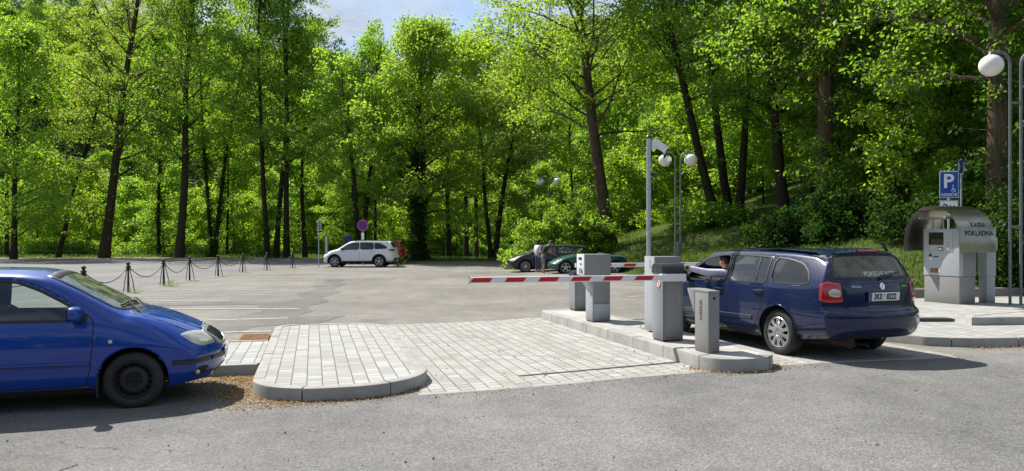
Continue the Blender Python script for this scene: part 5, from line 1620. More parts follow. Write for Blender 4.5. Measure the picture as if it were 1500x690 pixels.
# ticket columns
def ticket_column(u, v, label, w=.47, dp=.34, h=1.22):
    r = at_lane('ticket_column', u, v, label, 'ticket column', 'ticket columns on the middle island')
    return r
r = ticket_column(3.74, 4.40, 'ticket column with a wide grey head and display, standing in front of the rear barrier cabinet')
b = MB(); b.box(.0, .018, 0, .36, .02, .88, .004); b.build('side_panel', M['cab_light'], r)
b = MB(); b.box(.02, .34, .002, .36, .33, .88, .008); b.build('housing', M['cab_mid'], r)
b = MB(); b.box(.02, .342, 0, .362, .02, .326, .006); b.build('lower_door', M['cab_light'], r)
b = MB(); b.box(.012, .33, .012, .35, 0, .02); b.build('base_frame', M['cab_black'], r)
b = MB(); b.box(-.155, .35, -.015, .375, .85, 1.225, .012); hd = b.build('head', M['cab_mid'], r)
b = MB(); b.box(-.170, -.152, -.012, .372, .85, 1.225, .006); fp = b.build('front_panel', M['white'], hd)
for (y0, y1, z0, z1, mt, nm) in ((.09, .27, 1.12, 1.17, 'sign_navy', 'display'), (.11, .20, 1.03, 1.06, 'sign_navy', 'ticket_slot'), (.12, .17, .95, .975, 'cab_dark', 'card_slot'), (.06, .13, .875, .945, 'ink', 'ticket_mouth'), (.17, .25, .88, .97, 'cab_mid', 'speaker')):
    b = MB(); b.box(-.173, -.168, y0, y1, z0, z1, .001); b.build(nm, M[mt], fp)
b = MB(); b.prism([(-.155, .845), (.015, .845), (.015, .56), (-.02, .62)], 1, .02, .34, .004); b.build('head_bracket', M['cab_light'], r)
r = ticket_column(4.02, 2.42, 'tall ticket column behind the front barrier cabinet, at the driver\'s outstretched hand')
b = MB(); b.box(.0, .020, -.004, .36, .02, 1.20, .006); b.build('side_panel', M['cab_light'], r)
for k in range(5):
    b = MB(); b.box(-.002, .004, .12, .17, 1.02 + .026 * k, 1.032 + .026 * k); b.build('vent_slot', M['cab_dark'], r)
b = MB(); b.box(.022, .46, .002, .36, .62, 1.195, .008); hd = b.build('head', M['cab_mid'], r)
b = MB(); b.box(.022, .45, .012, .35, .02, .618, .008); b.build('housing', M['cab_light'], r)
b = MB(); b.box(.458, .466, .05, .32, .84, 1.16, .003); fp = b.build('front_panel', M['white'], hd)
b = MB(); b.box(.464, .470, .10, .26, 1.05, 1.12); b.build('display', M['sign_navy'], fp)
b = MB(); b.box(.464, .470, .12, .22, .94, .965); b.build('card_slot', M['ink'], fp)
b = MB(); b.box(.464, .476, .23, .28, .95, 1.0, .004); b.build('call_button', M['red'], fp)
# card reader column with hooded face and raised lettering
r = at_lane('card_column', 3.74, .21, 'low grey card reader column with raised letters at the front of the middle island', 'card reader')
b = MB(); b.box(0, .16, 0, .36, .0, .78, .012); b.build('housing', M['cab_mid'], r)
b = MB(); b.prism([(-.008, .775), (-.008, .800), (.36, .812), (.56, .806), (.56, .785), (.362, .47), (.362, .775)], 0, -.004, .164, .006); b.build('hood', M['cab_mid'], r)
text_obj('GREEN', .085, M['cab_mid'], r, (-.003, .20, .55), Matrix(((0, 0, -1), (0, -1, 0), (-1, 0, 0))).to_euler(), .0025, .002)
b = MB(); b.lathe([(.018, 0), (.018, .006), (.012, .006), (.012, .002), (.001, .002)], 14, Matrix.Translation((.085, -.001, .705)) @ Matrix.Rotation(PI / 2, 4, 'X')); b.build('lock', M['ink'], r)
# camera mast
r = at_lane('camera_mast', 4.23, 3.08, 'slim galvanised camera mast rising behind the tall ticket column', 'camera mast')
b = MB(); b.tube([(0, 0, 0), (0, 0, 3.13)], .037, 16); b.build('pole', M['galv'], r)
b = MB(); b.tube([(0, 0, 3.125), (0, 0, 3.16), (0, 0, 3.18)], [.041, .041, .025], 16); b.build('pole_cap', M['cab_black'], r)
b = MB(); b.box(-.13, .13, -.13, .13, 0, .012, .003)
for sx in (-1, 1):
    for sy in (-1, 1): b.tube([(sx * .1, sy * .1, .012), (sx * .1, sy * .1, .04)], .010, 6)
b.build('base_plate', M['galv'], r)
b = MB(); b.box(.04, .13, -.05, .05, 2.95, 3.10, .01); br = b.build('camera_bracket', M['white'], r)
T = Matrix.Translation((.20, -.02, 3.01)) @ Matrix.Rotation(R(38), 4, 'Y') @ Matrix.Rotation(R(-20), 4, 'Z')
b = MB(); b.box(-.13, .13, -.055, .055, -.05, .05, .02, T); cm = b.build('camera', M['white'], r)
b = MB(); b.lathe([(.036, 0), (.036, .02), (.030, .012), (.001, .012)], 16, T @ Matrix.Translation((.128, 0, 0)) @ Matrix.Rotation(PI / 2, 4, 'Y')); b.build('lens', M['screen'], cm)
b = MB(); b.box(.04, .10, -.03, .03, 2.50, 2.57, .01); b.tube([(.09, 0, 2.54), (.15, -.03, 2.52)], .022, 10); b.build('small_sensor', M['cab_black'], r)

# ------------------------------------------------------------------ payment machine
r = empty('payment_machine', lw(12.85, 5.5, .132), A + R(4), 'grey ticket payment machine under a curved steel canopy reading KASSA POKLADNA', 'payment machine')
W_, D_ = .47, .95
b = MB(); b.box(0, W_, 0, D_, 0, .62, .012); b.build('plinth', M['cab_mid'], r)
b = MB(); b.box(-.012, W_ + .004, -.008, D_ + .01, .625, 1.70, .012); hs = b.build('housing', M['cab_light'], r)
b = MB(); b.box(.10, W_ + .008, -.014, .006, .63, 1.69, .004); b.build('side_panel', M['cab_mid'], hs)
# front with screen (towards the lane, -x)
b = MB(); b.box(-.020, -.010, .16, .86, 1.17, 1.66, .003); fp = b.build('front_panel', M['plaster'], hs)
b = MB(); b.box(-.026, -.018, .40, .80, 1.33, 1.62, .004); b.build('screen', M['screen'], fp)
b = MB(); b.box(-.032, -.018, .42, .54, 1.20, 1.28, .003); b.build('keypad', M['ink'], fp)
b = MB(); b.box(-.034, -.03, .435, .525, 1.215, 1.262); b.build('keypad_label', M['white'], fp)
b = MB()
for k in range(4): b.ball((-.020, .28, 1.55 - .085 * k), .013, .5, 1, 1, 10, 6)
b.build('buttons', M['ink'], fp)
b = MB(); b.box(-.024, -.018, .245, .315, 1.21, 1.27, .002); b.build('coin_plate', M['white'], fp)
for (y0, y1, z0, z1, mt, nm) in ((.73, .80, 1.06, 1.12, 'ink', 'coin_slot'), (.55, .68, 1.05, 1.075, 'ink', 'card_slot'), (.72, .80, .985, 1.03, 'white', 'small_label'), (.53, .76, .69, .79, 'rust', 'change_tray'), (.50, .54, .69, .79, 'white', 'tray_label')):
    b = MB(); b.box(-.020, -.012, y0, y1, z0, z1, .002); b.build(nm, M[mt], hs)
# curved canopy: cross-section in y-z, axis along x
def arc(t):
    # parameter 0 near flank foot .. 1 far flank foot
    pts = [(-.35, 1.17), (-.335, 1.45), (-.27, 1.72), (-.16, 1.92), (.0, 2.08), (.22, 2.19), (.46, 2.22), (.70, 2.18), (.90, 2.06), (1.06, 1.88), (1.15, 1.68), (1.19, 1.46), (1.20, 1.19)]
    q = np.array(pts); k = np.linspace(0, 1, len(q))
    return np.array([pchip(k, q[:, 0], t), pchip(k, q[:, 1], t)]).T
ts = np.linspace(0, 1, 60); pr = arc(ts)
tan = np.gradient(pr, axis=0); tan /= np.hypot(*tan.T)[:, None]; nr = np.stack([-tan[:, 1], tan[:, 0]], 1)
x0c, x1c = -.36, .68
V = []; F = []
for i in range(60):
    for (x, o) in ((x0c, 0), (x1c, 0), (x1c, -.006), (x0c, -.006)):
        V.append((x, pr[i, 0] + nr[i, 0] * o, pr[i, 1] + nr[i, 1] * o))
for i in range(59):
    for j in range(4): F.append([i * 4 + j, i * 4 + (j + 1) % 4, (i + 1) * 4 + (j + 1) % 4, (i + 1) * 4 + j])
F += [[0, 1, 2, 3], [59 * 4 + 3, 59 * 4 + 2, 59 * 4 + 1, 59 * 4]]
cn = MB().add(V, F).build('canopy', M['steel'], r, True, 50)
b = MB()
for y in (.12, .80): b.box(x0c + .06, x1c - .06, y - .02, y + .02, 1.93, 1.97, .004)
for y in (.12, .80):
    for x in (.10, .40): b.box(x - .02, x + .02, y - .02, y + .02, 1.70, 1.93)
b.build('canopy_frame', M['galv'], cn)
# lettering bent onto the near flank
S_len = np.concatenate([[0], np.cumsum(np.hypot(*np.diff(pr, axis=0).T))])
def canopy_text(txt, size, xc, s0):
    me = text_mesh(txt, size, .0012, .004); me.materials.clear(); me.materials.append(M['ink'])
    for v in me.vertices:
        s_ = s0 + v.co.y
        y = np.interp(s_, S_len, pr[:, 0]); z = np.interp(s_, S_len, pr[:, 1]); a = np.interp(s_, S_len, nr[:, 0]); c_ = np.interp(s_, S_len, nr[:, 1])
        o = .0025 + v.co.z
        v.co = (xc + v.co.x, y + a * o, z + c_ * o)
    me.update(); return new_obj('lettering', me, cn)
canopy_text('KASSA', .155, .26, .62); canopy_text('POKLADNA', .155, .22, .42)
# switch cabinet beside it
r2 = empty('switch_cabinet', lw(13.78, 5.67, .132), A, 'narrow light grey switch cabinet behind the payment machine', 'cabinet')
b = MB(); b.box(0, .26, 0, .25, .62, 1.72, .006); b.build('housing', M['cab_light'], r2)
b = MB(); b.box(.015, .245, .01, .24, 0, .617, .004); b.build('plinth', M['cab_light'], r2)
b = MB(); b.box(.08, .20, -.10, -.003, 1.22, 1.50, .008); b.build('small_box', M['plaster'], r2)
# dark broken boom end lying on the platform
r3 = empty('broken_barrier_arm', lw(9.35, 2.85, .14), R(2), 'broken black boom end with torn wires lying flat on the platform paving', 'barrier arm')
b = MB(); b.box(-.05, .58, -.13, .13, 0.0, .045, .008); b.build('boom_stub', M['cab_black'], r3)
b = MB()
rq = np.random.RandomState(5)
for k in range(7):
    a = rq.uniform(-1, 1); b.tube([(-.05, a * .08, .03), (-.14, a * .12, .05 + .05 * rq.rand()), (-.22 + .05 * rq.rand(), a * .16, .01 + .05 * rq.rand())], .008, 6)
b.box(-.20, -.12, -.05, .03, .005, .04, .004, Matrix.Rotation(.4, 4, 'Z')); b.build('torn_wires', M['trim'], r3)
# bent sheet hanging by the canopy
r4 = empty('bent_branch', (10.15, 20.5, .65), 0.3, 'bent bare branch stub sticking out beside the payment machine canopy', 'branch')
b = MB(); b.tube([(0, 0, -.5), (.05, 0, .2), (-.05, .05, .6), (-.28, .05, .95), (-.40, .1, 1.02)], [.07, .06, .05, .035, .02], 8); b.tube([(-.05, .05, .6), (-.30, .0, .70), (-.38, 0, .62)], [.035, .025, .015], 6)
b.build('branch_wood', M['bark'], r4)

# ------------------------------------------------------------------ lamps
def globe_mesh(r=.27, broken=False):
    b = MB()
    if not broken:
        b.ball((0, 0, 0), r, 1, 1, .96, 28, 18)
    else:
        n = 28; prof = [(max(1e-3, r * math.sin(PI * i / 18)), -r * math.cos(PI * i / 18)) for i in range(19)]
        V = [(p[0] * math.cos(2 * PI * k / n), p[0] * math.sin(2 * PI * k / n), p[1]) for p in prof for k in range(n)]
        F = []
        for i in range(18):
            for k in range(n):
                lim = 10.2 + 2.6 * math.sin(k * 2 * PI / n * 2 + .6) + 1.2 * math.sin(k * 1.9)
                if i < lim: F.append([i * n + k, i * n + (k + 1) % n, (i + 1) * n + (k + 1) % n, (i + 1) * n + k])
        b.add(V, F)
    return b
def lamp(x, y, label, top=5.75, gap=.11, reach=.45, broken=False, rz=0.0, gr=.25, sleeve=False):
    z0 = tzf(x, y)
    r = empty('street_lamp', (x, y, z0 - .05), rz, label, 'street lamp', 'twin globe street lamps')
    for k, sg in enumerate((-1, 1)):
        b = MB()
        pts = [(sg * gap / 2, 0, 0), (sg * gap / 2, 0, top - .35)]
        for i in range(1, 9):
            a = PI / 2 * i / 8
            pts.append((sg * (gap / 2 + .22 * (1 - math.cos(a))), 0, top - .35 + .30 * math.sin(a)))
        pts.append((sg * (gap / 2 + reach), 0, top - .05))
        b.tube(pts, .032, 10)
        po = b.build('lamp_post', M['lamp_green'], r)
        g = globe_mesh(gr, broken and sg < 0)
        gx = sg * (gap / 2 + reach)
        go = g.build('globe', M['globe'], r); go.location = (gx, 0, top - .10 - gr)
        b = MB(); b.tube([(gx, 0, top - .03), (gx, 0, top - .12)], [.03, .07], 12); b.build('globe_collar', M['lamp_green'], r)
    for zz in (1.9, top - 1.2):
        b = MB(); b.box(-gap / 2 - .01, gap / 2 + .01, -.012, .012, zz, zz + .05); b.build('post_bracket', M['lamp_green'], r)
    if sleeve:
        b = MB(); b.tube([(0, 0, 0), (0, 0, 1.55)], .085, 12); b.build('post_sleeve', M['lamp_green'], r)
    return r
lamp(11.18, 17.1, 'twin globe lamp on two grey green tubes at the right edge beside the big trunk', 5.85, .24, .42)
lamp(6.42, 29.8, 'twin globe lamp with one broken globe behind the camera mast', 5.05, .20, .40, True, 0, .25, True)
lamp(2.40, 50.5, 'twin globe lamp rising behind the big green bush', 5.80, .10, .52, True, 0, .25, False)

# ------------------------------------------------------------------ signs
def post_sign(name, x, y, label, cat='road sign', h=2.6, rz=0.0, zb=None):
    r = empty(name, (x, y, tzf(x, y) - .05 if zb is None else zb), rz, label, cat)
    b = MB(); b.tube([(0, 0, 0), (0, 0, h)], .030, 10); b.build('post', M['galv'], r)
    return r
def disc(r, z, rad, mat, ring=None, y=-.045):
    b = MB(); T = Matrix.Translation((0, y, z)) @ Matrix.Rotation(PI / 2, 4, 'X')
    b.lathe([(.001, -.008), (rad, -.008), (rad, .0), (.001, .0)], 32, T); p = b.build('sign_plate', M[ring or mat], r)
    if ring:
        b = MB(); b.lathe([(rad * .86, .0), (rad * .86, .004), (.001, .004)], 32, T); b.build('sign_face', M[mat], p)
    return p
r = post_sign('parking_sign', 11.85, 20.9, 'blue P RESERVE parking sign for disabled drivers above a white plate', h=3.62, rz=R(-14), zb=0.0)
b = MB(); b.box(-.235, .235, -.052, -.040, 2.86, 3.58, .006); sp = b.build('sign_plate', M['white'], r)
b = MB(); b.box(-.222, .222, -.056, -.050, 2.873, 3.567, .003); b.build('sign_face', M['sign_blue'], sp)
text_obj('P', .52, M['white'], sp, (-.02, -.058, 3.30), (PI / 2, 0, 0), .001, .012)
text_obj('RESERVE', .105, M['white'], sp, (0, -.058, 2.94), (PI / 2, 0, 0), .001, .001)
b = MB(); b.lathe([(.050, 0), (.050, .002), (.038, .002), (.038, 0)], 18, Matrix.Translation((.10, -.057, 3.06)) @ Matrix.Rotation(PI / 2, 4, 'X')); b.box(.085, .10, -.060, -.057, 3.08, 3.18); b.box(.085, .14, -.060, -.057, 3.075, 3.09); b.ball((.092, -.058, 3.20), .016, 1, .2, 1, 10, 6); b.box(.135, .148, -.060, -.057, 3.02, 3.085)
b.build('wheelchair_symbol', M['white'], sp)
b = MB(); b.box(-.225, .225, -.052, -.040, 2.36, 2.80, .006); pl = b.build('lower_plate', M['white'], r)
b = MB()
for (x0, x1, z0, z1) in ((-.215, .215, 2.775, 2.79), (-.215, .215, 2.37, 2.385), (-.215, -.205, 2.385, 2.775), (.205, .215, 2.385, 2.775)): b.box(x0, x1, -.055, -.051, z0, z1)
b.build('plate_border', M['ink'], pl)
text_obj('2×', .30, M['ink'], pl, (0, -.054, 2.58), (PI / 2, 0, 0), .001, .004)
r = post_sign('footpath_sign', 14.0, 24.0, 'round dark blue footpath sign behind the P sign', h=4.25, rz=R(-20), zb=0.0)
p = disc(r, 4.0, .20, 'sign_navy')
for sg in (-1, 1):
    b = MB(); T = Matrix.Translation((sg * .075, -.049, 4.0))
    b.ball((0, 0, .10), .022, 1, .2, 1, 10, 6, T); b.tube([(0, 0, .07), (0, 0, -.02)], [.022, .018], 6, True, T); b.tube([(0, 0, -.02), (sg * .03, 0, -.12)], .011, 6, True, T); b.tube([(0, 0, -.02), (-sg * .02, 0, -.12)], .011, 6, True, T); b.tube([(0, 0, .05), (-sg * .045, 0, -.01)], .009, 6, True, T)
    b.build('walking_figure', M['white'], p)
r = post_sign('no_stopping_sign', -9.72, 50.2, 'taller faded round no-stopping sign rising behind the white car roof', h=3.1)
disc(r, 2.68, .36, 'sign_purple', 'sign_ring')
b = MB(); b.box(-.09, .09, -.05, -.04, 1.75, 2.2, .004); b.build('lower_plate', M['white'], r)
r = post_sign('no_stopping_sign', -12.65, 59.5, 'lower faded round no-stopping sign peeping over the white car bonnet', h=2.3)
disc(r, 1.72, .34, 'sign_purple', 'sign_purple')
r = post_sign('turned_sign', -11.85, 47.2, 'grey sign post seen from its back, beside the nose of the white car', h=3.0, rz=R(150))
b = MB(); b.box(-.17, .17, -.05, -.038, 2.30, 2.95, .006); sp = b.build('sign_plate', M['plaster'], r)
b = MB(); b.box(-.13, .13, .033, .045, 2.45, 2.50); b.box(-.13, .13, .033, .045, 2.75, 2.80); b.ball((0, .04, 2.62), .06, 1, .3, 1, 12, 8); b.build('back_rail', M['cab_dark'], sp)
r = post_sign('grey_post', -13.0, 54.0, 'short stout grey post with rounded top left of the white car', cat='post', h=2.0)
b = MB(); b.tube([(0, 0, 0), (0, 0, 1.75), (0, 0, 1.9), (0, 0, 1.98)], [.11, .11, .09, .03], 12); b.build('sleeve', M['galv'], r)

# ------------------------------------------------------------------ iron posts with chains
def chain_post():
    r = empty('chain_post', (0, 0, 0), 0, 'x', 'chain post', 'iron posts along the left road')
    b = MB(); b.tube([(0, 0, 0), (0, 0, .74)], [.035, .030], 8)
    b.build('shaft', M['iron'], r)
    for k in range(3):
        a = 2 * PI * k / 3 + .5
        b = MB(); b.tube([(math.cos(a) * .19, math.sin(a) * .19, 0), (math.cos(a) * .15, math.sin(a) * .15, .30), (math.cos(a) * .055, math.sin(a) * .055, .74)], .014, 6); b.build('leg', M['iron'], r)
    b = MB(); b.lathe([(.001, .72), (.075, .72), (.085, .745), (.05, .765), (.035, .78), (.055, .80), (.085, .83), (.085, .85), (.05, .875), (.03, .89), (.055, .915), (.065, .945), (.055, .975), (.02, 1.0), (.001, 1.0)], 14)
    b.tube([(-.12, 0, .80), (.12, 0, .80)], .02, 6); b.ball((-.13, 0, .80), .03, 1, 1, 1, 10, 6); b.ball((.13, 0, .80), .03, 1, 1, 1, 10, 6)
    b.build('finial', M['iron'], r)
    return r
CP = [(-15.7, 17.9), (-12.05, 21.6), (-12.6, 25.3), (-13.1, 29.0), (-13.6, 32.5), (-13.8, 36.2), (-14.1, 40.3), (-13.65, 42.9), (-13.06, 45.9)]
CL = ['iron chain post hidden behind the blue car roof at the left end of the chain', 'nearest visible iron chain post, its head just above the blue car windscreen', 'second iron chain post from the blue car, weeds at its foot', 'third iron chain post from the blue car, bushy grass tuft beside it', 'fourth iron chain post from the blue car along the road edge', 'fifth iron chain post from the blue car along the road edge', 'sixth iron chain post from the blue car, in the tree shade', 'next to last iron chain post before the white car', 'last iron chain post, nearest the white car']
pr_ = chain_post()
for i, (x, y) in enumerate(CP):
    o = pr_ if i == 0 else copy_tree(pr_)
    o.location = (x, y, 0); o['label'] = CL[i]
    k = min(i, len(CP) - 2); d = Vector(CP[k + 1]) - Vector(CP[k]); o.rotation_euler = (R(random.uniform(-2, 2)), R(random.uniform(-2, 2)), math.atan2(d.y, d.x))
CHL = ['sagging chain hidden behind the blue car', 'chain sagging between the first and second visible posts from the blue car', 'chain sagging between the second and third posts from the blue car', 'chain sagging between the third and fourth posts from the blue car', 'chain sagging between the fourth and fifth posts from the blue car', 'chain sagging between the fifth and sixth posts from the blue car', 'chain in the tree shade between the sixth post and the next to last', 'last chain, ending at the post nearest the white car']
for i in range(len(CP) - 1):
    a = Vector((*CP[i], .80)); b_ = Vector((*CP[i + 1], .80)); b = MB()
    d = (b_ - a).normalized(); a = a + d * .13; b_ = b_ - d * .13
    n = 14; sag = .38
    pts = [a.lerp(b_, t / n) - Vector((0, 0, sag * 4 * (t / n) * (1 - t / n))) for t in range(n + 1)]
    rad = [.013 + .003 * (k % 2) for k in range(n + 1)]
    b.tube(pts, rad, 6)
    b.build('post_chain', M['iron'], None, label=CHL[i], cat='chain', group='chains between the iron posts')
# railing on the far side of the left road
r = empty('railing', (-36, 76.0, 0), 0, 'long low two-rail steel railing under the trees behind the left road', 'railing')
for zz in (.55, 1.10):
    b = MB(); b.tube([(-20, 0, zz), (20, .5, zz)], .026, 6); b.build('rail', M['lamp_green'], r)
for k in range(17):
    b = MB(); b.tube([(-20 + 2.5 * k, .3 * k / 17, -.1), (-20 + 2.5 * k, .3 * k / 17, 1.12)], .03, 6); b.build('post', M['lamp_green'], r)
r = empty('railing', (-3.6, 76.0, 0), 0, 'short low two-rail railing between the trunks behind the grass verge', 'railing')
for zz in (.5, 1.0):
    b = MB(); b.tube([(-8, 0, zz), (7, 0, zz)], .026, 6); b.build('rail', M['lamp_green'], r)
for k in range(7):
    b = MB(); b.tube([(-8 + 2.5 * k, 0, -.1), (-8 + 2.5 * k, 0, 1.02)], .03, 6); b.build('post', M['lamp_green'], r)
# low stone wall left of the black car
r = MB(); r.box(-1.9, 2.2, -.25, .25, -.1, .62, .05); r.box(-1.95, 2.25, -.30, .30, .62, .72, .03)
o = r.build('stone_wall', M['kerb_dark'], None, label='low grey stone wall under the trees left of the black car', cat='wall'); o.location = (.7, 58.6, 0); o.rotation_euler = (0, 0, R(8))
# ------------------------------------------------------------------ people
def skin(name, joints, edges, mat, parent=None, root=0, sub=2, rest=None):
    me = bpy.data.meshes.new(name)
    bm = bmesh.new()
    lay = bm.verts.layers.skin.verify()
    vs = []
    for i, (p, r) in enumerate(joints):
        v = bm.verts.new(p); d = v[lay]
        d.radius = r if isinstance(r, tuple) else (r, r)
        d.use_root = (i == root)
        vs.append(v)
    for a, b in edges: bm.edges.new((vs[a], vs[b]))
    bm.to_mesh(me); bm.free()
    o = new_obj(name, me, parent)
    m = o.modifiers.new('skin', 'SKIN'); m.use_smooth_shade = True
    s_ = o.modifiers.new('sub', 'SUBSURF'); s_.levels = sub; s_.render_levels = sub
    me.materials.append(mat)
    dg = bpy.context.evaluated_depsgraph_get()
    me2 = bpy.data.meshes.new_from_object(o.evaluated_get(dg))
    o.modifiers.clear(); o.data = me2
    bpy.data.meshes.remove(me)
    me2.polygons.foreach_set('use_smooth', np.ones(len(me2.polygons), dtype=bool))
    if not me2.materials: me2.materials.append(mat)
    return o
def join_mesh(o, others):
    """merge meshes of helper objects (same parent space) into o as one mesh"""
    bm = bmesh.new(); bm.from_mesh(o.data)
    for k in others:
        b2 = k.data.copy(); b2.transform(o.matrix_basis.inverted() @ k.matrix_basis); bm.from_mesh(b2); bpy.data.meshes.remove(b2)
        bpy.data.objects.remove(k)
    bm.to_mesh(o.data); bm.free()
    o.data.polygons.foreach_set('use_smooth', np.ones(len(o.data.polygons), dtype=bool))
def hand(wrist, direction, palm_n, mat, size=.185, curl=.5, parent=None, thumb=1, name='hand'):
    """palm, four unequal fingers and a side thumb; returns helper objects in the parent's space"""
    d = Vector(direction).normalized(); n = Vector(palm_n); n = (n - d * n.dot(d)).normalized(); s = d.cross(n) * thumb
    w = Vector(wrist); L_ = size
    obs = [skin(name, [(w - d * .02, (.026, .020)), (w + d * L_ * .12, (.030, .018)), (w + d * L_ * .32, (.038, .016)), (w + d * L_ * .46, (.038, .014))], [(0, 1), (1, 2), (2, 3)], mat, parent)]
    for k, (off, l) in enumerate(((-.028, .36), (-.009, .44), (.010, .48), (.029, .42))):
        p0 = w + d * L_ * .38 - s * off; p1 = w + d * L_ * .52 - s * off * 1.1
        a1, a2 = curl * .5, curl * 1.2
        dd1 = d * math.cos(a1) + n * math.sin(a1); dd2 = d * math.cos(a2) + n * math.sin(a2); dd3 = d * math.cos(a2 * 1.5) + n * math.sin(a2 * 1.5)
        p2 = p1 + dd1 * L_ * l * .45; p3 = p2 + dd2 * L_ * l * .32; p4 = p3 + dd3 * L_ * l * .22
        obs.append(skin(name, [(p0, .009), (p1, .0092), (p2, .0085), (p3, .0078), (p4, .006)], [(0, 1), (1, 2), (2, 3), (3, 4)], mat, parent, 0, 1))
    t0 = w + d * L_ * .12 + s * .020; t1 = w + d * L_ * .28 + s * .048; t2 = t1 + (d * .8 + s * .45 + n * curl * .5).normalized() * L_ * .2; t3 = t2 + (d * 1.0 + s * .1 + n * curl * .6).normalized() * L_ * .15
    obs.append(skin(name, [(t0, .013), (t1, .011), (t2, .0095), (t3, .007)], [(0, 1), (1, 2), (2, 3)], mat, parent, 0, 1))
    return obs
def head(body, parent, c, yaw, pitch, mat, hairmat, hairlen=0.0, size=1.0):
    """egg-shaped head with face joined to the body; hair, eyes and lips as children"""
    T = Matrix.Translation(Vector(c)) @ Matrix.Rotation(yaw, 4, 'Z') @ Matrix.Rotation(pitch, 4, 'Y') @ Matrix.Scale(size, 4)   # faces +x
    bm = bmesh.new(); bmesh.ops.create_uvsphere(bm, u_segments=24, v_segments=18, radius=1)
    for v in bm.verts:
        x, y, z = v.co
        w = 1 - .22 * max(0, -z) ** 1.5 - .06 * max(0, z)
        X = x * .098 * (w + .05); Yy = y * .074 * w; Z = z * .118
        if x > 0:
            X += .022 * math.exp(-((y / .20) ** 2 + ((z + .16) / .22) ** 2))           # nose
            X -= .010 * math.exp(-(((abs(y) - .38) / .18) ** 2 + ((z - .06) / .13) ** 2))   # eye sockets
            X += .006 * math.exp(-((y / .3) ** 2 + ((z + .50) / .10) ** 2))
            X += .010 * math.exp(-((y / .35) ** 2 + ((z + .88) / .16) ** 2))           # chin
        v.co = (X, Yy, Z)
    me = bpy.data.meshes.new('head'); bm.to_mesh(me); bm.free(); me.transform(T); me.materials.append(mat)
    h = new_obj('head', me, parent)
    ears = []
    for sg in (1, -1):
        b = MB(); b.ball((-.005, sg * .075, -.005), .030, .65, .35, 1.05, 12, 8, T); ears.append(b.build('ear', mat, parent))
    join_mesh(body, [h] + ears)
    b = MB()
    for sg in (1, -1): b.ball((.081, sg * .030, .008), .0105, .6, 1.1, .7, 10, 8, T)
    b.build('eyes', M['eye'], parent)
    b = MB(); b.ball((.092, 0, -.058), .014, .4, 1.6, .45, 10, 6, T); b.build('lips', M['lips'], parent)
    bm = bmesh.new(); bmesh.ops.create_uvsphere(bm, u_segments=24, v_segments=16, radius=1)
    for v in bm.verts:
        x, y, z = v.co
        front = smooth(.15, .75, x)
        low = -.35 - hairlen
        zz = max(z, low + 1.0 * float(front) + (0.12 * math.sin(9 * y + 5 * x)) * .2)
        if hairlen > 0 and z < -.3 and x < .2: zz = z * (1 + hairlen * 1.4)
        v.co = (x * .108 - .008, y * .083, zz * .126 + .006 - (.05 if False else 0))
    me = bpy.data.meshes.new('hair'); bm.to_mesh(me); bm.free(); me.transform(T); me.materials.append(hairmat)
    me.polygons.foreach_set('use_smooth', np.ones(len(me.polygons), dtype=bool))
    new_obj('hair', me, parent)

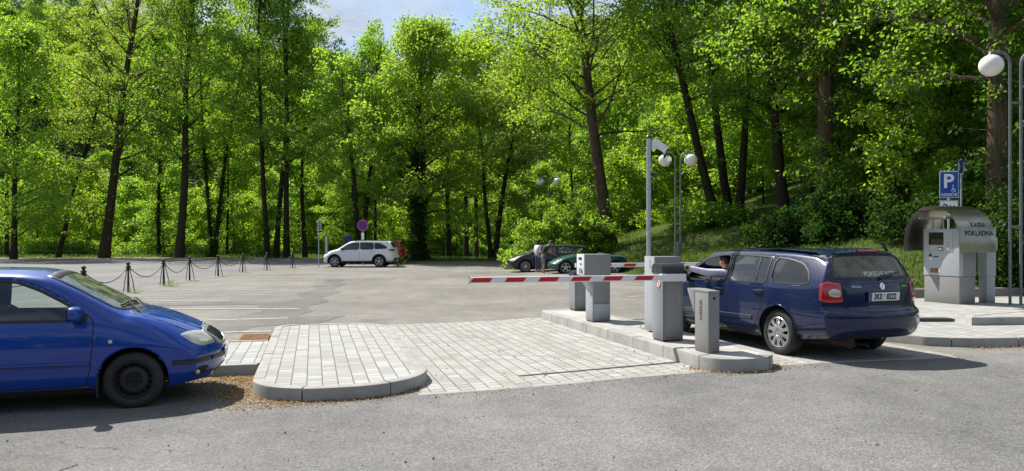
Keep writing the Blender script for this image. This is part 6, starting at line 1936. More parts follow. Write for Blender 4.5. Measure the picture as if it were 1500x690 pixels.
def person(label, loc, rz, J, skinmat, shirt, trousers, hairmat, hairlen, legs='long', sleeves='short', shoes='shoe', head_yaw=0, head_pitch=0, hands=((.4, 1), (.4, -1)), group=None, scale=1.0):
    r = empty('person', loc, rz, label, 'person', group); r.scale = (scale,) * 3
    names = ['pelvis', 'belly', 'chest', 'neck', 'skull', 'shl', 'ell', 'wrl', 'shr', 'elr', 'wrr', 'hpl', 'knl', 'anl', 'tol', 'hpr', 'knr', 'anr', 'tor']
    rad = dict(pelvis=(.145, .105), belly=(.135, .095), chest=(.150, .105), neck=(.052, .052), skull=(.06, .06), shl=.055, shr=.055, ell=.040, elr=.040, wrl=.027, wrr=.027, hpl=.085, hpr=.085, knl=.056, knr=.056, anl=.038, anr=.038, tol=.035, tor=.035)
    ix = {n: i for i, n in enumerate(names)}
    joints = [(J[n], rad[n]) for n in names]
    E = [('pelvis', 'belly'), ('belly', 'chest'), ('chest', 'neck'), ('neck', 'skull'), ('chest', 'shl'), ('shl', 'ell'), ('ell', 'wrl'), ('chest', 'shr'), ('shr', 'elr'), ('elr', 'wrr'), ('pelvis', 'hpl'), ('hpl', 'knl'), ('knl', 'anl'), ('anl', 'tol'), ('pelvis', 'hpr'), ('hpr', 'knr'), ('knr', 'anr'), ('anr', 'tor')]
    body = skin('body', joints, [(ix[a], ix[b]) for a, b in E], skinmat, r)
    hs = []
    for (sfx, (curl, th)) in zip('lr', hands):
        w = Vector(J['wr' + sfx]); e = Vector(J['el' + sfx]); d = (w - e).normalized()
        side = Vector((0, 1 if sfx == 'l' else -1, 0))
        nrm = -side if abs(d.z) > .6 else Vector((0, 0, -1))
        hs += hand(w, d, nrm, skinmat, .18, curl, r, th)
    join_mesh(body, hs)
    sk = Vector(J['skull']); nk = Vector(J['neck'])
    head(body, r, sk + (sk - nk).normalized() * .06, head_yaw, head_pitch, skinmat, hairmat, hairlen)
    g = lambda n, f=1.0, add=.012: (J[n], tuple((x + add) * f for x in (rad[n] if isinstance(rad[n], tuple) else (rad[n], rad[n]))))
    mid = lambda a, b, t: Vector(J[a]).lerp(Vector(J[b]), t)
    tj = [(mid('pelvis', 'belly', -.25), (.158, .120)), g('belly', 1.06, .018), g('chest', 1.02, .014), (mid('chest', 'neck', .62), (.075, .072)), g('shl'), g('shr')]
    te = [(0, 1), (1, 2), (2, 3), (2, 4), (2, 5)]
    for sfx, k in (('l', 4), ('r', 5)):
        if sleeves == 'short': tj.append((mid('sh' + sfx, 'el' + sfx, .6), .062)); te.append((k, len(tj) - 1))
        else:
            tj.append(g('el' + sfx, 1.0, .014)); te.append((k, len(tj) - 1)); tj.append((mid('el' + sfx, 'wr' + sfx, .85), .042)); te.append((len(tj) - 2, len(tj) - 1))
    skin('shirt', tj, te, shirt, r)
    lj = [(mid('pelvis', 'belly', .18), (.150, .112)), g('pelvis', 1.02, .012)]; le = [(0, 1)]
    for sfx in 'lr':
        lj.append(g('hp' + sfx, 1.0, .014)); le.append((1, len(lj) - 1))
        if legs == 'long':
            lj.append(g('kn' + sfx, 1.0, .014)); le.append((len(lj) - 2, len(lj) - 1)); lj.append((mid('kn' + sfx, 'an' + sfx, .9), .056)); le.append((len(lj) - 2, len(lj) - 1))
        else:
            lj.append((mid('hp' + sfx, 'kn' + sfx, .92), .085)); le.append((len(lj) - 2, len(lj) - 1))
    skin('trousers' if legs == 'long' else 'shorts', lj, le, trousers, r, 1)
    for sfx in 'lr':
        a = Vector(J['an' + sfx]); t = Vector(J['to' + sfx]); f = (t - a); f.z = 0; f.normalize()
        skin('shoe', [(Vector((a.x, a.y, .05)) - f * .05, (.042, .045)), (Vector((a.x, a.y, .05)) + f * .07, (.045, .040)), (Vector((a.x, a.y, .035)) + f * .18, (.040, .028))], [(0, 1), (1, 2)], M[shoes], r)
    return r
# standing woman, facing towards the cars (+y away, slightly right): local frame faces +x
Jw = dict(pelvis=(0, 0, .93), belly=(.0, 0, 1.08), chest=(.02, 0, 1.28), neck=(.03, 0, 1.46), skull=(.055, 0, 1.54), shl=(.01, .17, 1.38), ell=(-.03, .25, 1.12), wrl=(.12, .22, .93), shr=(.01, -.17, 1.38), elr=(-.02, -.24, 1.12), wrr=(.16, -.16, 1.0),
    hpl=(0, .085, .88), knl=(.03, .09, .49), anl=(0, .095, .09), tol=(.12, .11, .03), hpr=(0, -.085, .88), knr=(.06, -.09, .49), anr=(.05, -.095, .09), tor=(.17, -.11, .03))
pw = person('person in white top and blue jeans with a red bag beside the black car', (1.28, 38.6, .01), R(35), Jw, M['skin'], M['shirt_white'], M['denim'], M['hair'], .35, 'long', 'long', head_pitch=R(14))
b = MB(); b.box(.13, .27, -.20, -.10, .70, .98, .03); b.tube([(.15, -.15, .97), (.16, -.15, 1.02), (.24, -.15, 1.02), (.25, -.15, .97)], .012, 6)
bg = b.build('handbag', M['bag'], None, label='red bag held by the person in the white top', cat='bag'); bg.location = (1.28, 38.6, .01); bg.rotation_euler = (0, 0, R(35))
# man leaning over the green car
Jm = dict(pelvis=(-.04, 0, .95), belly=(.03, 0, 1.10), chest=(.14, 0, 1.28), neck=(.25, 0, 1.43), skull=(.31, 0, 1.49), shl=(.15, .20, 1.37), ell=(.26, .24, 1.10), wrl=(.48, .16, 1.02), shr=(.15, -.20, 1.37), elr=(.30, -.24, 1.12), wrr=(.52, -.14, 1.0),
    hpl=(-.04, .09, .90), knl=(.0, .11, .50), anl=(-.04, .11, .09), tol=(.08, .13, .03), hpr=(-.04, -.09, .90), knr=(.02, -.11, .50), anr=(0, -.11, .09), tor=(.12, -.13, .03))
person('person in a dark t-shirt and grey shorts leaning over the front of the green car', (1.52, 37.25, .02), R(8), Jm, M['skin_tan'], M['shirt_dark'], M['shorts'], M['hair_grey'], 0, 'short', 'short', head_pitch=R(38), hands=((.7, 1), (.7, -1)))

# driver of the navy estate (car frame: +x forward, +y left), reaching out of the open window
EST = NAVY_CAR.root
YAW = R(21.5)
hx = Vector((-math.sin(YAW), math.cos(YAW), 0)); lx = Vector((-math.cos(YAW), -math.sin(YAW), 0))
wp = Vector((3.66, 10.62, 0)) + hx * 1.289 - lx * .86          # rear left wheel stands at (3.60, 10.40)
EST.location = (wp.x, wp.y, .147)
EST.rotation_euler = (0, 0, PI / 2 + YAW)
bpy.context.view_layer.update()
MW = EST.matrix_world.copy()
tgt = lw(4.47, 2.58, ZI + 1.03)           # where the fingers reach the ticket column
tip = MW.inverted() @ tgt
rd = empty('person', EST.location, PI / 2 + YAW, 'driver in a pale lilac shirt reaching out of the navy estate window', 'person')
shl = Vector((.20, .56, 1.06)); d_ = (tip - shl)
wr = tip - d_.normalized() * .17
el = shl.lerp(wr, .5) + Vector((0, .02, -.03))
if d_.length > .85:
    shl = tip - d_.normalized() * .80; el = shl.lerp(wr, .5) + Vector((0, 0, -.03))
names = [((-.12, .36, .52), (.17, .13)), ((-.08, .38, .72), (.15, .11)), ((.02, .44, .98), (.16, .11)), ((.14, .52, 1.12), (.055, .055)), ((.18, .55, 1.19), (.06, .06)), (tuple(shl), .055), (tuple(el), .042), (tuple(wr), .028), ((.02, .26, 1.04), .055), ((.22, .18, .86), .042), ((.46, .24, .88), .028), ((-.02, .46, .52), .085), ((.40, .46, .58), .06), ((.62, .46, .30), .045), ((-.02, .26, .52), .085), ((.40, .26, .58), .06), ((.62, .26, .30), .045)]
body = skin('body', names, [(0, 1), (1, 2), (2, 3), (3, 4), (2, 5), (5, 6), (6, 7), (2, 8), (8, 9), (9, 10), (0, 11), (11, 12), (12, 13), (0, 14), (14, 15), (15, 16)], M['skin'], rd)
dirw = (wr - el).normalized()
join_mesh(body, hand(wr, dirw, Vector((0, 0, -1)), M['skin'], .18, .45, rd, 1) + hand(Vector((.46, .24, .88)), Vector((.9, .1, .1)), Vector((0, 0, -1)), M['skin'], .18, .9, rd, -1))
head(body, rd, (.23, .585, 1.245), R(28), R(8), M['skin'], M['hair'], 0, .93)
add = lambda r, a=.016: tuple(x + a for x in (r if isinstance(r, tuple) else (r, r)))
skin('shirt', [(names[0][0], add(names[0][1])), (names[1][0], add(names[1][1])), (names[2][0], add(names[2][1])), ((.10, .49, 1.075), (.08, .08)), (tuple(shl), (.075, .075)), (tuple(el), (.062, .062)), (tuple(Vector(el).lerp(wr, .88)), (.044, .044)), (names[8][0], add(names[8][1])), (names[9][0], add(names[9][1]))], [(0, 1), (1, 2), (2, 3), (2, 4), (4, 5), (5, 6), (2, 7), (7, 8)], M['shirt_lilac'], rd)
skin('trousers', [(names[k][0], add(names[k][1])) for k in (0, 11, 12, 13, 14, 15, 16)], [(0, 1), (1, 2), (2, 3), (0, 4), (4, 5), (5, 6)], M['denim'], rd)
b = MB(); q = Vector(el).lerp(wr, .97); b.tube([q - dirw * .016, q + dirw * .016], .034, 14); b.build('watch', M['trim'], rd)
# the blue hatchback takes its place at the kerb
for o in COL.objects:
    if o.name == 'hatchback_car':
        o.location = (-5.315, 8.30, 0.0); o.rotation_euler = (0, 0, R(18))
# ------------------------------------------------------------------ trees
def leaves(C, rad, n_per, size, rs, flat=.62, up=.5, aspect=.62):
    """leaf quads scattered through clumps; C clump centres, rad clump radii"""
    n = (n_per * (rad / rad.mean()) ** 2).astype(int) + 1
    idx = np.repeat(np.arange(len(C)), n)
    m = len(idx)
    d = rs.normal(0, 1, (m, 3)); d /= np.linalg.norm(d, axis=1)[:, None]
    r = rs.uniform(0, 1, m) ** .45
    P = C[idx] + d * (r * rad[idx])[:, None] * np.array([1, 1, flat])
    P[:, 2] -= .25 * rad[idx] * (np.hypot(d[:, 0], d[:, 1]) * r) ** 2      # drooping rim
    nv = rs.normal(0, 1, (m, 3)) * (1 - up) + np.array([0, 0, 1.0]) * up + d * .35
    nv /= np.linalg.norm(nv, axis=1)[:, None]
    t = rs.normal(0, 1, (m, 3)) + d * .6 + np.array([0, 0, -.5]); t -= nv * (t * nv).sum(1)[:, None]; t /= np.linalg.norm(t, axis=1)[:, None]
    b = np.cross(nv, t)
    s = size * rs.uniform(.55, 1.3, m)[:, None]
    V = np.stack([P - t * s * .5, P + b * s * aspect * .5 + t * s * .08 - nv * s * .10, P + t * s * .55 - nv * s * .12, P - b * s * aspect * .5 + t * s * .08 - nv * s * .10], 1).reshape(-1, 3)
    return V, np.arange(4 * m).reshape(m, 4)

DM = 1.06
def tree(name, label, base, H, r0, cb, cr, seed, leaf='leaf_mid', bark='bark', lsize=.22, n_limb=22, dens=42, lean=(0, 0), wob=.45, group=None, cat='tree', forks=1, ivy=0.0, spread=1.0, crad=.75, low=0, top=1.0, subs=5):
    """tapered trunk with limbs and a crown of leaf clumps; cb = height of the lowest limb, cr = crown radius"""
    rs = np.random.RandomState(seed)
    r0 = r0 * .86; cb = cb * .84; low = low + (8 if H > 15 else 2)
    if base[0] > 8: dens = dens * .74
    root = empty(name, base, 0, label, cat, group)
    mb = MB(); CC = []; CRad = []
    lean = np.array([lean[0], lean[1], 0.0])
    def trunkline(az, dev, h):
        ph = rs.uniform(0, 6, 4)
        ts = np.linspace(0, 1, 13)
        pts = []
        for t in ts:
            w = wob * t * np.array([math.sin(t * 5 + ph[0]) * .6 + math.sin(t * 11 + ph[1]) * .25, math.sin(t * 5.5 + ph[2]) * .6 + math.sin(t * 12 + ph[3]) * .25, 0])
            pts.append(lean * (t ** .9) + w + np.array([math.cos(az), math.sin(az), 0]) * dev * h * (t ** 1.2) + np.array([0, 0, t * h]))
        return np.array(pts)
    for f in range(forks):
        az = rs.uniform(0, 6.28) if forks > 1 else 0
        az = f * 2 * PI / forks + rs.uniform(-.5, .5)
        dev = rs.uniform(.06, .14) if forks > 1 else 0
        h = H * (1 if f == 0 else rs.uniform(.8, .97))
        T = trunkline(az, dev, h)
        rr0 = r0 if forks == 1 else r0 * (.8 if f == 0 else .62)
        if forks > 1: T[:, :2] += np.array([math.cos(az), math.sin(az)]) * r0 * .55
        q = np.linspace(0, 1, 13)
        rad = rr0 * (1 - .90 * q) ** .75 + rr0 * .38 * np.exp(-q * h / .55)
        dense = np.array([np.interp(np.linspace(0, 1, 25), q, T[:, k]) for k in range(3)]).T
        dr = np.interp(np.linspace(0, 1, 25), q, rad)
        dense[0, 2] -= .5
        mb.tube([tuple(p) for p in dense], list(dr), 9)
        nl = max(5, int(n_limb / forks * (1.15 if f == 0 else .9)))
        for i in range(nl):
            u = (i + rs.uniform(.1, .9)) / nl
            tz_ = cb / h + (1 - cb / h) * u * .97
            p0 = np.array([np.interp(tz_, q, T[:, k]) for k in range(3)])
            prof = (.72 + .28 * min(1, u / .30)) if u < .30 else math.sqrt(max(.02, 1 - ((u - .30) / .74) ** 2))
            l = cr * prof * rs.uniform(.75, 1.12)
            a = i * 2.39996 + rs.uniform(-.5, .5)
            el = R(20 + 48 * u ** 1.2) + rs.uniform(-.14, .14)
            d = np.array([math.cos(a) * math.cos(el), math.sin(a) * math.cos(el), math.sin(el)])
            n = 7; pts = [p0]; dd = d.copy()
            for k in range(n):
                dd = dd + rs.normal(0, .10, 3) + np.array([0, 0, .05 if k < 3 else -.07 * (1.2 - u)])
                dd /= np.linalg.norm(dd); pts.append(pts[-1] + dd * l / n)
            pts = np.array(pts)
            rl = max(.02, np.interp(tz_, q, rad) * rs.uniform(.24, .38))
            mb.tube([tuple(p) for p in pts], list(np.linspace(rl, .012, n + 1)), 5, False)
            for s_ in range(subs):
                fr = .28 + .70 * (s_ + rs.uniform(0, 1)) / subs
                b0 = np.array([np.interp(fr * n, np.arange(n + 1), pts[:, k]) for k in range(3)])
                sd = (1 if s_ % 2 else -1)
                hd = pts[-1] - pts[0]; hd /= np.linalg.norm(hd)
                side = np.cross(hd, [0, 0, 1]); side /= np.linalg.norm(side) + 1e-6
                bl = l * (.45 - .22 * fr) * rs.uniform(.7, 1.3)
                bd = hd * .6 + side * sd * rs.uniform(.5, 1.0) + np.array([0, 0, rs.uniform(-.45, .55)]); bd /= np.linalg.norm(bd)
                b1 = b0 + bd * bl * .5; b2 = b0 + bd * bl + np.array([0, 0, -.10 * bl])
                mb.tube([tuple(b0), tuple(b1), tuple(b2)], [rl * .4 * (1 - fr * .6) + .008, .014, .006], 4, False)
                CC.append(b2); CRad.append(crad * rs.uniform(.65, 1.25))
                if rs.rand() < .75: CC.append(b1 + rs.normal(0, .15, 3)); CRad.append(crad * rs.uniform(.5, .95))
            CC.append(pts[-1]); CRad.append(crad * rs.uniform(.7, 1.2))
            CC.append(pts[-3]); CRad.append(crad * rs.uniform(.6, 1.0))
            if u > .15:
                for k in (1, 2, 3):
                    if rs.rand() < .55: CC.append(pts[k] + rs.normal(0, .45, 3)); CRad.append(crad * rs.uniform(.5, .85))
        for k in range(3):
            CC.append(T[-1] + rs.normal(0, .3, 3)); CRad.append(crad)
        for k in range(low):       # twigs with leaves straight off the stem
            tt = rs.uniform(1.5, cb + 2) / h; p0 = np.array([np.interp(tt, q, T[:, j]) for j in range(3)])
            a = rs.uniform(0, 6.28); l = rs.uniform(.4, 1.8)
            e = p0 + np.array([math.cos(a) * l, math.sin(a) * l, rs.uniform(-.1, .4)])
            mb.tube([tuple(p0), tuple(e)], [.02, .006], 4, False); CC.append(e); CRad.append(crad * rs.uniform(.4, .7))
        if ivy:
            IC = []; IR = []
            for k in range(int(ivy * 60)):
                tt = rs.uniform(.0, min(.8, (cb + 5) / h)); p0 = np.array([np.interp(tt, q, T[:, j]) for j in range(3)]); a = rs.uniform(0, 6.28); rr_ = np.interp(tt, q, rad) + .05
                IC.append(p0 + np.array([math.cos(a) * rr_, math.sin(a) * rr_, 0])); IR.append(rs.uniform(.3, .6))
            V, F = leaves(np.array(IC), np.array(IR), 55, .15, rs, 1.2, .1)
            new_obj('ivy', mesh_np('ivy', V, F, M['leaf_ivy']), root)
    mb.build('trunk', M[bark], root, True, 60)
    V, F = leaves(np.array(CC), np.array(CRad) * 1.12, dens * DM, lsize, rs)
    new_obj('crown', mesh_np('crown', V, F, M[leaf]), root)
    return root

def conifer(name, label, base, H, r, seed, group=None):
    rs = np.random.RandomState(seed)
    root = empty(name, base, 0, label, 'conifer', group)
    mb = MB(); mb.tube([(0, 0, -.5), (0, 0, H * .5), (0, 0, H)], [H * .014, H * .009, .02], 7)
    C = []; Rr = []
    n = int(H * 9)
    for i in range(n):
        u = (i + rs.rand()) / n; z = H * (.10 + .90 * u); l = r * (1 - u) ** .85 * rs.uniform(.75, 1.1) + .1; a = i * 2.4 + rs.uniform(-.3, .3)
        e = np.array([math.cos(a) * l, math.sin(a) * l, z - l * .28])
        mb.tube([(0, 0, z), tuple(e)], [.04 * (1 - u) + .012, .008], 4, False)
        for f in (.35, .6, .82, 1.0): C.append(np.array([0, 0, z]) * (1 - f) + e * f + rs.normal(0, .08, 3)); Rr.append(.20 + .34 * l * .35)
    mb.build('trunk', M['bark_dark'], root, True, 60)
    V, F = leaves(np.array(C), np.array(Rr), 16, .30, rs, .38, .5, .30)
    new_obj('crown', mesh_np('crown', V, F, M['leaf_needle']), root)
    return root

def shrub(name, label, base, sx, sy, sz, seed, leaf, n=150, lsize=.14, dens=60, group=None, crad=.38, stems=9, cat='shrub', skew=0):
    rs = np.random.RandomState(seed)
    root = empty(name, base, 0, label, cat, group)
    d = rs.normal(0, 1, (n, 3)); d[:, 2] = np.abs(d[:, 2]); d /= np.linalg.norm(d, axis=1)[:, None]
    r = rs.uniform(.35, 1, n) ** .5
    lump = 1 + .22 * np.sin(d[:, 0] * 5 + seed) * np.sin(d[:, 1] * 4 + 1.3 * seed) + .12 * np.sin(d[:, 2] * 9 + d[:, 0] * 7)
    P = d * (r * lump)[:, None] * np.array([sx, sy, sz])
    P[:, 2] = P[:, 2] * (1 + skew * P[:, 0] / sx) + .12
    mb = MB()
    for k in range(stems):
        e = P[rs.randint(n)]; m = e * np.array([.45, .45, .55]) + rs.normal(0, .1, 3)
        mb.tube([(e[0] * .08, e[1] * .08, -.2), tuple(m), tuple(e)], [.035, .022, .008], 5, False)
    mb.build('stem', M['bark_dark'], root)
    V, F = leaves(P, crad * rs.uniform(.7, 1.3, n), dens, lsize, rs, .7, .4)
    new_obj('foliage', mesh_np('foliage', V, F, M[leaf]), root)
    return root

def put(px, D, z=None):
    x = (px - 750) * D / FPX
    return (x, D, (tzf(x, D) if z is None else z))
def relabel(o, label): o['label'] = label; return o

# --- left row along the road, from left to right
tree('tree', 'broad bright maple at the left edge of the view with low hanging leaves', put(20, 66), 19, .30, 2.2, 6.2, 1, 'leaf_mid', 'bark_dark', .24, 34, 46, (.4, 0), .3, low=10, crad=.9)
tree('tree', 'slim dark trunk at the left edge behind the bright maple', put(10, 74), 24, .22, 7, 4, 2, 'leaf_mid', 'bark_dark', .24, 18, 36)
tree('tree', 'leaning young tree whose stem bends right, near the left railing', put(84, 72), 19, .26, 4.5, 4.6, 3, 'leaf_olive', 'bark_dark', .22, 22, 34, (4.2, .5), .5, low=5)
tree('tree', 'tall pale-barked linden with long ascending limbs, thick trunk leaning slightly right', put(152, 71), 31, .50, 8.5, 8.5, 4, 'leaf_olive', 'bark', .22, 36, 30, (3.6, 0), .4, low=6, crad=.85)
tree('tree', 'thin straight tree right of the tall linden with leafy stem', put(232, 76), 22, .20, 6, 3.6, 5, 'leaf_mid', 'bark_dark', .24, 20, 40, low=14, ivy=.8)
tree('tree', 'stout grey trunk with spreading crown between the linden and the dark stems', put(262, 72), 27, .46, 9, 7, 6, 'leaf_mid', 'bark', .23, 32, 40, (1.6, 0), .7, crad=.9)
tree('tree', 'slim forked tree with dark ivy on its stem in the middle of the left row', put(312, 73), 27, .30, 8, 6, 7, 'leaf_mid', 'bark_dark', .23, 28, 38, (.9, 0), .6, ivy=1.0, forks=2)
tree('tree', 'thin sapling tree between the ivy stem and the three dark trunks', put(333, 77), 17, .15, 4, 3.4, 8, 'leaf_fresh', 'bark_dark', .22, 18, 36, low=8)
tree('tree', 'leftmost of the three close dark trunks beside the chain posts', put(392, 69), 26, .28, 9, 6, 9, 'leaf_mid', 'bark_dark', .23, 26, 40, (-1.0, 0), .6)
tree('tree', 'middle one of the three close dark trunks, slightly leaning right', put(404, 71), 28, .30, 10, 6, 10, 'leaf_mid', 'bark_dark', .23, 26, 38, (1.6, 0), .6)
tree('tree', 'rightmost of the three close dark trunks, with high arching limbs', put(420, 70), 28, .32, 10, 6.2, 11, 'leaf_mid', 'bark_dark', .23, 30, 40, (-.2, 0), .3)
tree('tree', 'bent dark trunk left of the turned sign post', put(447, 73), 21, .26, 6, 4.5, 12, 'leaf_deep', 'bark_dark', .23, 22, 40, (-.6, 0), .6, low=6)
# --- centre
tree('tree', 'multi-stemmed dark tree directly behind the white car', put(528, 62), 17.6, .34, 5.5, 5.5, 14, 'leaf_mid', 'bark_dark', .22, 34, 36, (-.6, 0), .35, forks=3, low=6)
tree('tree', 'straight slim trunk behind the red car', put(549, 66), 17.5, .16, 6, 4, 15, 'leaf_fresh', 'bark_dark', .22, 18, 38)
tree('tree', 'massive ivy-clad dark tree in the centre with bright leaves above', put(612, 58), 16.6, .55, 4.0, 5.6, 16, 'leaf_fresh', 'bark_dark', .22, 44, 46, (.1, 0), .25, ivy=3.6, low=20, crad=.9)
tree('tree', 'medium dark trunk right of the ivy-clad tree', put(657, 66), 18, .27, 5.5, 5, 17, 'leaf_fresh', 'bark_dark', .22, 26, 42, low=4)
tree('tree', 'dark trunk in the centre beside a paler thinner one', put(683, 69), 19, .26, 6, 5, 18, 'leaf_fresh', 'bark_dark', .22, 26, 40)
tree('tree', 'paler thin trunk in the centre under yellow green leaves', put(698, 71), 19, .24, 6, 5, 19, 'leaf_olive', 'bark', .22, 24, 38)
tree('tree', 'forked dark tree with low spreading crown left of the green bush', put(722, 60), 14.5, .36, 5, 5.2, 20, 'leaf_olive', 'bark_dark', .21, 34, 44, (.2, 0), .3, forks=2, low=6)
tree('tree', 'thin grey-green stem behind the far globe lamp', put(838, 62), 15, .14, 6.5, 4.0, 21, 'leaf_mid', 'bark', .21, 22, 44)
# --- right: near maples on the bank
tree('tree', 'large maple with a leaning brown trunk on the grass behind the green car', put(895, 44.5), 21, .46, 7.6, 7.8, 22, 'leaf_fresh', 'bark_brown', .19, 46, 60, (-2.6, 0), .35, crad=.85, subs=6, low=3)
tree('tree', 'leftmost of three slanting dark trunks on the bank behind the estate car', put(1053, 41), 19, .29, 7.5, 5.2, 23, 'leaf_mid', 'bark_dark', .18, 28, 54, (-4.6, 0), .3, crad=.8)
tree('tree', 'middle of three slanting dark trunks on the bank behind the estate car', put(1068, 42), 20, .28, 8, 5.2, 24, 'leaf_mid', 'bark_dark', .18, 28, 54, (-2.2, 0), .3, crad=.8)
tree('tree', 'rightmost of three slanting dark trunks on the bank, leaning the other way', put(1082, 41), 18, .25, 7, 5, 25, 'leaf_mid', 'bark_dark', .18, 26, 54, (1.4, 0), .3, crad=.8)
tree('tree', 'tall maple with low leafy boughs left of the estate car roof', put(1150, 36), 20, .30, 4.6, 5.6, 26, 'leaf_mid', 'bark_dark', .17, 46, 70, (-1.6, 0), .4, crad=.8, subs=6, low=10)
tree('tree', 'thick brown trunk rising behind the dark shrubs above the estate car', put(1209, 31), 22, .40, 6.0, 7, 27, 'leaf_mid', 'bark_brown', .16, 44, 70, (.1, .3), .25, crad=.75, subs=6)
tree('tree', 'straight dark trunk between the estate car and the payment machine', put(1265, 33), 22, .38, 6.4, 6.5, 28, 'leaf_mid', 'bark_dark', .16, 40, 66, (0, 0), .15, crad=.75, subs=6)
tree('tree', 'forked dark trunk behind the P sign', put(1338, 34), 20, .36, 6.0, 6.2, 29, 'leaf_mid', 'bark_dark', .16, 38, 64, (0, .3), .2, forks=2, crad=.75)
tree('tree', 'big rough-barked trunk beside the twin lamp at the right edge', put(1459, 22.8), 19, .355, 5.8, 6.5, 30, 'leaf_deep', 'bark_brown', .14, 42, 80, (.15, 0), .12, crad=.65, subs=6, ivy=.4)
tree('tree', 'overhanging maple just outside the right edge, its boughs reaching into view', put(1640, 25), 17, .35, 4.2, 7.2, 31, 'leaf_deep', 'bark_brown', .14, 44, 80, (0, 0), .3, crad=.65, subs=6)

# --- woodland behind: a few kinds, copied
rs = np.random.RandomState(77)
protos = [tree('woodland_tree', 'leafy tree in the second row of the woodland', (-400, -300, 0), 24, .26, 5, 6, 41, 'leaf_mid', 'bark_dark', .30, 26, 34, group='trees of the woodland behind the front row', crad=1.05, low=6),
          tree('woodland_tree', 'leafy tree in the second row of the woodland', (-400, -300, 0), 21, .24, 4, 6, 42, 'leaf_fresh', 'bark_dark', .30, 26, 34, group='trees of the woodland behind the front row', crad=1.05, low=6),
          tree('woodland_tree', 'leafy tree in the second row of the woodland', (-400, -300, 0), 26, .30, 6, 6.5, 43, 'leaf_olive', 'bark_dark', .30, 28, 32, group='trees of the woodland behind the front row', crad=1.05, low=6)]
spots = []
def far_enough(x, y, d): return all((x - a) ** 2 + (y - b) ** 2 > d * d for a, b in spots)
for (x0, x1, y0, y1, n, d) in ((-110, -14, 128, 185, 44, 8.0), (-14, 12, 122, 175, 10, 8.0), (8, 70, 90, 150, 22, 8.5), (22, 46, 50, 70, 5, 9)):
    k = 0; tries = 0
    while k < n and tries < 4000:
        tries += 1
        x = rs.uniform(x0, x1); y = rs.uniform(y0, y1)
        if toe_dist(np.array([x]), np.array([y]))[0] < 3 and y < 74: continue
        if not far_enough(x, y, d): continue
        px = x / y * FPX + 750
        if px < -160 or px > 1660: continue
        spots.append((x, y)); k += 1
first = [True] * 3
for i, (x, y) in enumerate(spots):
    j = rs.randint(3)
    o = protos[j] if first[j] else copy_tree(protos[j])
    first[j] = False
    px = x / y * FPX + 750
    s = rs.uniform(.8, 1.12) * (1.0 if px < 480 or px > 700 else .80)
    if y < 60: s *= .78
    if y < 110 and x < -14: s *= .60
    o.location = (x, y, tzf(x, y) - .2); o.rotation_euler = (0, 0, rs.uniform(0, 6.28)); o.scale = (s * rs.uniform(.9, 1.1), s * rs.uniform(.9, 1.1), s)
for j in range(3):
    if first[j]: protos[j].location = (-70 + 6 * j, 100, 0)

# --- understorey saplings that fill the gaps between the trunks with light leaves
sp = [tree('sapling', 'light green sapling among the trunks', (-400, -300, 0), 7.5, .06, 1.0, 2.4, 51, 'leaf_fresh', 'bark_dark', .20, 18, 34, group='saplings under the woodland trees', cat='sapling', crad=.62, subs=4, low=4),
      tree('sapling', 'light green sapling among the trunks', (-400, -300, 0), 6, .05, .8, 2.6, 52, 'leaf_fresh', 'bark_dark', .20, 18, 34, group='saplings under the woodland trees', cat='sapling', crad=.62, subs=4, low=4),
      tree('sapling', 'light green sapling among the trunks', (-400, -300, 0), 9, .07, 1.4, 2.8, 53, 'leaf_mid', 'bark_dark', .20, 20, 34, group='saplings under the woodland trees', cat='sapling', crad=.66, subs=4, low=4)]
first = [True] * 3
spots2 = []
for (x0, x1, y0, y1, n) in ((-64, -20, 79, 112, 84), (-22, 6, 76, 108, 48), (5, 22, 50, 80, 34), (10, 40, 42, 75, 46), (13, 28, 27, 40, 18)):
    k = 0; tries = 0
    while k < n and tries < 3000:
        tries += 1
        x = rs.uniform(x0, x1); y = rs.uniform(y0, y1)
        td = toe_dist(np.array([x]), np.array([y]))[0]
        if td < 4.5 and y < 73: continue
        px = x / y * FPX + 750
        if px < -80 or px > 1580: continue
        if any((x - a) ** 2 + (y - b) ** 2 < 3.2 for a, b in spots2): continue
        spots2.append((x, y)); k += 1
for (x, y) in spots2:
    j = rs.randint(3)
    o = sp[j] if first[j] else copy_tree(sp[j])
    first[j] = False
    s = rs.uniform(.75, 1.35)
    o.location = (x, y, tzf(x, y) - .1); o.rotation_euler = (0, 0, rs.uniform(0, 6.28)); o.scale = (s, s, s * rs.uniform(.8, 1.1))

# --- shrubs
shrub('bush', 'big bright green bush sloping up to the right behind the black car', (2.9, 44.6, .05), 3.3, 2.1, 3.5, 61, 'leaf_fresh', 520, .15, 62, crad=.40, stems=14, skew=.22)
shrub('bush', 'low dark bush at the foot of the woodland left of the big bright bush', put(700, 75), 2.2, 1.6, 1.5, 62, 'leaf_deep', 120, .2, 40)
for (px, D, sx, sz, lf, lab) in ((1128, 30, 1.2, 1.0, 'leaf_shaded', 'dark shrub on the bank just left of the estate car antenna'), (1172, 29.5, 1.3, 1.4, 'leaf_shaded', 'dark leafy shrub rising above the estate car roof'), (1228, 28, 1.4, 1.9, 'leaf_shaded', 'tallest dark shrub behind the estate car rear window'), (1285, 28, 1.3, 1.4, 'leaf_shaded', 'dark shrub left of the payment machine canopy'), (1330, 25, 1.3, 1.2, 'leaf_ivy', 'low ivy-dark shrub behind the payment machine'), (1455, 21.6, .9, 1.9, 'leaf_ivy', 'dark ivy bush behind the switch cabinet'), (1500, 20.6, 1.1, 2.3, 'leaf_ivy', 'dark ivy hedge at the right edge under the twin lamp'), (1400, 27, 1.6, 1.7, 'leaf_mid', 'mid green shrub behind the parking sign')):
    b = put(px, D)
    shrub('shrub', lab, b, sx, sx * .9, sz, int(px), lf, int(90 * sx * sz / 2), .13, 60, None, .36)
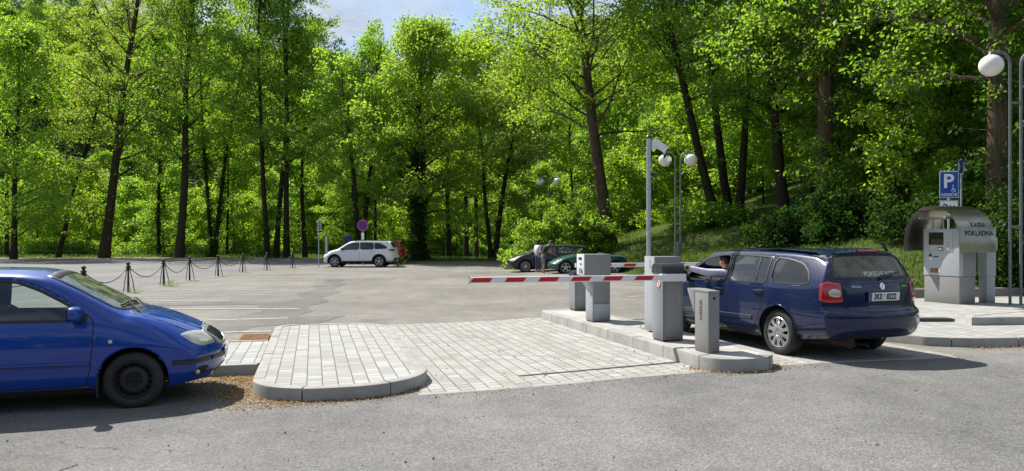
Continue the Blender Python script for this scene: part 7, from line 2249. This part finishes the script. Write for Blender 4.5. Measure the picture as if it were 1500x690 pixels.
bsh = shrub('undergrowth_shrub', 'low green shrub in the undergrowth along the woodland edge', (-400, -300, 0), 2.0, 1.5, 1.5, 71, 'leaf_mid', 90, .2, 36, 'undergrowth along the woodland edge', .5)
bs2 = shrub('undergrowth_shrub', 'low green shrub in the undergrowth along the woodland edge', (-400, -300, 0), 1.8, 1.5, 1.9, 72, 'leaf_fresh', 90, .2, 34, 'undergrowth along the woodland edge', .5)
f1 = [True, True]
for i in range(46):
    if i < 32: x = -58 + 60 * i / 31 + rs.uniform(-.7, .7); y = 78.5 + rs.uniform(-1.0, 4)
    else:
        t = (i - 32) / 13; y = 74 - 34 * t; x = np.interp(y, TY, TX) + rs.uniform(6, 9)
    j = rs.randint(2); o = (bsh, bs2)[j] if f1[j] else copy_tree((bsh, bs2)[j]); f1[j] = False
    s = rs.uniform(.6, 1.2); o.location = (x, y, tzf(x, y) - .1); o.rotation_euler = (0, 0, rs.uniform(0, 6.28)); o.scale = (s, s, s * rs.uniform(.7, 1.2))

# --- conifers on the hillside and the far wood
cf = conifer('hill_conifer', 'dark conifer on the wooded hill above the trees', (-400, -300, 0), 24, 5.6, 81, 'conifers on the hill')
first_ = True
for (px, D) in ((735, 190), (748, 200), (762, 185), (775, 205), (790, 195), (805, 210), (720, 215)):
    x = (px - 750) * D / FPX
    o = cf if first_ else copy_tree(cf); first_ = False
    s = rs.uniform(.7, 1.0); o.location = (x, D, tzf(x, D) - .5); o.rotation_euler = (0, 0, rs.uniform(0, 6)); o.scale = (s, s, s * 1.05)
n = 9000
X = rs.uniform(-190, 190, n); Y = rs.uniform(112, 285, n)
Z = tz(X, Y); ok = (np.abs(X / Y) < .80)
C = np.stack([X, Y, Z], 1)[ok]; C[:, 2] += rs.uniform(0, 4.5, len(C))
B_ = np.stack([rs.uniform(-95, 95, 2600), rs.uniform(-62, -38, 2600), rs.uniform(.5, 15, 2600)], 1)      # unseen clumps added behind the viewer for car reflections and darker fill
B_[:, 2] *= .75 + .25 * np.sin(B_[:, 0] * .21) * np.cos(B_[:, 0] * .083 + 1)
C = np.concatenate([C, B_])
V, F = leaves(C, rs.uniform(1.2, 2.6, len(C)), 26, .85, rs, 1.1, .35)
tag(new_obj('distant_woodland', mesh_np('distant_woodland', V, F, M['leaf_far'])), 'dark wooded hillside closing the valley behind the trees, with unseen clumps added behind the viewer', 'woodland', kind='stuff')

# --- grass on the bank and the verges
def grass(name, label, n, fx, h, w, mat='grass'):
    P = fx(n); P = np.concatenate([P, tz(P[:, 0], P[:, 1])[:, None] - .04], 1)
    V, F = blades(P, h, w, rs, .8)
    o = new_obj(name, mesh_np(name, V, F, M[mat])); tag(o, label, 'grass', kind='stuff')
def bankpts(n):
    y = rs.uniform(20.5, 60, n * 2); x = np.interp(y, TY, TX) + rs.uniform(-.1, 13, n * 2) * rs.uniform(.2, 1, n * 2)
    k = (np.sin(x * 1.1 + 2 * np.sin(y * .7)) + rs.uniform(-1, 1, len(x))) > -.9
    return np.stack([x[k], y[k]], 1)[:n]
grass('bank_grass', 'grass covering the bank behind the cars on the right', 42000, bankpts, .17, .022)
def vergepts(n):
    y = np.concatenate([rs.uniform(57, 65, n // 2), rs.uniform(73.0, 78.5, n - n // 2)]); x = np.concatenate([rs.uniform(-8.6, 2.5, n // 2), rs.uniform(-60, 3, n - n // 2)])
    return np.stack([x, y], 1)
grass('verge_grass', 'rough grass on the verges between the road and the woodland', 26000, vergepts, .34, .04)
n = 3500; y = rs.uniform(70.5, 74.5, n); x = rs.uniform(-58, 0, n)
V, F = flakes(np.stack([x, y, tz(x, y) + .02], 1), .22, .8); tag(new_obj('fallen_leaves', mesh_np('fallen_leaves', V, F, M['dry_leaf'])), 'brown fallen leaves along the far edge of the left road', 'fallen leaves', kind='stuff')
# bare earth scar on the bank
sheet('earth_scar', [tuple(p) for p in chaikin([(9.6, 30.5), (11.0, 31.5), (13.2, 34.5), (14.0, 37), (12.6, 37.2), (10.9, 34.2), (9.2, 31.6)], 2)], .06, M['dirt'], .5, zf=lambda x, y: tzf(x, y))

# ------------------------------------------------------------------ camera, sky, sun
cam = bpy.data.cameras.new('camera'); co = new_obj('camera', cam)
co.location = (0, 0, EYE); co.rotation_euler = (PI / 2, 0, 0)
cam.sensor_width = 36; cam.lens = 36 * FPX / 1500; cam.shift_y = 5 / 1500
cam.clip_start = .05; cam.clip_end = 3000
SC.camera = co
SUN = Vector((-.62, .58, 1.06)).normalized()
el = math.asin(SUN.z); az = math.atan2(SUN.x, SUN.y)
w = bpy.data.worlds.new('World'); SC.world = w; w.use_nodes = True
t = w.node_tree; bg = t.nodes['Background']
sk = t.nodes.new('ShaderNodeTexSky'); sk.sky_type = 'NISHITA'; sk.sun_disc = False
sk.sun_elevation = el; sk.sun_rotation = az; sk.air_density = 1.0; sk.dust_density = 1.0; sk.ozone_density = 1.0
g = t.nodes.new('ShaderNodeTexCoord').outputs['Generated']
sp_ = t.nodes.new('ShaderNodeSeparateXYZ'); L(t, g, sp_.inputs[0])
dv = math_n(t, 'ADD', math_n(t, 'MAXIMUM', sp_.outputs['Z'], 0), .18)
cx = math_n(t, 'DIVIDE', sp_.outputs['X'], dv); cy = math_n(t, 'DIVIDE', sp_.outputs['Y'], dv)
cv = t.nodes.new('ShaderNodeCombineXYZ'); L(t, cx, cv.inputs[0]); L(t, cy, cv.inputs[1])
n1 = noise(t, cv.outputs[0], 1.3, 8, .6); n2 = noise(t, cv.outputs[0], 3.1, 6, .6)
mask = ramp(t, n1, [(.42, (0, 0, 0)), (.62, (1, 1, 1))])
shade = ramp(t, n2, [(.36, (2.6, 3.0, 3.7)), (.64, (6.2, 6.3, 6.4))])
col = mixc(t, mask, sk.outputs[0], shade)
L(t, col, bg.inputs[0]); bg.inputs[1].default_value = .10
l = bpy.data.lights.new('sun', 'SUN'); l.energy = 5.0; l.angle = R(.5); l.color = (1, .955, .88)
lo = new_obj('sun', l); lo.rotation_euler = (-SUN).to_track_quat('-Z', 'Y').to_euler(); lo.location = (0, 0, 60)
SC.view_settings.view_transform = 'Standard'; SC.view_settings.look = 'None'; SC.view_settings.gamma = 1; SC.view_settings.use_curve_mapping = False
SC.view_settings.exposure = .62
SC.cycles.use_denoising = True
SC.cycles.max_bounces = 8; SC.cycles.diffuse_bounces = 4; SC.cycles.glossy_bounces = 4; SC.cycles.transmission_bounces = 8; SC.cycles.transparent_max_bounces = 16
SC.cycles.caustics_reflective = False; SC.cycles.caustics_refractive = False
SC.cycles.sample_clamp_indirect = 8
